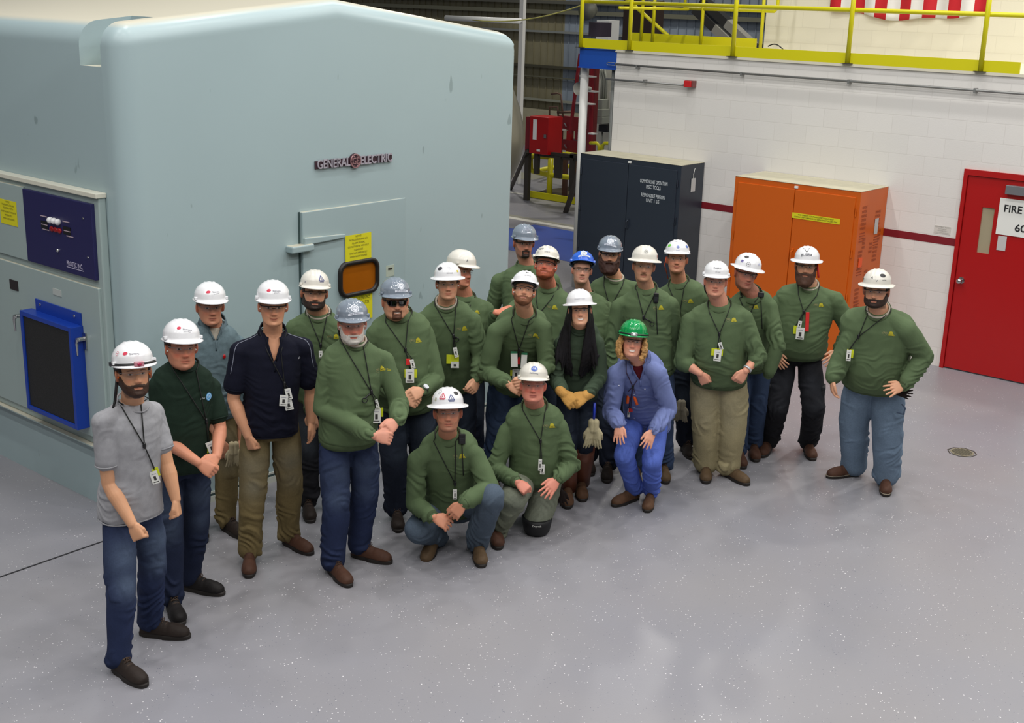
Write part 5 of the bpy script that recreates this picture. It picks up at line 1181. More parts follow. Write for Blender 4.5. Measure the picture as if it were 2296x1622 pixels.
    if S.get('extra'): S['extra'](dict(E=E_, J=J, hit=hitpx, Fr=Fr, shirt=shirt, hat=hat, TS=TS, TH=TH, Nk=Nk, Pv=Pv, U=U, Sd=Sd, Fv=Fv, rgt=rgt, tow=tow, arms=arms, legs=legs, tr=tr, Gd=Gd, Sh=Sh, Fh=Fh, hp=hp, sL=sL, sR=sR, body=body))
    return E_
def emblem(shirt, TS, c, n_, kind, s):
    up = Vector((0, 0, 1))
    if kind == 'site':
        cw_, cy = (138, 134, 92), (176, 166, 34); L = [(dd_text('(90)', .034*s, .016*s, -.032*s, 0), cw_), (dd_rect(.018*s, .002*s, -.032*s, -.018*s), cw_)]
        th = np.linspace(0, PI, 12); vs = [(.012*s, -.004*s)]+[(.012*s+.016*s*math.cos(a), -.001*s+.017*s*math.sin(a)) for a in th]; L.append(((vs, [(0, i, i+1) for i in range(1, 12)]), cy))
        L += [(dd_rect(.040*s, .0045*s, .014*s, -.007*s), cy), (dd_rect(.046*s, .0045*s, .016*s, -.015*s), cy), (dd_rect(.006*s, .012*s, .0*s, -.008*s), cy), (dd_rect(.006*s, .012*s, .024*s, -.008*s), cy)]
    elif kind == 'round':
        L = [(dd_disc(.024*s, .022*s, 0), (84, 150, 200)), (dd_ring(.017*s, .019*s, .022*s, 0), (210, 225, 235)), (dd_text('GE', .020*s, .012*s, .022*s, 0), (210, 225, 235)), (dd_text('AFW', .030*s, .012*s, -.024*s, -.002), (200, 205, 205))]
    elif kind == 'tri':
        L = [(dd_line([(-.009, -.008), (-.003, .003)], .004), (190, 192, 205)), (dd_line([(-.003, -.008), (.002, .008)], .004), (190, 192, 205)), (dd_line([(.004, -.008), (.010, .0)], .004), (190, 192, 205))]
    mb = MB(); cols = []
    for k, ((vs, fs), col) in enumerate(L):
        if col not in cols: cols.append(col)
        m1 = decal_on(TS, c, -n_, up, [(vs, fs, cols.index(col))], .0016+k*.0002)
        if m1: mb.add(m1.v, m1.f, m1.mi[0] if m1.mi else 0)
    if mb.v: mb.build('emblem', [dmat(cl) for cl in cols], shirt)
def badge(lan, hitpx, b_, rgt, tow, G0):
    px, py, kind, wpx, hpx = b_[:5]; rot = math.radians(b_[5] if len(b_) > 5 else 0)
    h, n_ = hitpx(px, py, off=.014)
    if h is None:
        for dx_ in (-4, 4, -8, 8, -12, 12):
            h, n_ = hitpx(px+dx_, py, off=.03)
            if h is not None: h = h + rgt*(-dx_*(h-CAM).dot(fw)/F); break
    if h is None: return
    sc_ = (h-CAM).dot(fw)/F; w_, h_ = wpx*sc_, hpx*sc_*1.04
    up_ = Vector((0, 0, 1)); x_ = rgt*math.cos(rot)+up_*math.sin(rot); y_ = up_*math.cos(rot)-rgt*math.sin(rot); y_ = (y_-tow*.10).normalized(); z_ = x_.cross(y_)
    R = Matrix((x_, y_, z_)).transposed()
    if kind == 'y':
        MB().box((-w_/2, -h_/2, -.001), (w_/2, h_/2, .001), R=R, c=h).build('yellow_badge', mat('badge_yellow', (196, 204, 30), .4), lan, bevel=.0008)
    elif kind == 'g':
        h = h + tow*.030
        MB().box((-w_/2, -h_/2, -.001), (w_/2, h_/2*.72, .001), R=R, c=h).box((-w_/2, h_/2*.72, -.001), (w_/2, h_/2, .0012), 1, R=R, c=h).build('badge', [mat('badge_white', (214, 214, 208), .35), mat('badge_green', (44, 120, 84), .4)], lan)
    elif kind == 'o':
        MB().tube([h+y_*h_/2, h-y_*h_/2], w_/2, 10).build('orange_torch', mat('torch_orange', (236, 96, 30), .4), lan, True)
    elif kind == 'r':
        MB().box((-w_/2, -h_/2, -.002), (w_/2, h_/2, .004), R=R, c=h).build('red_strap', mat('strap_red', (206, 34, 34), .5), lan, bevel=.002)
    else:
        h = h + tow*.018 + Vector((0, 0, .004))
        mb = MB().box((-w_/2, -h_/2, -.001), (w_/2, h_/2, .001), R=R, c=h); mb.box((-w_*.16, -h_*.24, .001), (w_*.16, h_*.10, .0016), 1, R=R, c=h); mb.box((-w_*.35, -h_*.40, .001), (w_*.35, -h_*.34, .0016), 1, R=R, c=h); mb.box((-w_*.3, h_*.25, .001), (w_*.3, h_*.30, .0016), 2, R=R, c=h)
        mb.build('badge', [mat('badge_white', (214, 214, 208), .35), mat('badge_photo', (52, 50, 48), .5), mat('badge_grey', (150, 150, 160), .5)], lan)
# ---- hair and beards
def beard(col, thick=.010, long=0.0, chin=0.0, seed=2, cover='full', wide=0.0):
    def fn(name, Gd, Fr, E_, hp):
        def mask(P):
            m = beard_mask(P, .010)
            if cover == 'chin':
                X, Y, Z = P[:, 0], P[:, 1], P[:, 2]; m = m*sstep(-np.abs(X), -.036, -.028)*sstep(Y, .04, .06)
            return m
        def ext(P, Q, m):
            if not (long or wide): return Q
            w = sstep(-P[:, 2], .055, .115)*sstep(P[:, 1], -.02, .03)*np.clip(m, 0, 1); Q = Q.copy(); Q[:, 2] -= long*w; Q[:, 1] += chin*w; Q[:, 0] *= (1+wide*np.clip(m, 0, 1)*sstep(-P[:, 2], .02, .08)); return Q
        shell(name, Gd, Fr, mask, thick, HAIRM, E_, col, seed, ext)
    return ('beard', fn)
def moust(col, thick=.006):
    def fn(name, Gd, Fr, E_, hp):
        def mask(P):
            X, Y, Z = P[:, 0], P[:, 1], P[:, 2]; return np.exp(-((X/.027)**4+((Z+.052+np.abs(X)*.22)/.0065)**2))*sstep(Y, .05, .07)
        shell(name, Gd, Fr, mask, thick, HAIRM, E_, col, 5)
    return ('moustache', fn)
def hair(col, thick=.012, low=-.03):
    def fn(name, Gd, Fr, E_, hp):
        def mask(P):
            X, Y, Z = P[:, 0], P[:, 1], P[:, 2]; back = sstep(-Y, .005, .03)*sstep(Z, low-.045, low-.02); side = sstep(-Y, -.045, -.03)*sstep(Z, .0, .014)
            ear = np.exp(-(((np.abs(X)-.075)/.012)**4+((Y+.004)/.020)**4+((Z+.008)/.034)**4)); return np.maximum(back, side)*(1-.9*ear)*sstep(-Z, -.10, -.06)
        shell(name, Gd, Fr, mask, thick, HAIRM, E_, col, 7)
    return ('hair', fn)
def radio_mic(px, py, label, w=.045, h=.062, f=.02):
    def fn(K):
        hpt, n_ = K['hit'](px, py, off=f)
        if hpt is None: return
        T_ = empty('radio_microphone', hpt, label, 'radio'); R = Matrix((K['rgt'], Vector((0, 0, 1)), -K['tow'])).transposed() @ Matrix.Rotation(.25, 3, 'X')
        R = Matrix((K['rgt'], Vector((0, 0, 1)), K['rgt'].cross(Vector((0, 0, 1))))).transposed()
        MB().box((-w/2, -h/2, -.014), (w/2, h/2, .014), R=R, c=hpt).build('case', BLACK, T_, bevel=.006, seg=3)
        mb = MB()
        for k in range(4): mb.box((-w*.32, -h*.25+k*h*.11, .0135), (w*.32, -h*.25+k*h*.11+.002, .0155), R=R, c=hpt)
        mb.build('grille', mat('mic_grille', (60, 62, 66), .4), T_)
        pts = [hpt - Vector((0, 0, h*.5))]
        for t_ in np.linspace(.1, 1, 8):
            q, _ = K['hit'](px+3*t_, py+h*160+70*t_, off=.008)
            if q is not None: pts.append(q)
        if len(pts) > 3: MB().tube(pts, .0035, 6).build('cord', BLACK, T_, True)
    return fn
def many(*fns):
    def fn(K):
        for f_ in fns: f_(K)
    return fn
def earcord(side=-1, col=(20, 20, 20)):
    def fn(K):
        Fr, Nk = K['Fr'], K['Nk']; pts = [Fr @ Vector((-side*.082, .0, .012)), Fr @ Vector((-side*.085, -.03, -.03)), Fr @ Vector((-side*.075, -.05, -.08)), Nk + K['Sd']*(side*.075)-K['Fv']*.03+K['U']*.01]
        MB().tube(pts, .006, 8).build('glasses_cord', mat('cord_%d' % col[0], col, .7), K['E'], True)
    return fn
def watch(which, col, dial=None, r=.034, t=.82):
    def fn(K):
        a = K['arms'][which]; d_ = (a[3]-a[2]).normalized(); c = a[3]-d_*(.002 if dial else .02); o1 = d_.orthogonal().normalized(); o2 = d_.cross(o1)
        b = MB().rings([[c+d_*z_+(o1*math.cos(2*PI*i/24)+o2*math.sin(2*PI*i/24))*rr for i in range(24)] for z_, rr in ((-.008, r), (-.008, r+.003), (.008, r+.003), (.008, r))], False).build('wristwatch' if dial else 'bracelet', mat('band_%d%d' % (col[0], col[2]), col, .3, .5 if not dial else 0), K['E'], True)
        if dial:
            n_ = (K['tow']+Vector((0, 0, .5))).normalized(); n_ = (n_-d_*n_.dot(d_)).normalized(); x_ = d_.cross(n_); q = c+n_*(r+.002)
            MB().rings([[q+n_*z_+(d_*math.cos(2*PI*i/24)+x_*math.sin(2*PI*i/24))*.021 for i in range(24)] for z_ in (0, .009)]).build('dial', mat('dial_pale', dial, .15), b)
    return fn
def glove_pair(K, px, py, f, label, col, cord=None, s=1.0):
    c = K['J'](px, py, f); T_ = empty('work_gloves', c, label, 'gloves'); GM = cloth('glove_%d' % col[0], col, bump=.5, bscale=120)
    for i, (dx_, tl) in enumerate(((-.013, -.10), (.014, .08))):
        mb = MB(); W_ = c + K['rgt']*dx_; d_ = Vector((0, 0, -1))+K['rgt']*tl; hand(mb, W_ - Vector((0, 0, .03*s)), d_, K['tow']+K['rgt']*(.5*(-1)**i), 'R' if i else 'L', 'glove', 1.0*s)
        mb.chain([W_+Vector((0, 0, .01)), W_-Vector((0, 0, .05))], [.028*s, .027*s], 16)
        me = remesh(mb, .004, 1); obj('glove', me, GM, T_, True)
    if cord: MB().tube([c+Vector((0, 0, .16)), c+Vector((0, 0, .02))], .010, 8).build('hanging_clip', mat('clip_%d' % cord[2], cord, .4), T_, True)
    return T_
# ------------------------------------------------------------------ the people, left to right
W_ = (120, 120, 130)
PEOPLE = []
def P_(**k): k['id'] = len(PEOPLE)+1; PEOPLE.append(k)
BR, DB, RED, GR, BLK, BLN = (70, 48, 34), (44, 32, 26), (120, 62, 34), (176, 168, 160), (20, 18, 18), (176, 136, 84)
def headlamp(col, lens, zz=.058, y=.150):
    def fn(K):
        Fr = K['Fr']; mb = MB(); pts = [Fr @ Vector((.113*math.sin(t), .137*math.cos(t)+.008, zz+.012*math.cos(t)*0-.008)) for t in np.linspace(0, 2*PI, 49)[:-1]]
        st_ = MB(); rs = []
        for z_, o_ in ((-.008, 0), (-.008, .003), (.008, .003), (.008, 0)): rs.append([Fr @ Vector(((.111+o_)*math.sin(t), (.137+o_)*math.cos(t)+.006, zz+z_)) for t in np.linspace(0, 2*PI, 49)[:-1]])
        s_ = st_.rings(rs+[rs[0]], False).build('lamp_strap', BLACK, K['hat'], True)
        q = MB().box((-.024, -.008, -.013), (.024, .018, .016)); b = MB().add([Fr @ (Vector((0, y-.004, zz))+Vector(v)) for v in q.v], q.f).build('headlamp', col, K['hat'], bevel=.006, seg=3)
        MB().ball(Fr @ Vector((0, y+.012, zz)), (.012, .008, .010), 8, R=Fr.to_3x3()).build('lamp_lens', lens, K['hat'], True)
    return fn
def ex_A(K):
    Fr = K['Fr']; pts = [Fr @ Vector((.082, -.01, .0)), Fr @ Vector((.080, -.05, -.06)), K['Nk']-K['Sd']*.10-K['Fv']*.02, K['Nk']-K['Sd']*.13-K['Fv']*.0-K['U']*.02]
    MB().tube(pts, [.004, .008, .008, .004], 8).build('glasses_cord', BLACK, K['E'], True)
P_(hs=1.06, hat=(292, 765), z=1.90, nk=(297, 915), sL=(232, 948), sR=(343, 928), by=35, hy=30, label='bearded person in light grey T-shirt and faded blue jeans, far left',
   aL=((244, 1085, .10), (296, 1175, .20), (318, 1222, .24), 'fist', (-.6, .2, .8)), aR=((374, 1040, -.05), (394, 1120, .02), (404, 1170, .05), 'fist', (1, 0, .3)), fL=((268, 1508), (335, 1548)), fR=((335, 1425), (430, 1432)),
   head=(12, 4, -3), hp=dict(stub=((50, 34, 26), .6), brow=DB, hair=DB, w=.98), fur=[beard((58, 38, 28), .007), hair(DB)], shirt='tee', shirtname='t_shirt', sm=cloth('tee_grey', (150, 150, 154)), rb=cloth('rib_grey', (140, 140, 144)), sl=.62, loose=.96, bw=.96, bel=.01, hem=False, lo=-.17, w3=(.184, .170, .184),
   tr='blue', fade=.6, lw=.93, boot='dark', skin=(203, 151, 116), al=1.03, hatd=('cap', 'white', [(('siemens', 'Siemens', ''), -12, 22), (('round', .013, (226, 226, 228), (190, 60, 90), 'x'), -58, 30)]), gl='clear', plug='orange', hf=.06,
   lan=dict(l=(268, 905), r=(316, 903), v=(324, 1000), b=[(346, 1060, 'y', 22, 20, 15), (347, 1070, 'w', 17, 28, 15)]), extra=many(headlamp(mat('lamp_pink', (176, 120, 130), .2), mat('lamp_lens_red', (150, 40, 70), .1)), ex_A))
P_(hs=1.06, hat=(405, 715), z=1.84, nk=(412, 825), sL=(356, 868), sR=(472, 872), by=12, label='person in dark forest green T-shirt and navy jeans, hands clasped',
   aL=((368, 985, .08), (445, 1038, .30), (478, 1060, .33), 'clasp', (-.3, .6, .7)), aR=((494, 960, .02), (486, 1025, .22), (458, 1052, .33), 'clasp', (.3, .5, .8)), fL=((386, 1366), (404, 1400)), fR=((425, 1322), (515, 1338)),
   head=(14, 6, 0), hp=dict(jaw=.6, red=.5, stub=((120, 84, 70), .3), hair=BR, fat=.3), fur=[hair(BR, .008)], shirt='tee', shirtname='t_shirt', sm=cloth('tee_forest', (24, 40, 30)), rb=cloth('rib_forest', (20, 34, 26)), sl=.66, bw=1.0, bel=.035, hem=False,
   tr='navy', boot='black', skin=(194, 131, 103), hatd=('cap', 'white', [(('siemens', 'Siemens', 'JOHN'), -4, 26)]), gl='clear', plug='white', emb=(463, 892), embk='round', lan=dict(l=(388, 828), r=(440, 832), v=(463, 945), b=[(467, 1004, 'y', 20, 22, 20), (474, 1004, 'w', 18, 28, 20)]))
def ex_C(K):
    glove_pair(K, 524, 1000, .16, 'pale work gloves hanging from a belt between the forest green T-shirt and the navy polo', (170, 158, 128), s=.8)
    h, n_ = K['hit'](503, 800, off=.006)
    if h: MB().ball(h, (.012, .006, .016), 8).build('red_clip', REDP, K['shirt'], True)
P_(hs=1.03, hat=(470, 632), z=1.84, nk=(478, 735), sL=(440, 775), sR=(535, 775), by=8, label='person in blue-grey denim work shirt and olive trousers standing behind',
   aL=((436, 880, -.05), (495, 990, .10), (500, 1020, .10), 'relax', (0, 0, 1)), aR=((548, 890, -.05), (540, 985, 0), (540, 1030, 0), 'relax', (1, 0, .3)), fR=((508, 1188), (560, 1215)), fL=((440, 1190), (455, 1215)),
   head=(10, 8, 0), hp=dict(jaw=.4, red=.3, hair=GR, brow=BR), fur=[hair((120, 100, 84), .007)], shirt='collar', shirtname='work_shirt', sm=cloth('shirt_denim_grey', (98, 116, 122), noise=.18, nscale=30), rb=cloth('collar_denim_grey', (88, 104, 110)), sl=1.3, vneck=.10, inner=UNDER, hem=False,
   tr='olive', boot='dark', skin=(190, 133, 105), hatd=('cap', 'white', [(('siemens', 'Siemens', 'RALPH'), 4, 24)]), gl='clear', extra=ex_C)
def ex_D(K):
    for sx in (-1, 1):
        s0 = K['sL'] if sx < 0 else K['sR']; e0 = K['arms'][0 if sx < 0 else 1][2]; pts = []
        for t_ in np.linspace(0, 1, 12):
            c = K['Nk'].lerp(s0, min(1, t_*2.2)) if t_ < .45 else s0.lerp(e0, (t_-.45)*1.15); c = c + Vector((0, 0, .16))+K['tow']*.10*(.3+t_)+K['rgt']*sx*.07*t_; d_ = (-(Vector((0, 0, .16))+K['tow']*.10*(.3+t_)+K['rgt']*sx*.07*t_)).normalized(); h, n_, _, _ = K['TS'].ray_cast(c, d_)
            if h: pts.append(h-d_*.002)
        if len(pts) > 3: MB().tube(pts, .0026, 6).build('piping', mat('piping_grey', (130, 134, 150), .7), K['shirt'], True)
P_(hs=1.04, hat=(612, 628), z=1.95, nk=(612, 758), sL=(540, 790), sR=(680, 782), by=6, label='person in navy polo shirt with pale shoulder piping and olive khaki trousers',
   aL=((523, 895, .02), (556, 978, .10), (572, 1030, .12), 'fist', (-.8, 0, .7)), aR=((697, 880, -.08), (697, 945, -.05), (705, 985, -.04), 'relax', (1, 0, .3)), fL=((560, 1262), (558, 1300)), fR=((648, 1222), (712, 1252)),
   head=(3, 8, 1), hp=dict(smile=1.0, red=.3, hair=BR, browa=.5, jaw=.3), fur=[], shirt='collar', shirtname='polo_shirt', sm=cloth('polo_navy', (16, 18, 34)), rb=cloth('collar_navy', (14, 16, 30)), sl=.70, vneck=.16, bw=1.04, bel=.04, hem=False,
   tr='olive', boot='brown', laces=False, skin=(205, 149, 116), al=1.08, hatd=('cap', 'white', [(('siemens', 'Siemens', 'JASON'), 2, 24)]), gl='black', plug='white', emb=(671, 802), embk='tri', lan=dict(l=(600, 790), r=(630, 790), v=(638, 862), b=[(636, 898, 'w', 18, 24, -5), (647, 883, 'w', 13, 24, 12), (647, 907, 'w', 18, 24, 12)]), extra=ex_D)
P_(hat=(707, 605), z=1.86, nk=(714, 712), sL=(662, 738), sR=(772, 742), by=0, label='person in green sweatshirt just behind the navy polo, white hat with triangle sticker',
   aL=((640, 800, -.1), (650, 880, -.05), (655, 920, 0), 'relax', (0, 0, 1)), aR=((700, 880, .0), (697, 925, .02), (705, 965, .04), 'relax', (0, 0, 1)), head=(5, 4, 3), hp=dict(jaw=.6, fat=.5, stub=((70, 46, 34), .5), hair=DB, brow=DB, w=1.04), fur=[beard(DB, .006), hair(DB, .007)], under=True,
   tr='black', fL=((690, 1145), (695, 1165)), fR=((760, 1120), (775, 1140)), boot='dark', hatd=('cap', 'cream', [(('tri', (50, 60, 120)), 18, 26), (('word', 'A', .008, .010, (60, 60, 100)), -42, 12)]), gl='black', emb=(750, 755), lan=dict(l=(688, 700), r=(734, 705), v=(719, 775), b=[(719, 795, 'k', 8, 16)]), extra=earcord(-1))
P_(hs=1.0, hat=(788, 670), z=1.88, nk=(793, 775), sL=(738, 822), sR=(862, 812), by=14, label='older person with short white beard, green sweatshirt, blue jeans and grey hard hat',
   aL=((722, 915, .05), (838, 978, .30), (880, 985, .31), 'clasp', (-.2, .5, .9)), aR=((893, 905, .02), (890, 945, .20), (852, 978, .33), 'clasp', (.2, .5, .9)), fL=((748, 1286), (788, 1322)), fR=((805, 1250), (882, 1266)),
   head=(6, 10, -2), hp=dict(jaw=.5, fat=.4, red=.6, stub=((200, 192, 184), .7), hair=(150, 130, 110), brow=(150, 130, 110), w=1.0), fur=[beard((196, 190, 182), .006, seed=4), hair((150, 128, 108), .007)], under=True, bw=1.0, bel=.055,
   tr='blue', boot='brown', skin=(199, 138, 116), hatd=('cap', 'grey', [(('seal', 'GE ENERGY'), 6, 24)]), gl='clear', plug='white', emb=(853, 827), lan=dict(l=(770, 775), r=(815, 778), v=(833, 880), reel=(818, 898), b=[(845, 925, 'y', 28, 20), (844, 932, 'w', 19, 32), (845, 905, 'w', 8, 20, 15)]), extra=earcord(-1))
P_(hs=1.01, hat=(885, 622), z=1.87, nk=(893, 712), sL=(842, 750), sR=(952, 748), by=12, label='smiling person with dark sunglasses and goatee, green sweatshirt, grey hard hat',
   aL=((822, 850, .0), (905, 888, .26), (935, 905, .28), 'clasp', (-.2, .5, .9)), aR=((978, 852, .0), (948, 876, .22), (915, 893, .30), 'clasp', (.2, .5, .9)), fL=((890, 1165), (893, 1192)), fR=((950, 1155), (970, 1178)),
   head=(10, 6, -2), hp=dict(jaw=.6, fat=.7, smile=1.3, teeth=True, red=.35, hair=(130, 110, 92), stub=((110, 74, 54), .3)), fur=[beard((92, 58, 42), .007, cover='chin'), hair((120, 100, 84), .006)], bw=1.1, bel=.08,
   tr='dark', boot='dark', hatd=('cap', 'grey', [(('seal', 'GE ENERGY'), 12, 22), (('word', 'A', .008, .009, (190, 194, 204)), -48, 14)]), gl='dark', emb=(934, 763), lan=dict(l=(864, 722), r=(915, 722), v=(909, 785), b=[(921, 838, 'y', 28, 18), (919, 843, 'w', 19, 30), (925, 816, 'w', 9, 20, 15), (915, 812, 'r', 9, 14)]), extra=watch(1, (20, 20, 22), (206, 210, 216)))
P_(hs=0.96, hat=(1003, 588), z=1.885, nk=(1000, 688), sL=(945, 722), sR=(1058, 718), by=2, label='brown-haired person in green sweatshirt, white full-brim hat, yellow badge above a white one',
   aL=((925, 820, -.02), (935, 900, .08), (940, 940, .1), 'relax', (-1, 0, .2)), aR=((1078, 800, .0), (1072, 852, .12), (1056, 880, .20), 'clasp', (.6, .2, .8)),
   head=(2, 4, -2), hp=dict(jaw=.3, red=.35, hair=BR, stub=((120, 80, 62), .25)), fur=[hair((62, 44, 34), .010, -.01)], under=True, bel=.05, tr='dark', boot='dark', fL=((985, 1100), (985, 1120)), fR=((1040, 1085), (1045, 1105)),
   hatd=('full', 'white', [(('oval', .017, (60, 60, 66)), -38, 34), (('round', .012, (226, 226, 228), (150, 152, 160), 'GE'), 6, 36), (('word', 'DENNIS WILLIAMS', .034, .006, (110, 110, 120)), 6, 15), (('bar', .016, .014, (206, 190, 60)), 42, 22)]), gl='clear', plug='white', emb=(1038, 737), lan=dict(l=(977, 688), r=(1022, 690), v=(1017, 755), reel=(1024, 762), b=[(1015, 806, 'y', 28, 20), (1020, 818, 'w', 18, 14), (1022, 790, 'w', 9, 22, 12)]))
P_(hs=1.02, hat=(1036, 560), z=1.86, back=.12, nk=(1040, 672), sL=(985, 695), sR=(1090, 695), by=10, label='person in profile turned right, plain white hard hat, green sweatshirt, against the teal machine',
   aL=((965, 790, -.1), (960, 860, -.1), (965, 900, -.1), 'none'), aR=((1104, 790, -.02), (1090, 850, .0), (1085, 880, .0), 'none'), head=(48, 6, 0), hp=dict(red=.5, smile=1, hair=BR, jaw=.3, fat=.4), fur=[hair((110, 84, 66), .006)], skin=(196, 131, 105),
   tr='dark', boot='dark', hatd=('cap', 'cream', [(('word', 'A', .013, .016, (60, 62, 80)), -26, 16), (('bar', .030, .004, (90, 90, 96)), -66, 8)]), gl='clear', emb=(1067, 700), embs=.9, lan=dict(l=(1040, 690), r=(1052, 690), v=(1048, 715), b=[]))
P_(hat=(1177, 502), z=1.90, nk=(1180, 602), sL=(1118, 632), sR=(1238, 630), by=0, label='grey-hatted person with moustache and goatee at the back, before the blue floor',
   aL=((1100, 720, -.1), (1105, 800, -.05), (1105, 840, -.05), 'none'), aR=((1262, 720, -.1), (1262, 800, -.05), (1262, 840, 0), 'none'), head=(16, 6, 0), hp=dict(stub=((52, 36, 28), .45), hair=DB, brow=DB, jaw=.2), fur=[beard((48, 34, 28), .007, cover='chin'), moust((44, 30, 26)), hair(DB, .006)], skin=(199, 138, 112),
   tr='dark', boot='dark', hatd=('cap', 'grey', [(('tri', (130, 136, 150)), -2, 40), (('bar', .028, .010, (200, 204, 212)), 2, 22)]), gl='black')
P_(hs=0.95, hat=(1230, 553), z=1.89, nk=(1228, 652), sL=(1160, 690), sR=(1285, 688), by=0, nf=0, label='red-bearded person with chin raised, one hand on the shoulder of the person in front',
   aL=((1112, 745, .12), (1112, 702, .34), (1148, 694, .42), 'flat', (0, .9, .5)), aR=((1308, 780, -.1), (1300, 850, -.05), (1300, 890, 0), 'none'), head=(-6, -14, 4), hp=dict(jaw=.5, fat=.3, red=.6, stub=((150, 76, 46), .6), hair=RED, brow=RED), fur=[beard((140, 70, 44), .006), hair((120, 70, 48), .006)], skin=(209, 131, 105),
   tr='dark', boot='dark', hatd=('cap', 'cream', [(('word', 'K&H', .034, .016, (50, 50, 54)), -26, 28), (('word', 'DARYL', .034, .008, (120, 120, 126)), 6, 14), (('round', .012, (214, 210, 200), (130, 130, 136), 'GE'), 14, 40), (('round', .008, (214, 210, 200), (90, 90, 96), 'o'), -36, 12)]), gl='black', plug='white', emb=(1240, 689), lan=dict(l=(1202, 672), r=(1238, 668), v=(1208, 705), b=[]))
P_(hs=0.9, hat=(1180, 610), z=1.865, nk=(1176, 712), sL=(1112, 745), sR=(1218, 738), by=6, label='person with short beard looking up, green sweatshirt, two green-topped badges',
   aL=((1092, 835, .0), (1140, 862, .24), (1166, 876, .28), 'clasp', (-.2, .5, .9)), aR=((1226, 820, -.02), (1188, 858, .22), (1156, 862, .30), 'clasp', (.3, .4, .9)), head=(4, -16, 6), hp=dict(stub=((110, 70, 48), .5), hair=BR, brow=BR, red=.25), fur=[beard((116, 74, 50), .005), hair(BR, .008)],
   tr='mid', fade=.1, boot='brown', fL=((1105, 1085), (1108, 1105)), fR=((1162, 1070), (1167, 1090)), hatd=('cap', 'white', [(('word', 'M', .016, .010, (40, 40, 44)), 2, 34), (('word', 'DOUGLAS LEE', .036, .007, (110, 110, 118)), 6, 20)]), gl='black', plug='white', emb=(1197, 752), embs=.9,
   lan=dict(l=(1146, 716), r=(1187, 718), v=(1164, 785), b=[(1153, 803, 'g', 15, 34, 3), (1175, 806, 'g', 13, 34, -2), (1150, 835, 'y', 12, 16), (1157, 838, 'w', 16, 24, 0), (1163, 806, 'r', 6, 22)]))
def ex_M(K):
    Fr = K['Fr']; HB = HAIRM; mb = MB(); rnd = random.Random(4)
    def strand(x0, y0, x1, px, py, spread):
        pass
    for sx, px1, py1 in ((-1, 1262, 842), (1, 1322, 845)):
        for q in range(60):
            u_ = (q % 30)/29; a0 = Fr @ Vector((-sx*(.050+.036*u_), .035-.075*u_, .055-.03*u_)); a1 = Fr @ Vector((-sx*(.074+.020*u_), .040-.075*u_, -.045))
            ex_ = (px1+sx*(-20+36*u_)+rnd.uniform(-6, 6), py1-35*u_+rnd.uniform(-14, 10)); mid = None
            h1, _ = K['hit'](px1+sx*(-13+26*u_), 768+10*u_, off=.022); h2, _ = K['hit'](px1+sx*(-16+32*u_), 805, off=.020); h3, _ = K['hit'](ex_[0], ex_[1], off=.014)
            pts = [a0, a1]+[h for h in (h1, h2, h3) if h]
            if len(pts) >= 4: 
                sm_ = [];
                for i in range(len(pts)-1):
                    for t_ in (0, .33, .66): sm_.append(pts[i].lerp(pts[i+1], t_))
                sm_.append(pts[-1]); A_ = np.array([npv(p) for p in sm_])
                for _ in range(3): A_[1:-1] = (A_[:-2]+2*A_[1:-1]+A_[2:])/4
                n_ = len(A_); mb.tube([Vector(p) for p in A_], [.0100 if i < n_*.75 else .0100*max(.3, (1-(i/n_-.75)*2.8)) for i in range(n_)], 8)
    me = remesh(mb, .0035, 1); P = vcos(me); D_ = np.stack([P@npv(K['rgt']), P@npv(K['tow']), P[:, 2]*.12], -1); setco(me, P+vnos(me)*(.0022*fnoise(D_, 45, 6, 2))[:, None]); o = obj('long_black_hair', me, HB, K['E'], True); setcol(o.data, np.repeat(np.array([[.007, .006, .008]]), len(o.data.vertices), 0))
    for which in (0, 1):
        a = K['arms'][which]; g_ = MB(); n_ = K['tow']*.8+Vector((0, 0, .5)); hand(g_, a[3], a[4]-a[3], n_, a[0], 'grip', 1.22); g_.chain([a[3]-(a[4]-a[3]).normalized()*.03, a[3]+(a[4]-a[3]).normalized()*.02], [.040, .038], 14)
        me = remesh(g_, .005, 2); P = vcos(me); setco(me, P+vnos(me)*(.002*fnoise(P, 12, 3))[:, None]); obj('tan_glove', me, cloth('glove_tan', (184, 138, 74), bump=.5, bscale=120), K['E'], True)
    glove_pair(K, 1331, 950, .10, 'pale leather gloves hanging from a blue clip right of the tan gloves', (176, 166, 134), (24, 50, 170))
    for i in (0, 1):
        hj, kn, an_ = K['legs'][i]; MB().tube([Vector((an_.x, an_.y, .06)), an_.lerp(kn, .25), an_.lerp(kn, .55), an_.lerp(kn, .78)], [.068, .076, .086, .088], 20).build('boot_shaft', mat('tall_boot', (96, 52, 34), .45), K['E'], True)
P_(hs=0.94, hat=(1298, 648), z=1.74, nk=(1300, 738), sL=(1258, 772), sR=(1338, 770), by=0, label='smiling person with very long black hair, white full-brim hat and tan gloves',
   aL=((1243, 850, .0), (1262, 882, .18), (1280, 900, .24), 'grip', (-.2, .4, .9)), aR=((1348, 845, .0), (1316, 886, .16), (1288, 902, .24), 'grip', (.2, .4, .9)), head=(2, 0, -5), hp=dict(w=.94, smile=1.4, teeth=True, hair=BLK, brow=BLK, red=.3, lip=(170, 90, 84)),
   fur=[hair(BLK, .020, -.06)], sm=DGREEN, bw=.84, bel=.01, al=.84, hsz=.85, tr='dark', fL=((1272, 1115), (1272, 1138)), fR=((1302, 1100), (1306, 1126)), boot='tan', laces=False, lw=.84, skin=(218, 164, 133), w3=(.170, .150, .170),
   hatd=('full', 'white', [(('word', 'CHARMAINE T. HAUGEN', .060, .007, (190, 190, 196)), 0, 14)]), gl='black', emb=(1328, 786), embs=.8, extra=ex_M)
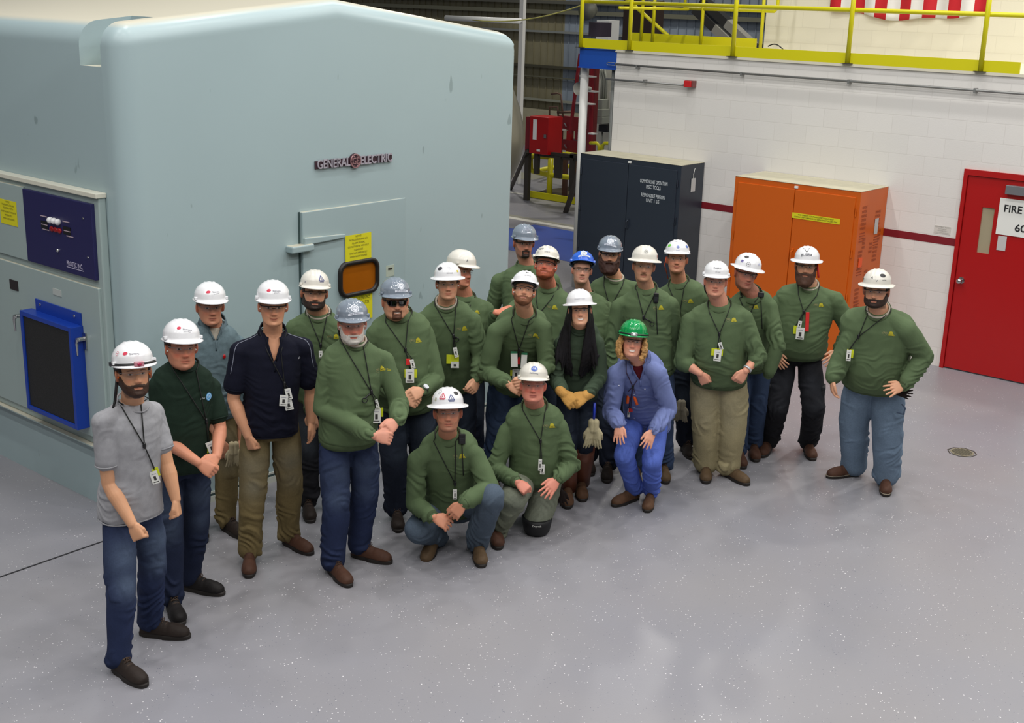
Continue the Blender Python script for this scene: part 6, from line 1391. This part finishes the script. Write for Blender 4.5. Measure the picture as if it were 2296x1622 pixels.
P_(hs=0.95, hat=(1308, 563), z=1.785, nk=(1309, 668), sL=(1262, 698), sR=(1362, 695), by=0, label='person in green sweatshirt and bright blue hard hat, behind the long black hair',
   aL=((1240, 800, -.1), (1245, 870, 0), (1245, 910, 0), 'none'), aR=((1368, 790, -.2), (1362, 870, -.15), (1362, 905, -.1), 'none'), head=(4, -2, 2), hp=dict(w=.94, stub=((110, 80, 66), .25), hair=BR), fur=[], skin=(205, 153, 129), htilt=14, bw=.95, tr='dark', boot='dark', fL=((1318, 1045), (1322, 1062)), fR=((1362, 1060), (1360, 1085)),
   hatd=('cap', 'blue', [(('seal', 'GE ENERGY'), 2, 26)]), gl='black')
P_(hs=0.96, hat=(1370, 528), z=1.87, nk=(1377, 632), sL=(1330, 655), sR=(1432, 652), by=0, label='person with huge dark brown beard and grey hard hat, before the dark cabinet',
   aL=((1318, 740, -.1), (1318, 800, 0), (1318, 840, 0), 'none'), aR=((1440, 740, -.1), (1440, 800, -.05), (1440, 840, 0), 'none'), head=(2, 6, 1), hp=dict(stub=((50, 30, 24), .6), hair=DB, brow=DB, w=1.02), fur=[beard((58, 34, 26), .022, long=.045, chin=.012, wide=.12), hair(DB, .012)], under=True,
   tr='dark', boot='dark', hatd=('cap', 'grey', [(('seal', 'GE ENERGY'), -4, 26)]), gl='black', lan=dict(l=(1354, 640), r=(1396, 640), v=(1368, 690), b=[]))
P_(hs=1.0, hat=(1448, 550), z=1.93, nk=(1448, 655), sL=(1388, 690), sR=(1503, 685), by=0, label='tall person with thin moustache, white full-brim hat, behind the green hard hat',
   aL=((1370, 778, -.02), (1378, 850, .02), (1380, 890, .02), 'none'), aR=((1512, 772, -.12), (1500, 835, -.06), (1496, 870, -.04), 'relax', (1, 0, .3)), head=(4, 2, 2), hp=dict(w=.95, stub=((140, 96, 66), .3), hair=(130, 96, 66), brow=(120, 84, 58)), fur=[moust((110, 74, 48)), hair((120, 86, 58), .005)], skin=(203, 151, 120),
   tr='mid', fL=((1425, 1068), (1425, 1090)), fR=((1486, 1062), (1492, 1086)), boot='olive', hatd=('full', 'cream', [(('round', .014, (200, 198, 190), (60, 60, 64), 'NP'), 0, 30), (('bar', .010, .020, (160, 60, 50)), 62, 16)]), gl='clear', emb=(1479, 690),
   lan=dict(l=(1428, 652), r=(1470, 655), v=(1443, 712), reel=(1462, 727), b=[]), extra=radio_mic(1471, 668, 'black radio microphone clipped to the tall person under the thin-moustached face', .040, .075))
P_(hs=0.97, hat=(1520, 538), z=1.88, nk=(1521, 640), sL=(1470, 672), sR=(1572, 668), by=0, label='smiling person whose white hard hat has a green dot and blue dots',
   aL=((1462, 760, -.1), (1465, 830, 0), (1465, 870, 0), 'none'), aR=((1590, 770, -.1), (1590, 840, -.05), (1590, 880, 0), 'none'), head=(0, -2, -1), hp=dict(smile=1.2, stub=((120, 76, 54), .3), hair=BR, brow=BR, jaw=.2), fur=[hair(BR, .006)], skin=(207, 146, 116),
   tr='dark', lw=.95, fL=((1535, 1010), (1560, 1042)), fR=((1580, 1010), (1595, 1035)), boot='dark', hatd=('cap', 'white', [(('oval', .015, (110, 200, 70)), -42, 28), (('round', .010, (90, 110, 180), (200, 205, 225), 'GE'), 2, 20), (('word', 'JOSH', .022, .005, (130, 140, 180)), 2, 6), (('oval', .014, (80, 110, 180)), 50, 26), (('bar', .024, .006, (120, 120, 126)), -12, 50)]), gl='clear',
   emb=(1545, 675), lan=dict(l=(1498, 640), r=(1534, 645), v=(1524, 702), b=[]), extra=lambda K: (glove_pair(K, 1528, 905, .12, 'grey-white gloves hanging at the hip left of the khaki trousers', (150, 142, 124), s=.85), MB().tube([K['Fr'] @ Vector((.088, .05, .02)), K['Fr'] @ Vector((.10, .02, -.05)), K['Nk']-K['Sd']*.085+K['U']*.02], .004, 6).build('glasses_cord', mat('cord_orange', (220, 90, 50), .6), K['E'], True)))
P_(hs=0.97, hat=(1608, 585), z=1.84, nk=(1612, 690), sL=(1548, 722), sR=(1668, 715), by=0, label='person in green sweatshirt with pushed-up sleeves and khaki trousers, thumbs in pockets',
   aL=((1532, 812, .05), (1570, 838, .14), (1592, 876, .12), 'grip', (-.3, .2, 1)), aR=((1700, 800, .0), (1672, 832, .10), (1648, 866, .12), 'clasp', (.4, .2, .9)), fL=((1582, 1062), (1582, 1088)), fR=((1632, 1068), (1692, 1098)),
   head=(2, 4, 0), hp=dict(jaw=.5, fat=.5, red=.35, smile=.5, hair=BR), fur=[], skin=(211, 149, 123), bw=1.2, bel=.08, sl=1.22, loose=1.08, wr=1.2, tr='khaki', fade=.1, lw=1.2, twr=1.3, boot='olive', belt=True,
   hatd=('cap', 'white', [(('word', 'Exelon', .042, .016, (60, 62, 66)), 2, 27), (('word', 'JEFF BAKER', .030, .005, (150, 150, 156)), 4, 12)]), gl='clear', emb=(1642, 717), lan=dict(l=(1590, 700), r=(1632, 703), v=(1613, 750), b=[(1608, 790, 'y', 26, 16), (1609, 797, 'w', 16, 25, -3), (1616, 776, 'w', 8, 16, 20)]), extra=many(watch(1, (200, 200, 204)), earcord(-1)))
P_(hat=(1683, 568), z=1.87, nk=(1683, 668), sL=(1640, 690), sR=(1724, 688), by=20, label='person glancing right, tilted white full-brim hat with round stickers, before orange cabinet',
   aL=((1640, 790, -.1), (1650, 860, 0), (1650, 900, 0), 'none'), aR=((1742, 775, .0), (1722, 845, .02), (1720, 880, .0), 'none'), head=(22, 8, 6), hp=dict(stub=((110, 80, 64), .4), hair=DB, brow=DB, jaw=.2), fur=[], skin=(181, 120, 99), bw=.95,
   tr='mid', fade=.05, fL=((1655, 1030), (1665, 1052)), fR=((1688, 1015), (1694, 1035)), boot='brown', hatd=('full', 'white', [(('round', .017, (226, 226, 228), (40, 40, 44), 'A'), -22, 14), (('round', .010, (226, 226, 228), (100, 120, 190), 'GE'), 22, 20), (('oval', .015, (40, 36, 34)), -40, 44), (('bar', .020, .018, (100, 90, 150)), -52, 22)]), gl='black',
   emb=(1692, 688), embs=.9, lan=dict(l=(1658, 668), r=(1694, 675), v=(1678, 715), b=[]), extra=radio_mic(1706, 661, 'black radio microphone on the shoulder left of the long-bearded person with hands on hips', .050, .040))
def ex_T(K):
    for i, sx in ((0, -1), (1, 1)):
        hj, kn, an_ = K['legs'][i]; c = hj.lerp(kn, .72)+K['Sh']*(sx*.088); R = Matrix((K['Sh'], K['Fh'], Vector((0, 0, 1)))).transposed()
        MB().box((-.014, -.06, -.09), (.014, .06, .06), R=R, c=c).box((-.016, -.062, .045), (.016, .062, .075), R=R, c=c).build('cargo_pocket', mat('black_twill', (30, 30, 34), .8), K['tr'], bevel=.008)
    Fr = K['Fr']; MB().tube([Fr @ Vector((-.088, .02, .03)), Fr @ Vector((-.098, .02, -.03)), Fr @ Vector((-.106, .02, -.085))], [.006, .008, .009], 8).build('strap_end', mat('strap_red', (206, 34, 34), .5), K['hat'], True)
P_(hat=(1812, 552), z=1.85, nk=(1812, 648), sL=(1748, 680), sR=(1872, 675), by=0, label='long-bearded person with hands on hips, black cargo trousers, white hat lettered BUBBA',
   aL=((1714, 762, -.14), (1738, 790, .04), (1752, 815, .10), 'flat', (-.7, .2, .6)), aR=((1906, 745, -.08), (1878, 790, .02), (1858, 812, .10), 'flat', (.6, .3, .7)), fL=((1722, 1008), (1700, 1036)), fR=((1810, 1012), (1832, 1052)), kL=(1742, 915, .06), kR=(1824, 915, .06),
   head=(-2, 6, 0), hp=dict(jaw=.6, fat=.4, w=1.03, stub=((80, 52, 38), .5), hair=BR, brow=BR), fur=[beard((78, 52, 40), .012, long=.045, chin=.004), hair(BR, .010)], under=True, bw=1.26, bel=.09, al=1.1, loose=1.05, tr='black', fade=.05, lw=.98, boot='brown', laces=False, belt=True, lo=-.06,
   hatd=('full', 'white', [(('crest', 'BUBBA'), 0, 26)]), gl='black', emb=(1838, 684), lan=dict(l=(1790, 660), r=(1832, 662), v=(1802, 700), b=[(1784, 740, 'y', 10, 18), (1794, 748, 'w', 18, 26), (1810, 722, 'r', 8, 42, 3), (1793, 728, 'w', 8, 16, -5)]), extra=ex_T)
def ex_U(K):
    c = K['J'](2012, 880, .02); T_ = empty('black_gloves', c, 'black gloves tucked at the hip of the stocky person at far right', 'gloves')
    for i in range(2):
        mb = MB(); hand(mb, c-K['rgt']*.02+Vector((0, 0, .01*i)), K['rgt']*1+Vector((0, 0, .5-.7*i)), K['tow'], 'R', 'flat', .8); me = remesh(mb, .005, 1); obj('glove', me, cloth('glove_black', (34, 26, 24)), T_, True)
    p = K['J'](2021, 915, -.02); MB().tube([p+Vector((0, 0, .03)), p+K['rgt']*.03, p+K['rgt']*.02-Vector((0, 0, .05)), p-K['rgt']*.03-Vector((0, 0, .04))], .006, 6).build('tool_loop', mat('loop_blue', (60, 74, 96), .8), K['tr'], True)
P_(hs=1.02, hat=(1970, 603), z=1.86, nk=(1968, 705), sL=(1915, 745), sR=(2032, 740), by=-10, hy=-5, label='stocky bearded person in green sweatshirt and light blue jeans, far right',
   aL=((1880, 815, .02), (1866, 850, .10), (1866, 886, .12), 'relax', (-1, 0, .2)), aR=((2072, 800, -.05), (2026, 866, .06), (1990, 878, .16), 'flat', (.3, .5, .8)), fL=((1912, 1066), (1842, 1074)), fR=((1984, 1090), (1986, 1120)),
   head=(-8, 6, 0), hp=dict(jaw=.8, fat=.6, w=1.06, stub=((50, 34, 28), .6), hair=DB, brow=DB), fur=[beard((50, 34, 28), .007), hair(DB, .008)], under=True, bw=1.42, bel=.12, al=1.12, loose=1.08, tr='light', fade=.12, lw=1.24, boot='brown', welt=mat('welt_pale', (150, 138, 120), .7), laces=False, lo=-.07, belt=True,
   hatd=('full', 'cream', [(('oval', .018, (30, 28, 30)), 30, 36), (('word', 'A', .014, .016, (60, 60, 66)), -12, 24), (('word', 'V', .012, .012, (80, 84, 100)), 6, 14), (('word', 'NUCLEAR', .026, .006, (60, 60, 64)), 34, 18), (('oval', .010, (90, 92, 60)), -64, 16)]), gl='black',
   emb=(1994, 748), lan=dict(l=(1947, 700), r=(1992, 703), v=(1925, 755), b=[(1906, 793, 'y', 15, 18), (1903, 797, 'w', 10, 24)]), extra=ex_U)
def ex_V(K):
    radio_mic(1036, 985, 'black radio microphone on the shoulder of the squatting person', .045, .07)(K)
P_(hs=1.03, hat=(1003, 868), z=1.24, nk=(1003, 985), nf=.06, sL=(935, 1035), sR=(1064, 1022), by=4, hf=.16, hp_=(1015, 1122, -.20), label='person squatting in front with fingers laced, white full-brim hat with stickers',
   aL=((930, 1130, .05), (972, 1160, .26), (1010, 1180, .28), 'lace', (-.3, .7, .6)), aR=((1098, 1092, .12), (1040, 1130, .28), (998, 1178, .31), 'lace', (.3, .7, .6)), kR=(1100, 1115, .18), ankR=(1072, 1216, -.08), kL=(936, 1188, .08), ankL=(978, 1204, -.16), fR=((1072, 1240), (1082, 1280)), fL=((978, 1218), (958, 1242)), bpL=(-.35, .055),
   head=(2, 4, -2), hp=dict(jaw=.3, stub=((110, 76, 60), .45), hair=BR, brow=BR), fur=[hair(BR, .010)], skin=(194, 133, 105), bel=.02, wr=1.3, twr=1.1, tr='stone', fade=.1, boot='olive', hipup=1, lo=-.08,
   hatd=('full', 'white', [(('tri', (190, 60, 80)), -18, 28), (('tri', (60, 70, 120)), 10, 22), (('oval', .016, (30, 30, 34)), 34, 38), (('round', .017, (226, 226, 228), (120, 122, 120), 'o'), -38, 44), (('bar', .018, .020, (176, 172, 150)), -46, 18)]), gl='clear', emb=(1032, 1023), lan=dict(l=(972, 990), r=(1022, 990), v=(1020, 1085), b=[(1020, 1108, 'w', 9, 22)]), extra=ex_V)
def ex_W(K):
    kn = K['legs'][1][1]; c = Vector((kn.x, kn.y, .085)); mb = MB(); rs = []
    for z, r in ((.004, .080), (.03, .096), (.09, .108), (.125, .112), (.125, .102)): rs.append([c*1+Vector((0, 0, z-.085))+(K['rgt']*math.cos(2*PI*i/28)*r+K['tow']*math.sin(2*PI*i/28)*r*1.05) for i in range(28)])
    kp = MB().rings(rs).build('knee_pad', mat('kneepad_black', (14, 14, 18), .6), K['tr'], True)
    t = MB(); put_text(t, 'Drypads', c + K['tow']*.115+Vector((0, 0, .015)), K['rgt'], Vector((0, 0, 1)), .02, width=.065); t.build('lettering', PAPER, kp)
    g_ = K['J'](1255, 1105, -.10); mb = MB(); hand(mb, g_+Vector((0, 0, .02)), Vector((0, 0, -1))+K['rgt']*.2, K['tow'], 'R', 'flat', .8); me = remesh(mb, .005, 1); o = obj('black_glove', me, cloth('glove_black', (34, 26, 24)), None, True); tag(o, 'black glove hanging behind the kneeling person by the tall brown boots', 'glove')
P_(hs=1.0, hat=(1197, 812), z=1.29, nk=(1198, 918), nf=.02, sL=(1138, 970), sR=(1253, 958), by=0, hf=.07, hp_=('f', 1203, (-.10, .44)), label='kneeling ruddy-faced person in sage trousers with black knee pad',
   aL=((1112, 1052, .05), (1160, 1082, .32), (1187, 1104, .38), 'fist', (-.2, .8, .5)), aR=((1280, 1042, .0), (1250, 1076, .16), (1226, 1106, .24), 'flat', (.4, .6, .7)), kR=(1204, 1168, .02), ankR=('f', 1218, (-.36, .09)), kL=(1152, 1118, .28), ankL=(1112, 1186, .10), fL=((1112, 1204), (1118, 1238)), fR=((1215, 1150), (1212, 1170)), bpR=(-1.2, .12),
   head=(2, 2, 0), hp=dict(jaw=.6, fat=.5, red=.55, hair=GR, browa=.4), fur=[hair((150, 120, 104), .006)], skin=(206, 132, 112), bw=1.04, bel=.05, wr=1.2, tr='sage', fade=.1, boot='brown', hipup=1, lo=-.06,
   hatd=('cap', 'cream', [(('ge', 'Fieldcore'), 0, 26)]), gl='clear', emb=(1234, 955), lan=dict(l=(1172, 920), r=(1222, 925), v=(1212, 990), b=[(1211, 1042, 'w', 8, 26), (1216, 1052, 'w', 10, 22)]), extra=ex_W)
def ex_X(K):
    Fr = K['Fr']; rnd = random.Random(9); mb = MB()
    for sx in (-1, 1):
        for q in range(110):
            a = rnd.uniform(-1.2, 1.0); z = rnd.uniform(-.115, .02); wv = .084+.016*math.sin((z+.115)*25)+rnd.uniform(-.010, .012)
            mb.ball(Fr @ Vector((sx*wv*math.cos(a*.55), -.02+.075*math.sin(a)*1.0, z)), (rnd.uniform(.009, .014), rnd.uniform(.009, .014), rnd.uniform(.020, .034)), 6, R=Fr.to_3x3())
    for q in range(26): mb.ball(Fr @ Vector((rnd.uniform(-.07, .07), -.085+rnd.uniform(-.015, .01), rnd.uniform(-.12, .03))), .028, 7)
    me = remesh(mb, .0042, 2); P = vcos(me); N = vnos(me); fz = fnoise(P, 44, 4, 2); setco(me, P+N*(.0045*fz)[:, None]); o = obj('wavy_hair', me, HAIRM, K['E'], True)
    setcol(o.data, np.clip(np.array(lin((186, 142, 88)))[None]*(1+.35*fnoise(P, 22, 8, 2))[:, None], 0, 1))
    # pockets with snaps, front placket
    for px, py in ((1388, 862), (1446, 870)):
        h, n_ = K['hit'](px, py)
        if h:
            L = [((lambda w, hh: ([(-w, hh), (w, hh), (w, -hh*.2), (0, -hh), (-w, -hh*.2)], [(0, 4, 3, 2, 1)]))(.040, .016), (82, 96, 150))]
            m1 = decal_on(K['TS'], h+n_*.03, -n_, Vector((0, 0, 1)), [(L[0][0][0], L[0][0][1], 0)], .004)
            if m1: p_ = m1.build('pocket_flap', cloth('pocket_blue', (98, 110, 160)), K['shirt']); s3 = p_.modifiers.new('s', 'SOLIDIFY'); s3.thickness = .003
            h2, _ = K['hit'](px, py+3, off=.006)
            if h2: MB().ball(h2, .005, 6).build('snap', mat('pearl', (215, 215, 225), .2), K['shirt'], True)
    for py in (885, 915, 938):
        h2, _ = K['hit'](1422, py, off=.004)
        if h2: MB().ball(h2, .004, 6).build('snap', mat('pearl', (215, 215, 225), .2), K['shirt'], True)
    mb = MB(); h2, n_ = K['hit'](1419, 838, off=.0)
P_(hs=0.98, hat=(1424, 716), z=1.50, nk=(1428, 812), nf=.08, sL=(1380, 842), sR=(1474, 838), by=0, hf=.16, hp_=('f', 1445, (-.36, .66)), label='blonde person leaning, hands on knees, periwinkle shirt, royal blue trousers, green hard hat',
   aL=((1372, 925, .04), (1388, 952, .20), (1386, 994, .26), 'flat', (-.4, .3, 1)), aR=((1500, 918, .0), (1464, 966, .18), (1446, 1010, .25), 'flat', (.3, .3, 1)), kL=(1400, 1022, .09), kR=(1462, 1036, .09), fL=((1420, 1122), (1365, 1140)), fR=((1458, 1126), (1450, 1150)),
   head=(2, 2, 3), hp=dict(w=.94, smile=1.1, teeth=True, red=.4, hair=BLN, brow=(150, 110, 76), lip=(176, 96, 90)), fur=[], skin=(222, 159, 133), shirt='collar', shirtname='work_shirt', sm=cloth('shirt_periwinkle', (112, 124, 172), noise=.05), rb=cloth('collar_periwinkle', (104, 116, 164)), vneck=.14, inner=cloth('tee_maroon', (92, 26, 36)), bw=.98, al=.92, hsz=.88, bel=.01, loose=1.12, wr=1.2, hem=False, lo=-.20,
   tr='royal', fade=.08, lw=.88, twr=.75, boot='tan', bs=.92, laces=False, hipup=1, hatd=('cap', 'green', []), gl='black', lanm=mat('lanyard_plum', (60, 36, 62), .7), lan=dict(l=(1404, 835), r=(1440, 835), v=(1419, 868), b=[(1408, 892, 'o', 7, 26, -4), (1424, 895, 'o', 7, 28, 22), (1410, 925, 'k', 6, 20), (1414, 920, 'r', 9, 9)]),
   extra=many(ex_X, headlamp(mat('lamp_silver', (170, 170, 170), .2, .4), mat('lamp_lens_clear', (225, 230, 230), .05))))
for S in PEOPLE:
    person(S)
for me in list(bpy.data.meshes):
    if me.users == 0: bpy.data.meshes.remove(me)
